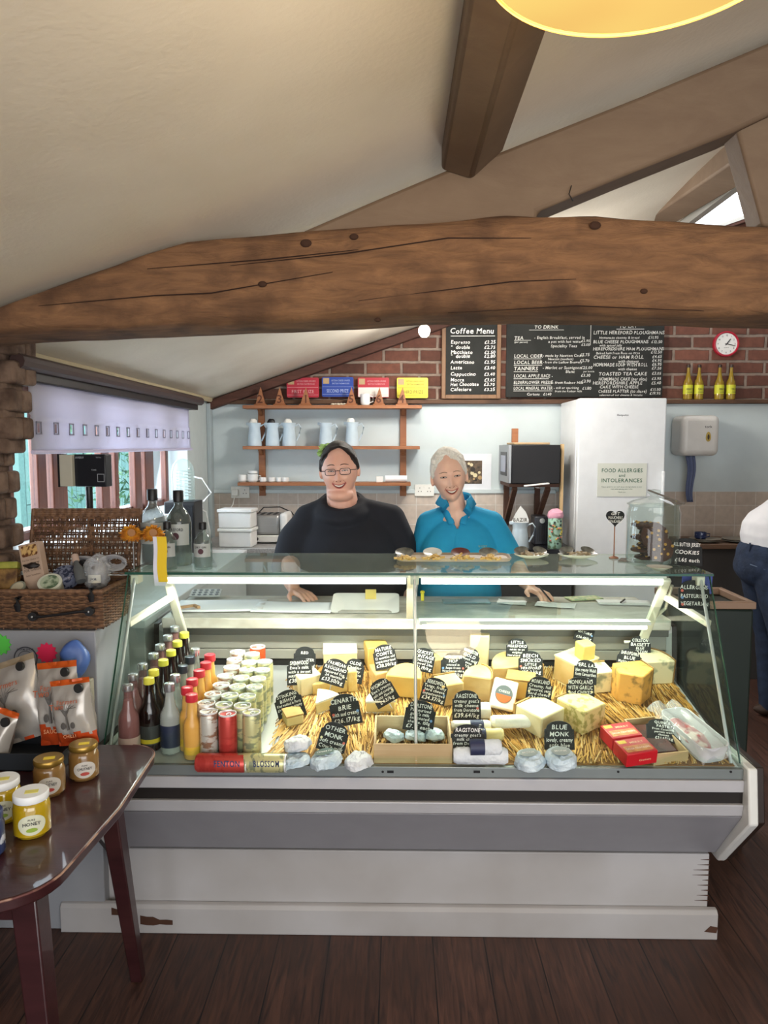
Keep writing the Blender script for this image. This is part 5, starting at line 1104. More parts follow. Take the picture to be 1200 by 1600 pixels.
# crisps
t = thing('display_box', 'low black display box holding the crisp packets', 'box', (-1.16, 2.03, TT))
build('tray', MB().b2(-1.37, -.93, 1.945, 2.13, TT, TT + .004).b2(-1.37, -.93, 1.945, 1.95, TT, TT + .05).b2(-1.37, -.93, 2.125, 2.13, TT, TT + .06).b2(-.935, -.93, 1.945, 2.13, TT, TT + .045).b2(-1.37, -1.365, 1.945, 2.13, TT, TT + .045), mat('display_black_card', '#1d2228', .6), t, bevel=.001)
def packet(label, px, py, Y, w, h, ry, top, bot, word, yaw=0, lean=-10, seed=0):
    t = thing('crisp_packet', label, 'crisp packet', at(px, py, Y), rot=(Matrix.Rotation(R(yaw), 3, 'Z') @ Matrix.Rotation(R(lean), 3, 'X') @ Matrix.Rotation(R(ry), 3, 'Y')).to_euler())
    body = mat('packet_silver', '#b9b4ad', .28, .25, col2='#a19b94', scale=6)
    def f(s):
        def g(u, v):
            x = (u - .5) * w * (1 - .06 * sin(pi * v)); z = (v - .5) * h
            th = .034 * (max(0, sin(pi * min(1, max(0, (v - .06) / .88)))) ** .6) * (max(0, 1 - (2 * u - 1) ** 4) ** .5)
            n_ = noise.noise(V((u * 4 + seed, v * 5, s))) * .010 * (sin(pi * u)) + .003 * noise.noise(V((u * 14, v * 12 + seed, s)))
            return (x, s * th + n_, z)
        return g
    mb = MB(); nu, nv = 18, 26
    for s_ in (-1, 1):
        k0 = len(mb.f); mb.grid(f(s_), nu, nv)
        for j in range(nv):
            for i in range(nu):
                v = (j + .5) / nv; mb.m[k0 + j * nu + i] = 1 if (v > 1 - top) else (2 if v < bot + .03 * sin(i * .7) else 0)
    build('packet', mb, [body, mat('crisp_orange', '#c2551f', .3, .1) if top > .05 and seed != 1 else mat('crisp_brown', '#8f7f68', .4), mat('crisp_red_orange', '#c0481f', .35)], t, world=False, ang=40)
    mb = MB(); mb.mi = 0; yf = -.040
    mb.text('Two', -w * .2, h * .10, h * .085, y=yf, jit=.05); mb.text('Farmers', w * .08, h * .17, h * .07, y=yf, jit=.05, maxw=w * .6)
    mb.mi = 1
    for k in range(9): a = pi * (.15 + .7 * k / 8); mb.tube([(0, yf, -h * .02), (.25 * w * cos(a) * .5, yf, h * .10), (w * .3 * cos(a), yf + .002, h * .04 + h * .14 * sin(a))], [.0016, .001, .0005], 4)
    mb.tube([(0, yf + .002, -h * .22), (0, yf, 0)], [.004, .002], 5)
    for sx_ in (-1, 1): mb.ell((sx_ * w * .12, yf + .003, -h * .16), (w * .06, .001, h * .05), 8, 5)
    mb.mi = 2; mb.cyl((w * .33, -.028, h * .37), (w * .33, -.020, h * .37), .013, n=18)
    mb.mi = 3; mb.text(word, 0, -h * .34, h * .05, y=yf + .004, bold=1, maxw=w * .6)
    build('print', mb, [mat('crisp_lettering', '#b05a3a', .5) if seed else mat('crisp_lettering_dark', '#5a5048', .5), mat('crisp_tree_ink', '#55514e', .6), mat('crisp_badge', '#222222', .5), mat('crisp_word', '#dd9a70', .5)], t, world=False, smooth=False)
packet('large beige-topped crisp packet leaning left at the back', 22, 1095, 2.10, .20, .24, -20, .07, 0, 'SALT', seed=1, yaw=-14)
packet('tall crisp packet with orange top and red base in the middle', 92, 1098, 2.055, .135, .235, -9, .09, .24, 'SAUCE', seed=2, yaw=-14)
packet('smaller crisp packet with orange top standing in front on the right', 116, 1112, 2.00, .125, .185, -10, .08, .20, 'CHILLI', seed=3, yaw=-10, lean=-4)
packet('crisp packet with orange base cut off by the left edge', -12, 1160, 1.99, .12, .20, 12, .08, .34, 'CHEESE', seed=4, yaw=-10)
# ================================================================ BACK WALL ITEMS
YW = YB - .022
# blind, pelmet
t = thing('window_pelmet', 'dark brown moulded wooden pelmet above the window blind', 'pelmet', (XL + .05, 3.8, 1.93))
build('moulding', MB().tube([(XL + .085, 2.60, 1.945), (XL + .085, 5.02, 1.945)], .028, 10), mat('pelmet_brown', '#3f2c28', .45), t); build('board', MB().b2(XL + .005, XL + .075, 2.70, 5.0, 1.885, 1.935), mat('pelmet_black', '#231d1e', .5), t, bevel=.003)
bl = thing('window_blind', 'lilac-white roller blind with a row of small square eyelets', 'blind', (XL + .06, 3.85, 1.9))
def blind_mat():
    m = bpy.data.materials.new('blind_cloth'); m.use_nodes = True; nt = m.node_tree; b = nt.nodes['Principled BSDF']; b.inputs['Base Color'].default_value = lin('#c9c6cc'); b.inputs['Roughness'].default_value = .9
    tr = nt.nodes.new('ShaderNodeBsdfTranslucent'); tr.inputs[0].default_value = lin('#bdb9c6'); mx = nt.nodes.new('ShaderNodeMixShader'); mx.inputs[0].default_value = .5
    nt.links.new(b.outputs[0], mx.inputs[1]); nt.links.new(tr.outputs[0], mx.inputs[2]); nt.links.new(mx.outputs[0], nt.nodes['Material Output'].inputs[0]); return m
BM = blind_mat(); BY0, BY1, BZ0, BZ1 = 2.75, 4.90, 1.625, 1.90; n_e = 16; pitch = (BY1 - BY0 - .10) / (n_e - 1); ez, es = 1.715, .014
def bx(y, z): return XL + .045 + .006 * sin(y * 5 + z * 3) + (.006 if z < 1.765 else 0)
ys = [BY0] + [y for k in range(n_e) for y in (BY0 + .05 + k * pitch - es, BY0 + .05 + k * pitch + es)] + [BY1]; zs = [BZ0, BZ0 + .02, ez - es * 1.3, ez + es * 1.3, 1.762, 1.768, 1.83, BZ1]
mb = MB()
for j in range(len(zs) - 1):
    for i in range(len(ys) - 1):
        if j == 2 and i % 2 == 1: continue
        mb.quad(*[(bx(y, z), y, z) for y, z in ((ys[i], zs[j]), (ys[i + 1], zs[j]), (ys[i + 1], zs[j + 1]), (ys[i], zs[j + 1]))])
o = build('cloth', mb, BM, bl, weld=True, ang=60); sm = o.modifiers.new('s', 'SOLIDIFY'); sm.thickness = .002
mb = MB(); proto = None
for k in range(n_e):
    y = BY0 + .05 + k * pitch; x = bx(y, ez) + .003; mb = MB(); a, b_ = es + .004, es * 1.3 + .004
    mb.box((x, y, ez + b_), (.003, 2 * a + .006, .005)); mb.box((x, y, ez - b_), (.003, 2 * a + .006, .005)); mb.box((x, y - a, ez), (.003, .005, 2 * b_)); mb.box((x, y + a, ez), (.003, .005, 2 * b_))
    build('eyelet', mb, mat('eyelet_grey', '#77737f', .5), bl)
build('bottom_bar', MB().cyl((XL + .052, BY0, BZ0 - .002), (XL + .052, BY1, BZ0 - .002), .008, n=8), mat('blind_bar', '#c9c2dc', .6), bl)
# worktops
wt = mat('grey_flecked_worktop', '#b3b2b2', .35, col2='#8e8d8e', scale=90)
base_white = mat('cabinet_front_white', '#c9ccce', .5)
def unit(name, label, x0, x1, y0, y1, zt, top, front, cat='kitchen counter', th=.035):
    t = thing(name, label, cat, ((x0 + x1) / 2, (y0 + y1) / 2, 0)); build('carcass', MB().b2(x0 + .01, x1 - .01, y0 + .02, y1, 0, zt - th), front, t, bevel=.003); build('worktop', MB().b2(x0, x1, y0, y1, zt - th, zt), top, t, bevel=.004); return t
WT = .955
unit('kitchen_counter', 'grey-topped kitchen counter along the far wall behind the two women', XL + .03, .60, 4.90, YW - .03, WT, wt, base_white)
unit('kitchen_counter', 'white-topped low counter running under the left window', XL + .03, -1.0, 2.86, 4.86, WT, mat('white_worktop', '#d5dadd', .35), base_white)
unit('kitchen_counter', 'dark-topped counter below the microwave shelf', .61, 1.19, 4.90, YW - .03, WT, mat('dark_hob_top', '#17181c', .2), mat('dark_unit', '#3c3d40', .5))
unit('kitchen_counter', 'brown-topped counter right of the fridge carrying cups and saucers', 2.05, 3.3, 5.1, YW - .03, .965, wood_mat('brown_worktop', '#7b5e49', '#5e4636', .5), mat('dark_unit_right', '#33302f', .6))
# wall shelf
sh = thing('wall_shelf', 'three-tier orange pine wall shelf above the toaster', 'shelf', at(518, 700, 5.5))
def shx(px, Y=5.45): return at(px, 700, Y).x
tiers = []
for py, xa_, xb_ in ((636, 380, 659), (700, 379, 656), (757, 370, 642)):
    z = at(500, py, 5.39).z; tiers.append(z + .014); build('shelf_board', MB().b2(shx(xa_, 5.39), shx(xb_, 5.39), 5.39, YW - .03, z - .010, z + .014), pine, sh, bevel=.002)
for px in (407, 630):
    x = shx(px, 5.5); build('upright', MB().b2(x - .024, x + .024, YW - .028, YW - .001, at(0, 775, 5.5).z, tiers[0] - .02), pine, sh, bevel=.002)
    for z in tiers: build('bracket', MB().prismYZ([(YW - .03, z - .026), (YW - .12, z - .026), (YW - .03, z - .07)], x - .012, x + .012), pine, sh)
YS = 5.47
jm = mat('jug_pale_blue', '#c3d2dc', .3, col2='#b9c9d4'); 
def jug(label, px, py, Y, z, H, r, hd=1, contents=None, rz=0):
    t = thing('jug', label, 'jug', (at(px, py, Y).x, Y, z), rz=R(rz)); 
    build('body', MB().lathe([(r, 0), (r * 1.02, .004), (r * .80, H * .72), (r * .78, H * .78), (r * .92, H * .97), (r * .94, H), (r * .88, H), (r * .74, H * .76), (r * .9, .01), (.001, .01)], n=26, cap=(True, False)), jm, t, world=False)
    build('handle', MB().tube([(hd * r * .80, 0, H * .86), (hd * r * 1.35, 0, H * .95), (hd * r * 1.65, 0, H * .80), (hd * r * 1.45, 0, H * .5), (hd * r * 1.0, 0, H * .22)], .006, 7), jm, t, world=False)
    build('spout', MB().prism([(0, r * .5), (0, -r * .5), (-hd * r * .5, 0)], .022, Matrix.Translation((-hd * r * .7, 0, H * .9))), jm, t, world=False, bevel=.004)
    if contents: build('contents', crumple(MB().ell((-.01, 0, H * 1.02), (r * .6, r * .4, H * .17), 14, 8), .006, 40), contents, t, world=False)
    return t
wh = mat('utensil_white', '#e6e6df', .5)
for px, hd, lab, ct in ((398, 1, 'leftmost pale blue jug on the middle shelf, with utensils', wh), (426, 1, 'second pale blue jug from the left on the middle shelf', black), (452, 1, 'third pale blue jug from the left, holding cream utensils', wh), (509, 1, 'pale blue jug standing alone in the centre of the middle shelf', None), (550, 1, 'rightmost pale blue jug holding a white cloth', wh)):
    jug(lab, px, 690, YS, tiers[1], .17 if px < 540 else .175, .052, hd, ct)
# wooden table-number cheeses
for px, num, lab in ((407, '2', 'leftmost'), (437, '3', 'second from left'), (477, '1', 'third from left, below the red plaque'), (549, '5', 'fourth from left, under the blue plaque'), (592, '6', 'fifth from left, beside the white mug'), (628, '4', 'rightmost, under the yellow plaque')):
    t = thing('wooden_number', f'wooden wedge number {num} on the top shelf, {lab}', 'table number', (at(px, 620, YS).x, YS, tiers[0]))
    build('base', MB().b2(-.045, .045, -.03, .03, 0, .012), pine, t, world=False, bevel=.002); s_ = 1 if num in '146' else -1
    build('wedge', MB().prismXZ([(-.036, .012), (.036, .012), (s_ * .002 + .004, .135)], -.012, .012), pine, t, world=False, bevel=.002)
    build('number', MB().text(num, 0, .02, .06, y=-.0135, bold=1), mat('number_dark', '#5c2f1a', .6), t, world=False, smooth=False)
def mug(label, px, z, r=.03, h=.06, handle=True, name='mug', Y=YS, m=None, cat='mug'):
    t = thing(name, label, cat, (at(px, 750, Y).x, Y, z)); m = m or mat('china_white', '#e9ebea', .25)
    build('cup', MB().lathe([(r * .75, 0), (r, h * .2), (r, h), (r * .9, h), (r * .88, h * .2), (.001, h * .12)], n=22, cap=(True, False)), m, t, world=False)
    if handle: build('handle', MB().tube([(r * .95, 0, h * .8), (r * 1.6, 0, h * .75), (r * 1.6, 0, h * .35), (r * .95, 0, h * .25)], .004, 6), m, t, world=False)
    return t
mug('tall white mug on the top shelf between numbers five and six', 571, tiers[0], .036, .085)
mug('leftmost white cup on the bottom shelf', 379, tiers[2], .033, .055); mug('second white cup on the bottom shelf', 395, tiers[2], .038, .06)
mug('upper white bowl nested on the second cup', 395, tiers[2] + .061, .036, .022, False, 'bowl', cat='bowl')
for i, px in enumerate((411, 425, 436, 446)): mug('white ramekin on the bottom shelf, %s of four' % ['leftmost', 'second', 'third', 'rightmost'][i], px, tiers[2], .026 if i != 2 else .02, .035, False, 'ramekin', cat='ramekin')
mb = MB(); rr_ = random.Random(2)
t = thing('shell_ornament', 'string of small pale shells lying on the top shelf', 'ornament', (at(530, 630, YS).x, YS, tiers[0])); [mb.ell((-.05 + .022 * k, rr_.uniform(-.01, .01), .010), (.015, .012, .009), 10, 6) for k in range(6)]; build('shells', mb, mat('shell_cream', '#d8cfbd', .5), t, world=False)
t = thing('small_box', 'small white box on the bottom shelf left of the paper roll', 'box', (at(593, 750, YS).x, YS, tiers[2])); build('box', MB().b2(-.026, .026, -.02, .02, 0, .042), white, t, world=False, bevel=.003)
t = thing('paper_roll', 'white paper roll lying on the bottom shelf at the right', 'paper roll', (at(619, 752, 5.45).x, 5.45, tiers[2] + .026)); build('roll', MB().cyl((-.08, 0, 0), (.08, 0, 0), .025, n=22), pap, t, world=False)
# wall plaques
def plaque(px0, px1, py0, py1, cols, head, main, label, split=0):
    a, b_ = at(px0, py1, 5.55), at(px1, py0, 5.55); t = thing('award_plaque', label, 'plaque', ((a.x + b_.x) / 2, 5.56, a.z)); w_, h = b_.x - a.x, b_.z - a.z
    M_ = Matrix.Rotation(R(0), 4, 'X')
    mb = MB().prismXZ([(x, h / 2 + z) for x, z in rrect(w_, h, .012)], -.004, .004); build('card', mb, cols[0], t, world=False)
    if split: build('lower_half', MB().b2(-w_ / 2 + .004, w_ / 2 - .004, -.0055, -.004, .004, h * .5), cols[1], t, world=False)
    mb = MB(); mb.text('ARTISAN CHEESE AWARDS', w_ * .1, h * .78, h * .09, y=-.0062, maxw=w_ * .6); mb.text('BRITISH FARMHOUSE', w_ * .1, h * .64, h * .08, y=-.0062, maxw=w_ * .55)
    mb.b2(-w_ * .48, w_ * .48, -.0062, -.0056, h * .50, h * .515); mb.b2(-w_ * .48, w_ * .48, -.0062, -.0056, h * .12, h * .135)
    mb.text(main, 0, h * .22, h * .17, y=-.0062, bold=1, maxw=w_ * .7); build('print', mb, cols[2], t, world=False, smooth=False)
    build('corner_stamp', MB().b2(-w_ * .46, -w_ * .27, -.0064, -.0055, h * .66, h * .95), mat('stamp_gold', '#b59a72', .5), t, world=False)
pw = mat('plaque_print_pale', '#d8a0a4', .6); 
plaque(448, 498, 590, 621, (mat('plaque_red', '#b3283c', .4), None, pw), '', 'FIRST PRIZE', 'red first prize award card leaning on the brick ledge')
plaque(503, 552, 589, 620, (mat('plaque_blue', '#24449c', .4), None, mat('plaque_print_blue', '#a9b8de', .6)), '', 'SECOND PRIZE', 'blue second prize award card leaning on the brick ledge')
plaque(559, 608, 590, 621, (mat('plaque_crimson', '#b72c3b', .4), mat('plaque_white', '#e3ddd6', .5), pw), '', '', 'half red half white award card on the brick ledge', 1)
plaque(620, 669, 590, 622, (mat('plaque_yellow', '#dcd02a', .4), None, mat('plaque_print_olive', '#8d8428', .6)), '', 'THIRD PRIZE', 'yellow award card leaning on the brick ledge')
# menu boards
board = mat('chalkboard', '#1f201e', .8, col2='#292a28', scale=6)
def onwall(px, py, y): return at(px, py, y)
a, b_ = at(696, 617, 5.56), at(777, 505, 5.56)
t = thing('coffee_menu_board', 'smaller wood-framed chalkboard listing coffees', 'chalkboard', ((a.x + b_.x) / 2, 5.57, a.z)); fw = .03
build('board', MB().b2(a.x, b_.x, 5.555, 5.575, a.z, b_.z), board, t); oakf = wood_mat('frame_oak', '#8d6a4a', '#71523a', .6, 3, (6, 6, 1), .1)
mb = MB(); mb.b2(a.x - fw, a.x, 5.545, 5.58, a.z - fw, b_.z + fw); mb.b2(b_.x, b_.x + fw, 5.545, 5.58, a.z - fw, b_.z + fw); mb.b2(a.x, b_.x, 5.545, 5.58, a.z - fw, a.z); mb.b2(a.x, b_.x, 5.545, 5.58, b_.z, b_.z + fw); build('frame', mb, oakf, t, bevel=.003)
mb = MB(); y = 5.5535; W_ = b_.x - a.x; s1 = 5.56 / 1150
def PZ(py): return at(700, py, 5.55).z
def PX(px): return at(px, 560, 5.55).x
mb.text('Coffee Menu', PX(737), PZ(521), .040, y=y, jit=.05, bold=1, maxw=W_ * .9); mb.b2(PX(704), PX(773), y, y + .001, PZ(525) - .002, PZ(525) + .002)
for py, s, p_ in ((537, 'Espresso', '£2.25'), (545, '"  double', '£2.75'), (553, 'Macchiato', '£2.50'), (559, '"  double', '£2.80'), (568, 'Americano', '£2.95'), (577, 'Latte', '£3.40'), (587, 'Cappuccino', '£3.40'), (596, 'Mocca', '£3.65'), (603, 'Hot Chocolate', '£3.70'), (611, 'Cafetiere', '£3.25')):
    mb.text(s, PX(704), PZ(py), .026, y=y, al='l', jit=.08, bold=1, maxw=W_ * .56); mb.text(p_, PX(774), PZ(py), .024, y=y, al='r', jit=.08, bold=1, maxw=W_ * .30)
build('chalk_writing', mb, chalk, t, smooth=False)
a, b_ = at(790, 621, 5.56), at(1038, 503, 5.56)
t = thing('menu_board', 'long black chalkboard of drinks and food above the fridge', 'chalkboard', ((a.x + b_.x) / 2, 5.57, a.z)); build('board', MB().b2(a.x, b_.x, 5.55, 5.575, a.z, b_.z), board, t, bevel=.003)
mb = MB(); y = 5.5485
L_ = [('TO DRINK', 853, 514, 6, 'c'), ('TEA', 803, 531, 6, 'l'), ('(per person)', 803, 536, 3, 'l'), ('- English Breakfast, served in', 834, 530, 5, 'l'), ('a pot with hot water', 856, 536, 4.5, 'l'), ('Speciality Teas', 860, 543, 5, 'l'),
      ('LOCAL CIDER', 803, 559, 6, 'l'), ('- made by Newton Court', 848, 558, 4.5, 'l'), ('Newton (medium)', 856, 563, 4, 'l'), ('LOCAL BEER', 803, 569, 6, 'l'), ('- from the Ludlow Brewery', 848, 568, 4, 'l'), ('TANNERS', 803, 579, 6.5, 'l'), ('- Merlot or Sauvignon', 848, 577, 5, 'l'), ('Blanc', 884, 583, 5, 'l'),
      ('LOCAL APPLE JUICE -', 803, 590, 5.5, 'l'), ('ELDERFLOWER PRESSE', 803, 600, 5.5, 'l'), ('- from Radnor Hills', 864, 600, 4.5, 'l'), ('LOCAL MINERAL WATER', 803, 609, 5.5, 'l'), ('- still or sparkling', 866, 608, 4, 'l'), ('from the Radnor Hills', 868, 613, 3.5, 'l'), ('Cartons   £1.40', 824, 618, 4.5, 'l'),
      ('£2.95', 921, 535, 4.5, 'r'), ('£3.05', 921, 541, 4.5, 'r'), ('£5.75', 921, 557, 5, 'r'), ('£5.70', 921, 566, 5, 'r'), ('£25.00', 926, 577, 5, 'r'), ('per bottle', 929, 582, 3, 'r'), ('£3.30', 923, 589, 5, 'r'), ('£3.90', 924, 598, 5, 'r'), ('£1.80', 925, 609, 5, 'r'),
      ('TO EAT', 980, 513, 6, 'c'), ('LITTLE HEREFORD PLOUGHMANS', 926, 523, 6, 'l'), ('Homemade chutney & bread', 935, 530, 4, 'l'), ('£11.95', 1028, 530, 5, 'r'), ('BLUE CHEESE PLOUGHMANS', 926, 537, 5.5, 'l'), ('£12.50', 1034, 537, 5, 'r'), ('with spiced jelly', 936, 542, 4, 'l'),
      ('HEREFORDSHIRE HAM PLOUGHMANS', 926, 548, 5.5, 'l'), ('Baked ham from Ross on Wye', 931, 554, 4, 'l'), ('£12.50', 1034, 553, 5, 'r'), ('CHEESE or HAM ROLL', 927, 561, 6, 'l'), ('£4.65', 1034, 560, 5, 'r'), ('with chutney', 966, 567, 4.5, 'l'), ('£4.95', 1034, 566, 5, 'r'), ('HOMEMADE SOUP WITH ROLL', 927, 573, 6, 'l'), ('£6.95', 1034, 572, 5, 'r'), ('with cheese', 966, 579, 4.5, 'l'), ('£7.50', 1034, 578, 5, 'r'),
      ('TOASTED TEA CAKE', 936, 587, 6, 'l'), ('£3.05', 1034, 586, 5, 'r'), ('HOMEMADE CAKE (per slice)', 936, 595, 5.5, 'l'), ('£3.95', 1034, 594, 5, 'r'), ('HEREFORDSHIRE APPLE', 927, 601, 5.5, 'l'), ('£5.40', 1034, 601, 5, 'r'), ('CAKE WITH CHEESE', 938, 607, 5, 'l'), ('CHEESE PLATTER (to share)', 936, 614, 5.5, 'l'), ('£11.50', 1034, 611, 5, 'r'), ('selection of our cheeses & biscuits', 938, 619, 3.5, 'l'), ('£19.95', 1034, 617, 5, 'r')]
for s, px, py, h, al in L_:
    k = 5.56 / 1150; nx = {'l': 120, 'c': 90, 'r': 40}[al]
    if al == 'l': nx = (60 if len(s) > 12 and s.isupper() or s.startswith('LOCAL APP') else 44) if px < 830 else (911 - px if px < 925 else (1034 - px if s.startswith('HEREFORDSHIRE HAM') or s.startswith('LITTLE') else 1010 - px))
    h *= .86
    if 0: nx = min([q[1] - px - 2 for q in L_ if abs(q[2] - py) < 2 and q[1] > px + 4 and q[4] != 'r'] + [q[1] - len(q[0]) * 3.6 - px for q in L_ if abs(q[2] - py) < 3 and q[1] > px + 4 and q[4] == 'r'] + [100])
    mb.text(s, PX(px), PZ(py), h * k, y=y, al=al, jit=.07, bold=1, maxw=max(nx, 12) * k)
for x0, x1, py in ((826, 880, 516), (803, 829, 532), (803, 846, 561), (803, 847, 571), (803, 841, 581), (803, 858, 592), (803, 862, 602), (803, 864, 611), (962, 1005, 515)): mb.b2(PX(x0), PX(x1), y, y + .001, PZ(py) - .0018, PZ(py) + .0018)
mb.b2(PX(922) - .0015, PX(922) + .0015, y, y + .001, PZ(540), PZ(506)); build('chalk_writing', mb, mat('chalk_grey', '#cfcfca', .9), t, smooth=False)
# clock
c = at(1136, 537, 5.56); t = thing('wall_clock', 'round red-rimmed wall clock with white face on the brick', 'clock', (c.x, 5.597, c.z)); M_ = Matrix.Rotation(R(90), 4, 'X')
build('rim', MB().lathe([(.088, 0), (.094, .006), (.092, .034), (.084, .036), (.078, .028)], n=48, M=M_), mat('clock_red', '#b01f35', .35), t, world=False); build('dial', MB().lathe([(.078, .026), (.078, .029)], n=40, M=M_), mat('clock_face', '#e6e4df', .5), t, world=False)
mb = MB(); [mb.text(str(k), .062 * sin(k * pi / 6), .062 * cos(k * pi / 6) - .006, .012, y=-.0296, bold=1) for k in range(1, 13)]; mb.text('QUARTZ', 0, -.03, .006, y=-.0296); build('numerals', mb, black, t, world=False, smooth=False)
for nm, a_, l, w_ in (('hour_hand', R(38), .044, .0035), ('minute_hand', R(103), .066, .0022)): build(nm, MB().tube([(-.012 * sin(a_), -.032, -.012 * cos(a_)), (l * sin(a_), -.032, l * cos(a_))], w_, 6), black, t, world=False)
# bottles on ledge
lb = bottle('cordial_bottle', '', .255, .0335, mat('cordial_amber', '#a08428', .1, alpha=.85, coat=1), mat('cap_dark', '#3a2a22', .4), mat('cordial_label', '#d2d23a', .5), sh=.45, lab=(.16, .42), rn=.011)
build('label_print', MB().text('PERRY', 0, .068, .014, y=-.0350, bold=1, maxw=.045).text('CIDER', 0, .048, .010, y=-.0350, maxw=.04), mat('label_ink', '#3b3a3c', .6), lb, world=False, smooth=False)
for i, px in enumerate((1075, 1092, 1124, 1142)):
    loc = (at(px, 600, 5.562).x, 5.562, 1.9855); l = 'yellow-labelled amber bottle on the brick ledge, %s of four' % ['leftmost', 'second', 'third', 'rightmost'][i]
    if i == 0: lb.location = loc; lb['label'] = l; lb['group'] = 'amber bottles on the ledge'
    else: dup(lb, loc, rz=.1 * i, label=l, group='amber bottles on the ledge')
# fridge
fx0, fx1, fz = at(903, 700, 5.0).x, at(1040, 700, 5.0).x, at(960, 622, 5.0).z
t = thing('fridge', 'tall white upright fridge against the far wall', 'fridge', ((fx0 + fx1) / 2, 5.3, 0)); frm = mat('fridge_white', '#dcdfe2', .35)
build('cabinet', MB().b2(fx0, fx1, 5.06, 5.55, .03, fz - .004), frm, t, bevel=.006); build('plinth', MB().b2(fx0 + .02, fx1 - .02, 5.08, 5.5, 0, .03), black, t)
d_ = build('door', MB().b2(fx0, fx1, 5.0, 5.056, .05, fz), frm, t, bevel=.010, seg=3)
c = at(1035, 755, 4.99); build('handle', MB().b2(c.x - .008, c.x + .008, 4.965, 5.0, c.z - .22, c.z + .08), frm, d_, bevel=.005)
c = at(973, 650, 5.0); build('maker_name', MB().text('Hotpoint', c.x, c.z, .014, y=4.9985, bold=1), mat('name_grey', '#50545a', .5), d_, smooth=False)
c = at(972, 750, 4.992); t = thing('allergy_notice', 'white food allergies notice sheet stuck on the fridge door', 'notice', c); w_, h = .33, .225
build('sheet', MB().box((c.x, 4.9965, c.z), (w_, .003, h)), mat('notice_paper', '#cfd2c8', .6), t)
mb = MB(); [mb.text(s, c.x, c.z + z, hh, y=4.9943, bold=1, maxw=w_ * .84) for s, z, hh in (('FOOD ALLERGIES', .052, .026), ('and', .022, .020), ('INTOLERANCES', -.015, .026))]; [mb.text(s, c.x, c.z + z, .008, y=4.9943, maxw=w_ * .85) for s, z in (('Please speak to our staff about the ingredients in your', -.05), ('meal when placing your order', -.065), ('Thank you', -.085))]
build('print', mb, mat('notice_green', '#2f5c46', .6), t, smooth=False)
# paper towel dispenser
c = at(1085, 682, 5.45); t = thing('towel_dispenser', 'rounded white paper towel dispenser on the wall right of the fridge', 'dispenser', (c.x, YW, c.z))
build('housing', MB().b2(c.x - .13, c.x + .14, 5.34, YW - .001, c.z - .14, c.z + .15), mat('dispenser_white', '#d3d0cb', .35), t, bevel=.04, seg=4)
mb = MB(); mb.prismXZ([(c.x + .055 + .018 * cos(a), c.z - .01 + .035 * sin(a) * (1.2 if sin(a) > 0 else .8)) for a in [2 * pi * k / 20 for k in range(20)]], 5.336, 5.3405); mb.mi = 1; mb.ell((c.x + .055, 5.336, c.z - .005), (.008, .002, .02), 10, 6); mb.mi = 2; mb.text('tork', c.x + .055, c.z + .06, .018, y=5.3385, bold=1)
build('mark', mb, [mat('mark_gold', '#b49a4a', .5), mat('mark_dark', '#3f2d1c', .5), black], t, smooth=False)
t2 = thing('blue_towel', 'strip of blue paper towel hanging from the dispenser', 'paper towel', (c.x - .01, 5.44, c.z - .14))
build('strip', MB().grid(lambda u, v: (c.x - .02 + (u - .5) * .07 * (1 - .35 * v) + .01 * sin(v * 6) + .015 * v, 5.46 + .012 * sin(u * 9), c.z - .142 - v * .34), 10, 16), mat('towel_blue', '#5c6684', .8), t2, ang=80).modifiers.new('s', 'SOLIDIFY').thickness = .002
# microwave on bracket shelf
mx0, mx1, mz0, mz1 = at(800, 700, 5.06).x, at(876, 700, 5.06).x, at(800, 756, 5.06).z, at(800, 695, 5.06).z
t = thing('microwave', 'black microwave oven seen from its side, with grey door facing the women', 'microwave', ((mx0 + mx1) / 2, 5.3, mz0))
build('casing', MB().b2(mx0, mx1, 5.06, 5.54, mz0, mz1), mat('microwave_black', '#0d0d12', .55), t, bevel=.006)
d_ = build('door', MB().b2(mx0 - .022, mx0 - .001, 5.06, 5.54, mz0 + .002, mz1 - .002), mat('microwave_silver', '#8f9296', .35, .4), t, bevel=.004)
build('door_window', MB().b2(mx0 - .0245, mx0 - .0215, 5.14, 5.44, mz0 + .05, mz1 - .05), black, d_, bevel=.001); build('door_screen', MB().b2(mx0 - .027, mx0 - .024, 5.19, 5.40, mz0 + .075, mz1 - .075), mat('screen_lilac', '#9aa0b4', .3), d_)
br = thing('microwave_bracket', 'brown wooden bracket shelf with diagonal struts carrying the microwave', 'shelf', ((mx0 + mx1) / 2, YW, mz0 - .03)); brw = wood_mat('bracket_brown', '#6d4a38', '#53362a', .7)
build('shelf_board', MB().b2(mx0 - .005, mx1 + .01, 5.12, YW - .005, mz0 - .026, mz0 - .002), brw, br, bevel=.002)
for x in (mx0 + .04, mx1 - .06):
    build('strut', bar(MB(), (x, 5.16, mz0 - .035), (x, 5.53, mz0 - .30), .035, .03), brw, br, bevel=.002); build('wall_batten', MB().b2(x - .02, x + .02, YW - .04, YW - .002, mz0 - .34, mz0 - .028), brw, br, bevel=.002)
t = thing('wood_strip', 'pale upright wood strip between the microwave and the fridge', 'wood strip', (mx1 + .03, 5.10, WT)); build('strip', MB().b2(mx1 + .014, mx1 + .034, 5.10, 5.14, WT + .001, mz1 + .005), mat('strip_pine', '#c7a97c', .6), t, bevel=.002)
t = thing('chopping_board', 'thin pale board lying on top of the microwave', 'board', ((mx0 + mx1) / 2, 5.3, mz1)); build('board', MB().b2(mx0 + .02, mx1 - .06, 5.12, 5.44, mz1 + .001, mz1 + .016), mat('board_pale', '#b79a74', .6), t, bevel=.004)
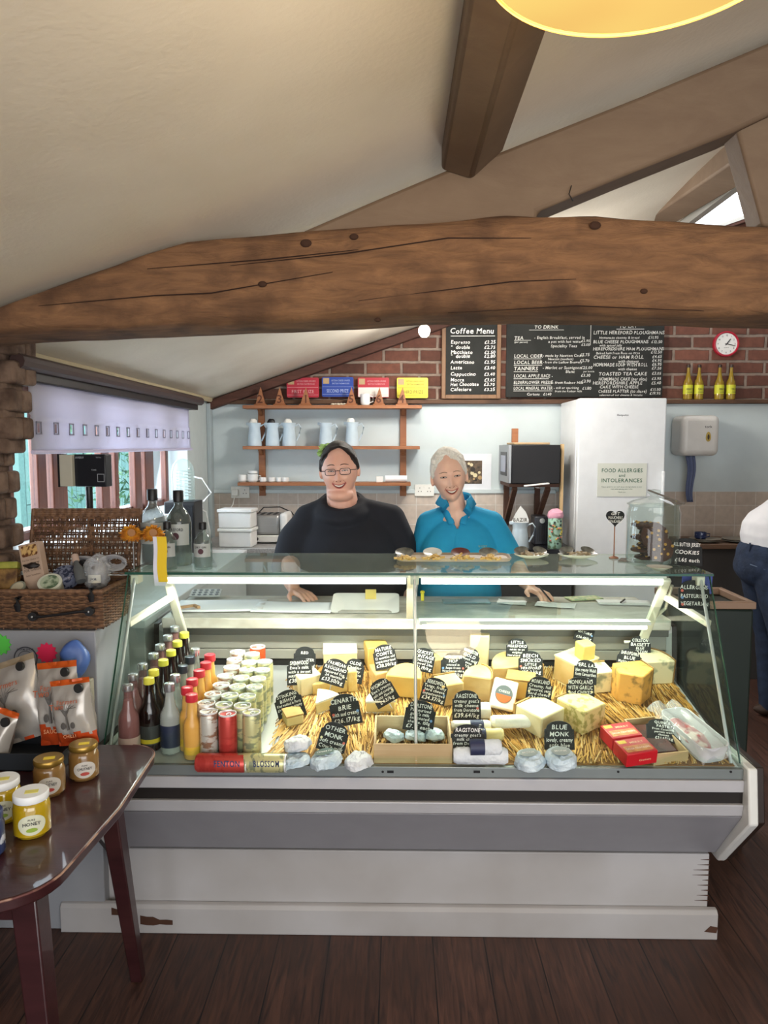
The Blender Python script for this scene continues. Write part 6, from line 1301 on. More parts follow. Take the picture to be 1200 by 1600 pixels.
c = at(801, 690, 5.35); t = thing('wood_block', 'upright orange wood block on top of the microwave', 'block', (c.x + .015, 5.35, mz1 + .017)); build('block', MB().b2(-.022, .022, -.02, .02, 0, .10), pine, t, world=False, bevel=.002)
t = thing('white_handset', 'thin white tray lying on the microwave shelf edge', 'tray', at(840, 756, 5.05)); c = at(838, 759, 5.04); build('tray', MB().box((c.x, 5.06 - .028, mz0 - .004), (.17, .04, .010), rot=(0, R(-6), 0)), white, t, bevel=.003)
t['label'] = 'thin white plastic tray jutting from under the microwave'
build('clip', MB().box((c.x + .02, 5.095, mz0 - .028), (.02, .09, .003)), white, t)
# sockets, poster
def socket(label, px, py, n, w_):
    c = at(px, py, 5.57); t = thing('wall_socket', label, 'socket', (c.x, YW - .012, c.z)); build('plate', MB().box((c.x, YW - .0185, c.z), (w_, .012, .088)), plastic, t, bevel=.003); mb = MB()
    for k in range(n):
        x = c.x + (k - (n - 1) / 2) * .07
        for dx, dz in ((0, .018), (-.011, -.008), (.011, -.008)): mb.box((x + dx, YW - .0252, c.z + dz), (.005, .002, .007))
    build('pin_hole', mb, black, t)['kind'] = 'stuff'; build('switch', MB().box((c.x, YW - .027, c.z + .026), (.010, .006, .014)), plastic, t, bevel=.001); return c
socket('double white wall socket left of the food poster', 663, 766, 2, .147); c = socket('white wall socket with plug under the left end of the shelf', 376, 769, 2, .14)
t = thing('plug', 'white plug with cable in the left wall socket', 'plug', (c.x - .03, YW - .05, c.z)); build('plug_body', MB().box((c.x - .035, YW - .045, c.z), (.05, .034, .05)), plastic, t, bevel=.006); build('cable', MB().tube([(c.x - .035, YW - .05, c.z - .022), (c.x - .05, YW - .06, c.z - .09), (c.x - .10, 5.48, c.z - .17), (c.x - .11, 5.4, WT + .02)], .004, 6), plastic, t)
c = at(748, 740, 5.57); t = thing('food_poster', 'white poster with a food photograph, right of the second woman\'s head', 'poster', (c.x, YW, c.z)); build('sheet', MB().box((c.x - .02, YW - .003, c.z), (.23, .003, .30)), mat('poster_white', '#dfe2e8', .4), t)
mb = MB(); rp = random.Random(8)
build('photo', MB().box((c.x - .045, YW - .0055, c.z + .01), (.14, .002, .175)), mat('photo_brown', '#6b5844', .5, col2='#3c3228', scale=30), t)
ms_ = [mat('photo_cream', '#d6c8a0', .5), mat('photo_dark', '#2d2620', .5), mat('photo_tan', '#a98c62', .5)]
for k in range(13): mb.mi = k % 3; x = c.x - .045 + rp.uniform(-.055, .055); z = c.z + .01 + rp.uniform(-.07, .07); r_ = rp.uniform(.008, .02); mb.cyl((x, YW - .0066 - .0002 * k, z), (x, YW - .0064 - .0002 * k, z), r_, n=14)
build('photo_detail', mb, ms_, t)
# toaster, tubs, card readers
c = at(418, 815, 5.25); t = thing('toaster', 'four-slot white and steel toaster behind the woman in black', 'toaster', (c.x, 5.25, WT)); bx0, bx1 = at(389, 800, 5.12).x, at(448, 800, 5.12).x
build('base', MB().b2(bx0, bx1, 5.13, 5.38, WT + .012, WT + .062), white, t, bevel=.008); build('steel_body', MB().b2(bx0 + .004, bx1 - .055, 5.135, 5.375, WT + .063, WT + .205), steel, t, bevel=.02, seg=3)
build('end_casing', MB().b2(bx1 - .054, bx1, 5.13, 5.38, WT + .063, WT + .215), white, t, bevel=.02, seg=3)
mb = MB(); [mb.box((bx0 + .035 + k * .045, 5.255, WT + .2055), (.022, .16, .004)) for k in range(4)]; build('slot', mb, black, t); mb = MB(); mb.cyl((bx0 + .05, 5.13, WT + .036), (bx0 + .05, 5.112, WT + .036), .013, n=14); mb.cyl((bx1 - .02, 5.13, WT + .07), (bx1 - .02, 5.112, WT + .07), .018, n=14); build('knob', mb, black, t)
mb = MB(); [mb.cyl((x, y, WT), (x, y, WT + .013), .010, n=10) for x in (bx0 + .03, bx1 - .03) for y in (5.16, 5.35)]; build('foot', mb, black, t)
build('cable', MB().tube([(bx0 - .02, 5.40, WT + .16), (bx0 + .05, 5.42, WT + .235), (bx0 + .17, 5.42, WT + .238), (bx1 - .01, 5.42, WT + .20), (bx1 + .05, 5.40, WT + .12), (bx1 + .06, 5.38, WT + .02)], .0045, 7), black, t)
for k, lab in enumerate(('lower of two stacked white plastic tubs beside the toaster', 'upper of two stacked white plastic tubs beside the toaster')):
    c = at(370, 830, 4.98); t = thing('storage_tub', lab, 'tub', (c.x, 5.02, WT + .0005 + k * .131), rz=R(-4)); build('tub', MB().box((0, 0, .054), (.225, .16, .106)), white, t, world=False, bevel=.008); build('lid', MB().box((0, 0, .1185), (.24, .175, .022)), white, t, world=False, bevel=.005)
for k, (px, py, lab) in enumerate(((330, 872, 'grey card reader lying in front of the white tubs'), (318, 862, 'second card reader beside the small gin bottle, screen tilted up'))):
    p = onz(px, py, WT + .02); p.x = max(-1.32, p.x); p.y = min(4.75, p.y); 
    t = thing('card_reader', lab, 'card reader', (-1.10 - .12 * k, 4.2 + .25 * k, WT), rot=(R(18), 0, R(25))); build('body', MB().box((0, 0, .03), (.085, .17, .03)), mat('reader_grey', '#b9bcc2', .4), t, world=False, bevel=.008); build('screen', MB().box((0, .045, .046), (.065, .05, .003)), mat('reader_screen', '#3a3f48', .2), t, world=False)
    mb = MB(); [mb.box((-.024 + .024 * i, -.055 + .022 * j, .0465), (.015, .011, .004)) for i in range(3) for j in range(4)]; build('keypad', mb, mat('reader_key', '#5b606b', .5), t, world=False)
# coffee speaker with glass dome near the window
c = at(286, 800, 4.35); t = thing('black_speaker', 'tall black box speaker standing on the window-side counter', 'speaker', (-1.27, 4.35, WT)); build('box', MB().b2(-1.36, -1.18, 4.26, 4.44, WT + .001, 1.32), mat('speaker_black', '#17181b', .5), t, bevel=.006); build('grille', MB().b2(-1.35, -1.19, 4.254, 4.259, WT + .02, 1.30), mat('grille_black', '#22242a', .8, col2='#101114', scale=200), t)
t = thing('glass_dome', 'clear ribbed glass dome standing on top of the black speaker', 'ornament', (-1.27, 4.35, 1.321)); build('dome', MB().lathe([(.060, 0), (.068, .01), (.068, .17), (.058, .21), (.035, .24), (.001, .25)], n=30, cap=(True, False)), pane_mat('dome_glass', '#f2fafa', base=.12, spec=1), t, world=False)
mb = MB(); [mb.tube([(.045 * cos(a), .045 * sin(a), .03 + .018 * k) for a in [2 * pi * j / 20 for j in range(20)]], .0022, 5, closed=True) for k in range(9)]; build('inner_coil', mb, mat('coil_white', '#d8dcdc', .4), t, world=False)
t = thing('white_cable', 'looped white cable hanging in the corner by the window', 'cable', (-1.3, 5.0, WT)); build('cable', MB().tube([at(303, 745, 5.0), at(316, 748, 5.0), at(330, 770, 5.0), at(318, 783, 5.0), at(305, 790, 4.98), at(322, 800, 4.98), at(328, 830, 4.98), at(327, 850, 4.97)], .006, 7), white, t)
# jug with pointed card, tin, dark appliance, red tub, butter dish
jug('white jug with a pointed card in it, right of the woman in blue', 812, 850, 4.98, WT, .175, .062, 1)
c = at(813, 815, 4.98); t = thing('pointed_card', 'white pointed card with dark lettering standing in the white jug', 'card', (c.x, 4.98, WT + .19)); build('card', MB().prismXZ([(-.058, -.01), (-.05, -.05), (.05, -.05), (.058, .0), (.035, .055), (.0, .095), (-.035, .04)], -.002, .002), white, t, world=False, bevel=.001); build('lettering', MB().text('BAZIR', 0, -.012, .026, y=-.0026, bold=1, maxw=.10), mat('card_ink', '#4c463e', .7), t, world=False, smooth=False)
c = at(868, 830, 4.95); t = thing('floral_tin', 'tall green floral tin with a pink lid left of the fridge', 'tin', (c.x, 4.97, WT)); build('tin', MB().lathe([(.045, 0), (.047, .004), (.047, .205), (.045, .21)], n=26), mat('floral_print', '#9cc0ae', .4, col2='#5c6f52', scale=30, lo=.42, hi=.5), t, world=False); build('lid', crumple(MB().lathe([(.048, .205), (.052, .22), (.045, .245), (.02, .262), (.001, .265)], n=24, cap=(True, False)), .008, 25), mat('pink_lid', '#e0a3b8', .5), t, world=False)
mb = MB(); rf_ = random.Random(6)
for k in range(26): a = rf_.uniform(-2.6, -.5); z = rf_.uniform(.02, .19); mb.mi = k % 3; mb.ell((.0475 * cos(a), .0475 * sin(a), z), (.008, .008, .007), 7, 5)
build('flower_print', mb, [mat('flower_dark', '#2c3f3c', .5), mat('flower_yellow', '#c9b852', .5), mat('flower_rose', '#c87a6a', .5)], t, world=False)
t = thing('coffee_grinder', 'dark slim coffee machine between the jug and the floral tin', 'machine', (at(843, 830, 5.2).x, 5.2, WT)); build('body', MB().b2(-.05, .05, -.08, .08, 0, .20), mat('machine_dark', '#26272e', .3), t, world=False, bevel=.008); build('dial', MB().cyl((0, -.082, .17), (0, -.095, .17), .018, n=16), steel, t, world=False); mb = MB(); [mb.box((-.03 + .015 * k, -.0815, .08), (.006, .003, .11)) for k in range(5)]; build('vent', mb, black, t, world=False)
t = thing('jar_red_lid', 'small jar with red lid between the two women on the far counter', 'jar', (at(626, 830, 5.25).x, 5.25, WT)); build('jar', MB().lathe([(.03, 0), (.032, .1)], n=20), mat('jar_cream', '#cfc9b8', .4), t, world=False); build('lid', MB().lathe([(.034, .1), (.034, .14)], n=20), redcap, t, world=False, bevel=.002)
t = thing('butter_dish', 'white dish of butter between the two women on the far counter', 'dish', (at(640, 845, 5.05).x, 5.05, WT)); build('dish', MB().box((0, 0, .02), (.14, .10, .04)), white, t, world=False, bevel=.01); build('butter', MB().box((.0, 0, .055), (.09, .06, .03)), mat('butter', '#e6cf7a', .5), t, world=False, bevel=.006)
# cups on right counter
for i, (px, lab) in enumerate(((1085, 'left stack of grey plates on the right counter'), (1135, 'patterned plates and saucers near the man on the right'))):
    p = (at(px + 14, 840, 5.25).x, 5.22, .966); t = thing('plate_stack', lab, 'plates', p); build('plates', MB().lathe([(.05, 0), (.10, .012), (.10, .015), (.06, .010), (.104, .022), (.106, .027), (.06, .020), (.001, .020)], n=34, cap=(True, False)), mat('plate_grey', '#8f8a80', .35, col2='#6d675c', scale=30 if i else 3), t, world=False)
t = mug('dark blue willow cup on the left plate stack of the right counter', 1098, .988, .040, .048, True, 'teacup', 5.22, mat('cup_blue', '#28335c', .3, col2='#8d98b4', scale=60, lo=.4, hi=.44), 'cup')
t = thing('waste_bin', 'dark green bin with a tan rim just behind the counter\'s right end', 'bin', (1.28, 3.05, 0)); build('bin', MB().b2(1.135, 1.42, 2.90, 3.2, .0, 1.00), mat('bin_dark_green', '#16211c', .5), t, bevel=.01); build('rim', MB().b2(1.13, 1.425, 2.893, 2.92, 1.001, 1.03).b2(1.13, 1.425, 3.18, 3.207, 1.001, 1.03).b2(1.13, 1.155, 2.92, 3.18, 1.001, 1.03).b2(1.40, 1.425, 2.92, 3.18, 1.001, 1.03), mat('rim_tan', '#8d7360', .6), t, bevel=.004)
# pendant lamp and spotlight
lx, ly, lz = .326, 1.03, 2.30
t = thing('pendant_lamp', 'large glowing yellow pendant lamp shade hanging at the top right', 'lamp', (lx, ly, 2.3))
def shade_mat():
    m = bpy.data.materials.new('shade_glow'); m.use_nodes = True; nt = m.node_tree; b = nt.nodes['Principled BSDF']; tc = nt.nodes.new('ShaderNodeTexCoord'); n = nt.nodes.new('ShaderNodeTexNoise'); n.inputs['Scale'].default_value = 2.2
    r = nt.nodes.new('ShaderNodeValToRGB'); r.color_ramp.elements[0].color = lin('#f3c36c'); r.color_ramp.elements[1].color = lin('#ffdf7c'); r.color_ramp.elements[0].position = .35; r.color_ramp.elements[1].position = .6
    nt.links.new(tc.outputs['Object'], n.inputs[0]); nt.links.new(n.outputs['Fac'], r.inputs[0]); nt.links.new(r.outputs[0], b.inputs['Emission Color']); b.inputs['Base Color'].default_value = lin('#120d06'); b.inputs['Roughness'].default_value = 1; b.inputs['Specular IOR Level'].default_value = 0; b.inputs['Emission Strength'].default_value = .74; return m
build('diffuser', MB().lathe([(.001, -.014), (.10, -.012), (.17, -.007), (.208, 0), (.208, .004)], c=(lx, ly, lz), n=64, cap=(False, True)), shade_mat(), t, ang=60)
build('shade', MB().lathe([(.212, -.004), (.216, 0), (.20, .17), (.197, .17), (.21, 0)], c=(lx, ly, lz), n=64, cap=(False, False)), mat('shade_fabric', '#e8b860', .7, emit=.45), t)
build('cord', MB().cyl((lx, ly, lz + .12), (lx, ly, cz(lx) + .01), .004, n=8), mat('cord_white', '#d9d5cc', .5), t)
point('pendant_bulb', (lx, ly, lz - .06), 22, (1, .80, .52), .16)
c = at(663, 519, 4.75); t = thing('spotlight', 'small bright spotlight under the ceiling just below the tie beam', 'spotlight', (c.x, c.y, c.z))
build('bulb', MB().ell(c, (.034, .030, .034), 18, 12), mat('bulb_glow', '#fffaf0', .5, emit=14), t); build('lamp_cup', MB().cyl(c + V((.0, .025, .012)), c + V((.01, .10, .04)), .04, .022, n=18), mat('lamp_cup_white', '#d8d5cc', .4), t, bevel=.002); build('mount_arm', MB().tube([c + V((.01, .09, .04)), c + V((.02, .10, .08)), V((c.x + .02, c.y + .10, cz(c.x + .02) + .012))], .007, 8), steel, t)
point('spot_bulb_light', c + V((0, -.06, -.04)), 10, (1, .96, .88), .03)
# ================================================================ PEOPLE
def skin_mat(name, col, col2): return mat(name, col, .5, col2=col2, scale=14, lo=.3, hi=.75, sss=.12)
def headshape(mb, M, a=.074, b=.094, c=.118, jaw=.28, cheek=.007, nose=.022, chinf=.0):
    def f(u, v):
        th = 2 * pi * u; ph = -pi / 2 + pi * v; sx, sy, sz = cos(ph) * cos(th), cos(ph) * sin(th), sin(ph)
        x, y, z = a * sx, b * sy, c * sz
        if z < 0: x *= 1 - jaw * (-z / c) ** 1.6
        if sy > 0: z *= 1 - .12 * sy * (1 if sz < 0 else 0)
        fr = max(0, -sy) ** .5 if sy < 0 else 0
        g = lambda x0, z0, wx, wz: math.exp(-((x - x0) / wx) ** 2 - ((z - z0) / wz) ** 2)
        d = 0
        d += nose * g(0, -.033, .012, .013) + nose * .62 * g(0, -.012, .008, .022) + .006 * (g(.014, -.038, .007, .007) + g(-.014, -.038, .007, .007))
        d += .005 * (g(.028, .026, .022, .007) + g(-.028, .026, .022, .007)) - .009 * (g(.031, .006, .017, .011) + g(-.031, .006, .017, .011))
        d += cheek * (g(.042, -.028, .020, .018) + g(-.042, -.028, .020, .018)) - .003 * (g(.030, -.052, .006, .016) + g(-.030, -.052, .006, .016))
        d += .006 * g(0, -.060, .028, .014) + (.010 + chinf) * g(0, -.100, .022, .014) - .004 * g(0, -.082, .02, .006)
        return (x, y - d * fr, z)
    mb.grid(f, 72, 60, M)
    for s in (-1, 1): mb.ell((s * (a + .004), .012, -.008), (.008, .020, .031), 12, 10, rot=(R(-8), 0, R(s * 20)), M=M)
def hand(mb, wrist, f, n, side, curl=.5, spread=.10, thumb=1.0, s=1.0):
    f = V(f).normalized(); n = V(n); n = (n - f * n.dot(f)).normalized(); t = f.cross(n) * side; w = V(wrist)
    for k in (-1, -.33, .33, 1): mb.cap(w + t * k * .020 * s + f * .008, w + t * k * .030 * s + f * .082 * s, .013 * s, .0115 * s, 10)
    for i, (off, ln) in enumerate(((-1, .070), (-.33, .080), (.33, .074), (1, .058))):
        p = w + t * off * .031 * s + f * .084 * s; d = (f + t * off * spread).normalized(); a = curl * .5
        for j, q in enumerate((.45, .31, .24)):
            d2 = (d * cos(a) - n * sin(a)).normalized(); e = p + d2 * ln * q * s; mb.cap(p, e, (.0093, .0085, .0078)[j] * s, (.0085, .0078, .0066)[j] * s, 10); p = e; a += curl * .75
    p = w - t * .026 * s + f * .022 * s; d = (f * .55 - t * .8 - n * .25).normalized(); q = p + d * .040 * s; mb.cap(p, q, .0135 * s, .0105 * s, 10); d = (f * .9 - t * .35 * thumb - n * .3).normalized(); mb.cap(q, q + d * .028 * s, .0105 * s, .008 * s, 10)
def body_mesh(name, mb, m, root, vox=.0042, sm=2):
    r = remesh(mb, vox, sm); o = build(name, r, m, root, ang=180); bv = BVHTree.FromPolygons([V(v) for v in r.v], r.f); return o, bv
class Face:
    def __init__(s, M, bv): s.M = M; s.bv = bv; s.I = M.inverted()
    def p(s, x, z, off=.001):
        o = s.M @ V((x, -.3, z)); d = (s.M.to_3x3() @ V((0, 1, 0))).normalized(); h = s.bv.ray_cast(o, d)
        return (h[0] - d * off) if h[0] else s.M @ V((x, -.09, z))
def face_parts(root, F_, hairc, lipc, eyeopen=.004, brow=.0022, smile=1.0, browz=.026, skinm=None, mw=.025, teeth=True):
    for s in (-1, 1):
        n = 14; up = [(s * .031 + .0145 * cos(pi * (1 - k / n)), .004 + eyeopen * sin(pi * k / n)) for k in range(n + 1)]; lo = [(s * .031 + .0145 * cos(pi * (1 - k / n)), .004 - eyeopen * .55 * sin(pi * k / n)) for k in range(n + 1)]
        mb = MB(); mb.add([F_.p(x, z, .0012) for x, z in up] + [F_.p(x, z, .0012) for x, z in lo], [(k, k + 1, n + 1 + k + 1, n + 1 + k) for k in range(n)])
        e = build('eye', mb, mat('eye_white', '#cfc8c2', .2), root)
        mb = MB(); r_ = eyeopen * 1.0; mb.add([F_.p(s * .031 + min(.0052, r_ * 1.3) * cos(q), .004 + eyeopen * .2 + r_ * .72 * sin(q), .0020) for q in [2 * pi * k / 14 for k in range(14)]], [tuple(range(14))]); build('iris', mb, mat('iris_dark', '#2b221f', .2), e)
        build('lash_line', MB().tube([F_.p(x, z, .0012) for x, z in up], [.0006] + [.0013] * (n - 1) + [.0008], 5), mat('lash_dark', '#3c2a26', .7), e)
        build('lower_lid', MB().tube([F_.p(x, z - .001, .0006) for x, z in lo], .0009, 5), mat('lid_line', '#8a5a4c', .7), e)
        bz = [(s * (.013 + .036 * k / 8), browz + .0045 * sin(pi * (k / 8) ** .8) - .002 * (k / 8)) for k in range(9)]
        build('eyebrow', MB().tube([F_.p(x, z, .0008) for x, z in bz], [brow * .7] + [brow] * 6 + [brow * .7, brow * .4], 6), hairc, root)
    n = 18; cz_ = lambda t: (2 * t - 1) ** 2
    up = [(mw * (2 * k / n - 1), -.0600 + .007 * smile * cz_(k / n)) for k in range(n + 1)]; lo = [(mw * (2 * k / n - 1), -.0600 - .0135 * (1 - cz_(k / n)) + .007 * smile * cz_(k / n)) for k in range(n + 1)]
    mb = MB(); mb.add([F_.p(x, z, .0010) for x, z in up] + [F_.p(x, z, .0010) for x, z in lo], [(k, k + 1, n + 1 + k + 1, n + 1 + k) for k in range(n)])
    m_ = build('mouth', mb, mat('mouth_dark', '#6b2f2c', .5), root)
    if teeth:
        up2 = [(x * .88, z - .0008) for x, z in up]; lo2 = [(x * .88, max(z, zz - .0098 * (1 - cz_(k / n) * .8)) + .0015) for k, ((x, z), (_, zz)) in enumerate(zip(lo, up))]
        mb = MB(); mb.add([F_.p(x, z, .0018) for x, z in up2] + [F_.p(x, z, .0018) for x, z in lo2], [(k, k + 1, n + 1 + k + 1, n + 1 + k) for k in range(n)]); build('teeth', mb, mat('teeth_white', '#e9e3d8', .3), m_)
    build('lips', MB().tube([F_.p(x, z + .0015, .0004) for x, z in up], [.001] + [.0021] * (n - 1) + [.001], 6).tube([F_.p(x, z - .0018, .0004) for x, z in lo], [.001] + [.0027] * (n - 1) + [.001], 6), lipc, m_)
    mb = MB(); [mb.tube([F_.p(s * .012, -.040, .0006), F_.p(s * .0062, -.0425, .0006)], .0016, 5) for s in (-1, 1)]; build('nostril', mb, mat('nostril_dark', '#7a3c34', .8), root)
    for s in (-1, 1): build('smile_crease', MB().tube([F_.p(s * .019, -.036, .0001), F_.p(s * .0275, -.046, .0001), F_.p(s * .0325, -.056, .0001)], .0008, 5), mat('crease_' + skinm.name, '#b0705c', .7), root)
def hairblob(mb, M, c, r, n=40, m=30, amp=.0, fr=60, seed=0):
    k = len(mb.v); mb.ell(c, r, n, m, M=None); out = []
    for v in mb.v[k:]:
        q = V(v); out.append(tuple(M @ (q + (q - V(c)).normalized() * amp * noise.noise(q * fr + V((seed, 0, 0))))))
    mb.v[k:] = out
# ---- woman in black
sk1 = skin_mat('skin_rosy', '#e6b6a2', '#dba48f'); X1, Y1 = -.262, 3.36
p1 = thing('person', 'smiling person with dark tied-back hair and glasses in a black t-shirt behind the counter', 'person', (-.235, 3.42, 0))
M1 = Matrix.Translation((X1, Y1, 1.537)) @ Matrix.Rotation(R(-4), 4, 'Y') @ Matrix.Rotation(R(4), 4, 'X')
mb = MB(); headshape(mb, M1, .081, .096, .121, .06, .011, .020)
mb.ell((X1 + .004, Y1 - .012, 1.425), (.062, .066, .034), 20, 12)
mb.limb([(X1, Y1 + .03, 1.48), (X1 + .01, Y1 + .045, 1.38), (-.235, 3.44, 1.28)], [.066, .074, .11])
mb.ell((-.235, 3.45, 1.12), (.20, .13, .26), 24, 16); mb.ell((-.235, 3.45, .93), (.22, .14, .18), 24, 16)
mb.limb([(-.44, 3.45, 1.29), (-.50, 3.42, 1.14), (-.475, 3.26, 1.045), (-.455, 3.19, 1.022)], [.055, .050, .040, .027])
hand(mb, (-.452, 3.185, 1.016), (.62, -.62, -.12), (0.05, 0, 1), -1, .55)
mb.limb([(-.03, 3.45, 1.29), (.02, 3.43, 1.02), (.02, 3.38, .82), (.01, 3.36, .75)], [.055, .05, .038, .027]); hand(mb, (.01, 3.355, .74), (0, -.1, -1), (1, 0, 0), 1, .5)
for s in (-1, 1): mb.limb([(-.235 + s * .10, 3.46, .88), (-.235 + s * .11, 3.45, .48), (-.235 + s * .11, 3.48, .09)], [.11, .065, .045])
b1, bv1 = body_mesh('body', mb, sk1, p1, .0045)
F1 = Face(M1, bv1); hm1 = mat('dark_brown_hair', '#2e2422', .45, col2='#1c1615', scale=90, stretch=(6, 6, 1), bump=.6)
face_parts(p1, F1, hm1, mat('lips_rose', '#b5605a', .45), .0026, .0018, 1.6, .030, sk1, .032)
mb = MB(); hairblob(mb, M1, (0, .018, .028), (.087, .098, .105), amp=.003, fr=40)
for s in (-1, 1): mb.limb([M1 @ V((s * .078, -.020, .050)), M1 @ V((s * .085, -.002, .012)), M1 @ V((s * .083, .008, -.030))], [.009, .009, .005])
h = remesh(mb, .004, 3); hr = build('hair', h, hm1, p1, ang=180)
build('parting_lock', MB().tube([M1 @ V((.012, -.056, .112)), M1 @ V((.045, -.054, .094)), M1 @ V((.070, -.034, .062)), M1 @ V((.083, -.010, .014))], [.006, .012, .009, .005], 10, flat=.8).tube([M1 @ V((.012, -.056, .112)), M1 @ V((-.03, -.058, .102)), M1 @ V((-.062, -.040, .074)), M1 @ V((-.082, -.014, .02))], [.006, .012, .009, .005], 10, flat=.8), hm1, hr)
mb = MB(); hairblob(mb, M1, (-.045, .07, .085), (.04, .04, .035), 20, 14, .006, 60); build('bun', mb, hm1, hr)
scr = []; mb = MB()
for k in range(60):
    a = 2 * pi * k / 20; rr_ = .042 + .007 * sin(k * 2.6); scr.append(M1 @ V((-.046 + rr_ * cos(a), .04 + .012 * sin(k), .082 + rr_ * .75 * sin(a))))
mb.tube(scr, [.008 + .004 * sin(k * 1.9) for k in range(60)], 7, closed=True)
build('scrunchie', crumple(mb, .006, 70), mat('scrunchie_green', '#a9cf7c', .8), hr)
gm = mat('glasses_frame_dark', '#3a2a30', .3, .3); gl_ = thing  # glasses are worn: a child of the person
mb = MB()
def frame_pt(x, z, y): return M1 @ V((x, y, z))
for s in (-1, 1): mb.tube([frame_pt(s * .033 + px, .002 + pz, -.1085 + .10 * (abs(s * .033 + px) ** 2) * 9) for px, pz in rrect(.046, .027, .009, 4)], .0015, 6, closed=True)
mb.tube([frame_pt(-.010, .006, -.110), frame_pt(0, .008, -.113), frame_pt(.010, .006, -.110)], .0015, 6)
for s in (-1, 1): mb.tube([frame_pt(s * .056, .008, -.106), frame_pt(s * .078, .006, -.085), frame_pt(s * .085, .002, .0)], .0018, 6)
g_ = build('glasses', mb, gm, p1); mb = MB()
for s in (-1, 1): mb.add([frame_pt(s * .033 + px, .002 + pz, -.1085 + .9 * (s * .033 + px) ** 2) for px, pz in rrect(.044, .025, .008, 4)], [tuple(range(20))])
build('lens', mb, cm['film'], g_)
tee = mat('black_tshirt', '#1f222b', .9, col2='#1a1c24', scale=5, bump=.25, bscale=9)
mb = MB(); cx = -.222
mb.ell((cx, 3.445, 1.13), (.255, .185, .225), 30, 20); mb.ell((cx, 3.44, .97), (.275, .20, .22), 30, 20)
mb.limb([(cx - .05, 3.44, 1.335), (cx - .19, 3.45, 1.275), (-.475, 3.44, 1.20), (-.505, 3.41, 1.08)], [.068, .086, .088, .085], 18)
mb.limb([(cx + .03, 3.44, 1.335), (cx + .19, 3.45, 1.275), (.012, 3.44, 1.19), (.022, 3.43, 1.03)], [.068, .086, .080, .074], 18)
mb.ell((cx - .03, 3.44, 1.285), (.17, .132, .088), 24, 14); mb.ell((cx, 3.36, 1.18), (.17, .10, .10), 20, 14)
NKC = (X1 + .008, Y1 + .045)
mb.tube([(NKC[0] + .092 * cos(a), NKC[1] + .094 * sin(a), 1.385 + .040 * sin(a)) for a in [2 * pi * k / 40 for k in range(40)]], .020, 10, closed=True)
mb.tube([(NKC[0] + .108 * cos(a), NKC[1] + .10 * sin(a), 1.350 + .032 * sin(a)) for a in [2 * pi * k / 40 for k in range(40)]], .028, 10, closed=True)
for s in (-1, 1): mb.limb([(NKC[0] + s * .082, NKC[1] + .01, 1.366), (cx + s * .195, 3.45, 1.305)], [.044, .070], 14)
s_ = remesh(mb, .009, 14); tz = build('tshirt', s_, tee, p1, ang=180)
nk = [(NKC[0] + .082 * cos(a), NKC[1] + .084 * sin(a), 1.395 + .041 * sin(a)) for a in [2 * pi * k / 40 for k in range(40)]]
build('neckband', MB().tube(nk, .0065, 8, closed=True, flat=1.3), tee, tz)
trs = mat('dark_trousers', '#1d1f26', .9)
mb = MB(); mb.ell((-.23, 3.46, .87), (.23, .17, .16), 24, 14)
for s in (-1, 1): mb.limb([(-.23 + s * .11, 3.46, .80), (-.23 + s * .12, 3.45, .48), (-.23 + s * .12, 3.48, .08)], [.13, .09, .07])
build('trousers', remesh(mb, .012, 4), trs, p1, ang=180)
def shoes(root, pts, m):
    for x, y, rz in pts: build('shoe', MB().ell((x, y - .03, .045), (.048, .135, .044), 20, 12, rot=(0, 0, rz)).box((x, y - .03, .012), (.085, .25, .022), rot=(0, 0, rz)), m, root)
shoes(p1, ((-.35, 3.46, 0), (-.11, 3.46, 0)), black)
# ---- woman in blue polo
sk2 = skin_mat('skin_tan', '#ecc4ae', '#dfb099'); X2, Y2 = .240, 3.38
p2 = thing('person', 'smiling person with short white hair in a turquoise polo shirt writing at the counter', 'person', (.29, 3.44, 0))
M2 = Matrix.Translation((X2, Y2, 1.507)) @ Matrix.Rotation(R(-7), 4, 'Y') @ Matrix.Rotation(R(2), 4, 'X')
mb = MB(); headshape(mb, M2, .074, .093, .119, .30, .008, .022)
mb.limb([(X2 + .01, Y2 + .02, 1.44), (X2 + .030, Y2 + .045, 1.36), (.29, 3.45, 1.27)], [.052, .054, .075]); mb.ell((.28, 3.445, 1.285), (.10, .068, .09), 20, 12)
mb.ell((.295, 3.46, 1.11), (.155, .10, .24), 24, 16); mb.ell((.295, 3.46, .92), (.165, .12, .16), 24, 16)
mb.limb([(.45, 3.46, 1.27), (.55, 3.43, 1.10), (.575, 3.27, 1.045), (.585, 3.205, 1.03)], [.048, .043, .036, .024])
hand(mb, (.590, 3.20, 1.022), (.42, -.80, -.10), (.25, 0, 1), -1, .75, .05, .6)
mb.limb([(.15, 3.47, 1.27), (.145, 3.50, 1.02), (.15, 3.40, .86), (.17, 3.33, .80)], [.048, .043, .034, .024]); hand(mb, (.16, 3.305, .79), (.1, -.2, -1), (-1, 0, 0), 1, .5)
for s in (-1, 1): mb.limb([(.295 + s * .085, 3.47, .88), (.295 + s * .09, 3.46, .48), (.295 + s * .09, 3.48, .09)], [.085, .055, .04])
b2_, bv2 = body_mesh('body', mb, sk2, p2, .0042)
F2 = Face(M2, bv2); hm2 = mat('white_short_hair', '#fbf8f0', .8, col2='#dfdad0', scale=70, stretch=(5, 5, 1), bump=.5)
face_parts(p2, F2, mat('brow_grey', '#8d7464', .8), mat('lips_soft', '#b86e60', .45), .0034, .0017, 1.5, .024, sk2, .029)
mb = MB(); hairblob(mb, M2, (0, .021, .032), (.083, .096, .104), amp=.005, fr=55, seed=3)
rh2 = random.Random(12)
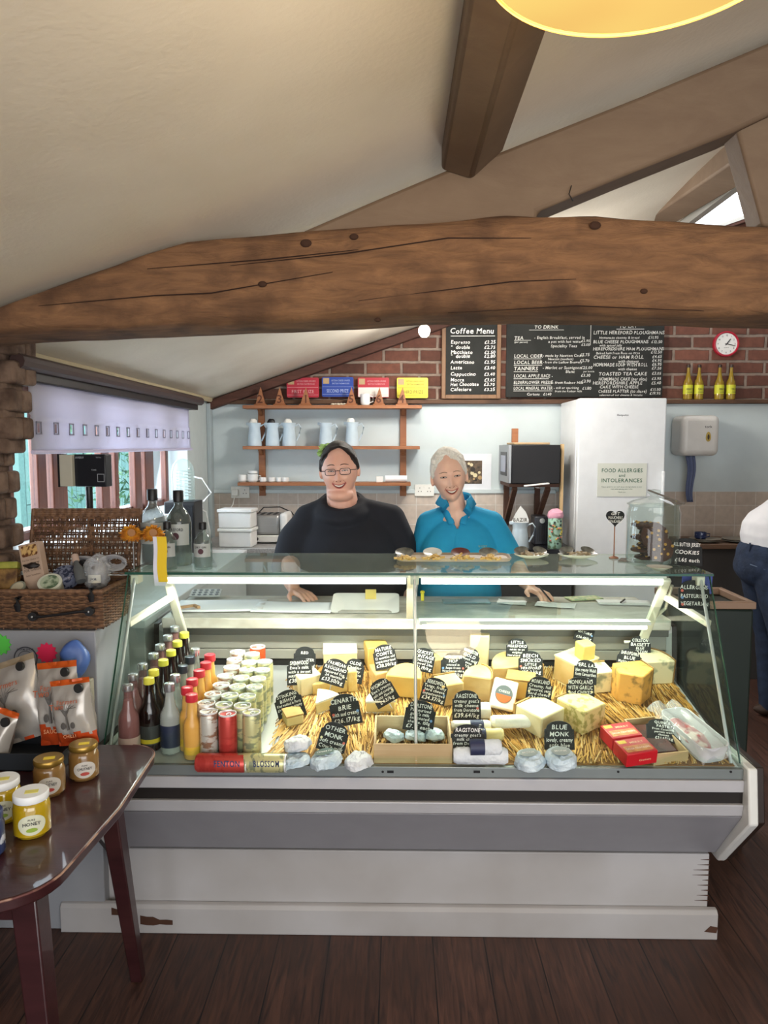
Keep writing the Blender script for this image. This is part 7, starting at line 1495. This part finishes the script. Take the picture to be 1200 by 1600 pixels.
for k in range(90):
    a = rh2.uniform(-1, 1); q = M2 @ V((.070 * a, -.052 + .09 * rh2.random(), .112 - .045 * a * a + .014 * rh2.random())); mb.ell(q, (.010, .013, .008), 8, 6)
for s in (-1, 1): mb.limb([M2 @ V((s * .070, -.022, .055)), M2 @ V((s * .076, -.010, .020)), M2 @ V((s * .076, .0, -.002))], [.010, .009, .005])
build('hair', remesh(mb, .0035, 1), hm2, p2, ang=180)
pol = mat('turquoise_polo', '#27a0cf', .85, col2='#2092c2', scale=5, bump=.3, bscale=10)
mb = MB(); cx = .297
mb.ell((cx, 3.455, 1.12), (.195, .145, .22), 30, 20); mb.ell((cx, 3.45, .95), (.20, .165, .20), 30, 20)
mb.limb([(cx - .06, 3.45, 1.315), (cx - .14, 3.47, 1.275), (.135, 3.49, 1.17), (.145, 3.50, 1.04)], [.055, .066, .066, .062], 18)
mb.limb([(cx + .05, 3.45, 1.315), (cx + .145, 3.46, 1.275), (.505, 3.45, 1.16), (.545, 3.41, 1.07)], [.055, .068, .070, .068], 18)
s_ = remesh(mb, .0055, 6); bvp = BVHTree.FromPolygons([V(v) for v in s_.v], s_.f)
def invee(x, y, z): return y < 3.44 and z > 1.268 and abs(x - (X2 + .037)) < .003 + (z - 1.268) * .50
kf = [f for f in s_.f if not invee(*(sum((V(s_.v[i]) for i in f), V()) / len(f)))]; s_.f = kf; s_.m = [0] * len(kf)
pz = build('polo_shirt', s_, pol, p2, ang=180); pz.modifiers.new('s', 'SOLIDIFY').thickness = .003
def ons(x, z, off=.002):
    h = bvp.ray_cast(V((x, 3.0, z)), V((0, 1, 0))); return (h[0] - V((0, off, 0))) if h[0] else V((x, 3.33, z))
# open V of skin and collar
nc = V((X2 + .035, Y2 + .045, 0))
tri = [(nc.x - .058, 1.372), (nc.x + .055, 1.372), (nc.x + .002, 1.268)]
for s in (-1, 1):
    mb = MB(); vs = []; K = 12
    for k in range(K + 1):
        t_ = k / K
        if t_ < .62:
            a = pi / 2 - s * pi * .80 * (t_ / .62); x, y = nc.x + .062 * cos(a), nc.y + .064 * sin(a); z = 1.425 - .030 * (t_ / .62) ** 2
            o_ = V((cos(a), sin(a), 0)); i_ = V((x, y, z)); u_ = i_ + o_ * .010 + V((0, 0, .006)); q = i_ + o_ * .034 + V((0, 0, -.034))
            last = (x, z)
        else:
            w_ = (t_ - .62) / .38; x = last[0] + (tri[2][0] + s * .010 - last[0]) * w_; z = last[1] + (1.292 - last[1]) * w_
            h_ = ons(x, z, .006); yy = min(h_.y, (nc.y - .052) * (1 - w_) + h_.y * w_); i_ = V((x, yy, z)); u_ = i_ + V((s * .006, -.005, .003)); q = V((x + s * (.034 - .004 * w_), 0, z - .030 * (1 - w_) - .006)); q.y = min(ons(q.x, q.z, .005).y, yy + .02)
        vs += [i_, u_, q]
    mb.add(vs, [(3 * k + j, 3 * k + 3 + j, 3 * k + 4 + j, 3 * k + 1 + j) for k in range(K) for j in (0, 1)])
    c_ = build('collar', mb, pol, pz, ang=70); sm = c_.modifiers.new('s', 'SOLIDIFY'); sm.thickness = .003
mb = MB(); pts = [ons(tri[2][0] + dx, z, .002) for dx, z in ((.004, 1.268), (-.004, 1.23), (-.010, 1.18), (-.014, 1.14))]; mb.tube(pts, [.004, .011, .011, .010], 8, flat=.25); build('placket', mb, pol, pz)
mb = MB(); q = ons(cx + .085, 1.185, .002); mb.text('HARVEST', q.x, q.z, .010, y=q.y, bold=0, maxw=.06); build('chest_logo', mb, mat('logo_pale_gold', '#8fae8c', .6), pz, smooth=False)
mb = MB(); mb.ell((.295, 3.47, .85), (.18, .14, .14), 24, 14)
for s in (-1, 1): mb.limb([(.295 + s * .09, 3.47, .80), (.295 + s * .095, 3.46, .48), (.295 + s * .095, 3.48, .08)], [.105, .078, .06])
build('trousers', remesh(mb, .012, 4), trs, p2, ang=180); shoes(p2, ((.20, 3.46, 0), (.39, 3.46, 0)), black)
t = thing('pen', 'dark pen held in the writing hand of the person in turquoise', 'pen', (.64, 3.10, 1.0)); build('barrel', MB().cyl((.650, 3.062, MT + .010), (.600, 3.155, 1.060), .0035, n=8), black, t)
# ---- man at the right edge
sk3 = skin_mat('skin_light', '#cf9d85', '#bf8a72'); p3 = thing('person', 'person in white t-shirt and blue jeans cut off by the right edge of the photo', 'person', (2.24, 4.3, 0))
M3 = Matrix.Translation((2.56, 4.26, 1.70)) @ Matrix.Rotation(R(80), 4, 'Z') @ Matrix.Rotation(R(10), 4, 'X')
mb = MB(); headshape(mb, M3, .076, .096, .12, .2); mb.limb([(2.53, 4.27, 1.64), (2.49, 4.3, 1.53), (2.44, 4.32, 1.45)], [.055, .055, .10])
mb.limb([(2.30, 4.32, 1.12), (2.42, 4.32, 1.38)], [.14, .16]); 
for s in (-1, 1):
    mb.limb([(2.44, 4.32 + s * .19, 1.44), (2.52, 4.32 + s * .22, 1.20), (2.68, 4.30 + s * .16, 1.06), (2.74, 4.29 + s * .14, 1.03)], [.055, .045, .034, .026]); hand(mb, (2.745, 4.29 + s * .14, 1.03), (1, -s * .2, -.1), (0, 0, 1), s, .4)
    mb.limb([(2.22, 4.31 + s * .09, .95), (2.26, 4.31 + s * .10, .50), (2.27, 4.31 + s * .10, .09)], [.10, .06, .045])
b3, bv3 = body_mesh('body', mb, sk3, p3, .006)
face_parts(p3, Face(M3, bv3), mat('brow_brown', '#5c4436', .8), mat('lips_soft', '#b86e60', .45), .0034, .0017, .5, .024, sk3, .024, teeth=False)
mb = MB(); hairblob(mb, M3, (0, .020, .030), (.083, .096, .100), amp=.004, fr=55); build('hair', remesh(mb, .005, 1), mat('short_brown_hair', '#4c3a2e', .7, col2='#38291f', scale=70, bump=.8), p3, ang=180)
mb = MB(); mb.limb([(2.20, 4.31, 1.13), (2.33, 4.32, 1.26), (2.45, 4.32, 1.40)], [.18, .155, .15], 24); mb.ell((2.42, 4.32, 1.40), (.15, .21, .13), 24, 14)
for s in (-1, 1): mb.limb([(2.43, 4.32 + s * .17, 1.44), (2.50, 4.32 + s * .22, 1.27)], [.085, .075])
build('tshirt', crumple(remesh(mb, .009, 4), .006, 9), mat('white_tshirt', '#d9d9de', .85, bump=.3, bscale=8), p3, ang=180)
mb = MB(); jean = mat('blue_jeans', '#27344c', .9, col2='#1b2538', scale=16, bump=.3, bscale=60)
mb.ell((2.175, 4.31, 1.00), (.175, .18, .15), 24, 16); mb.ell((2.13, 4.31, .95), (.14, .17, .13), 24, 16)
for s in (-1, 1): mb.limb([(2.18, 4.31 + s * .085, .90), (2.26, 4.31 + s * .10, .50), (2.28, 4.31 + s * .10, .08)], [.125, .085, .065])
j = build('jeans', crumple(remesh(mb, .009, 4), .006, 10, 5), jean, p3, ang=180)
build('belt_loop', MB().box((2.03, 4.235, 1.065), (.012, .006, .05), rot=(0, R(10), R(40))), jean, j); build('pocket_seam', MB().tube([(2.02, 4.20, .97), (2.08, 4.155, .95), (2.15, 4.128, .955)], .003, 5), mat('seam_grey', '#5d6b80', .8), j)
for s in (-1, 1): build('shoe', MB().ell((2.32, 4.31 + s * .10, .045), (.14, .05, .045), 20, 12), mat('shoe_brown', '#3b2a20', .6), p3)
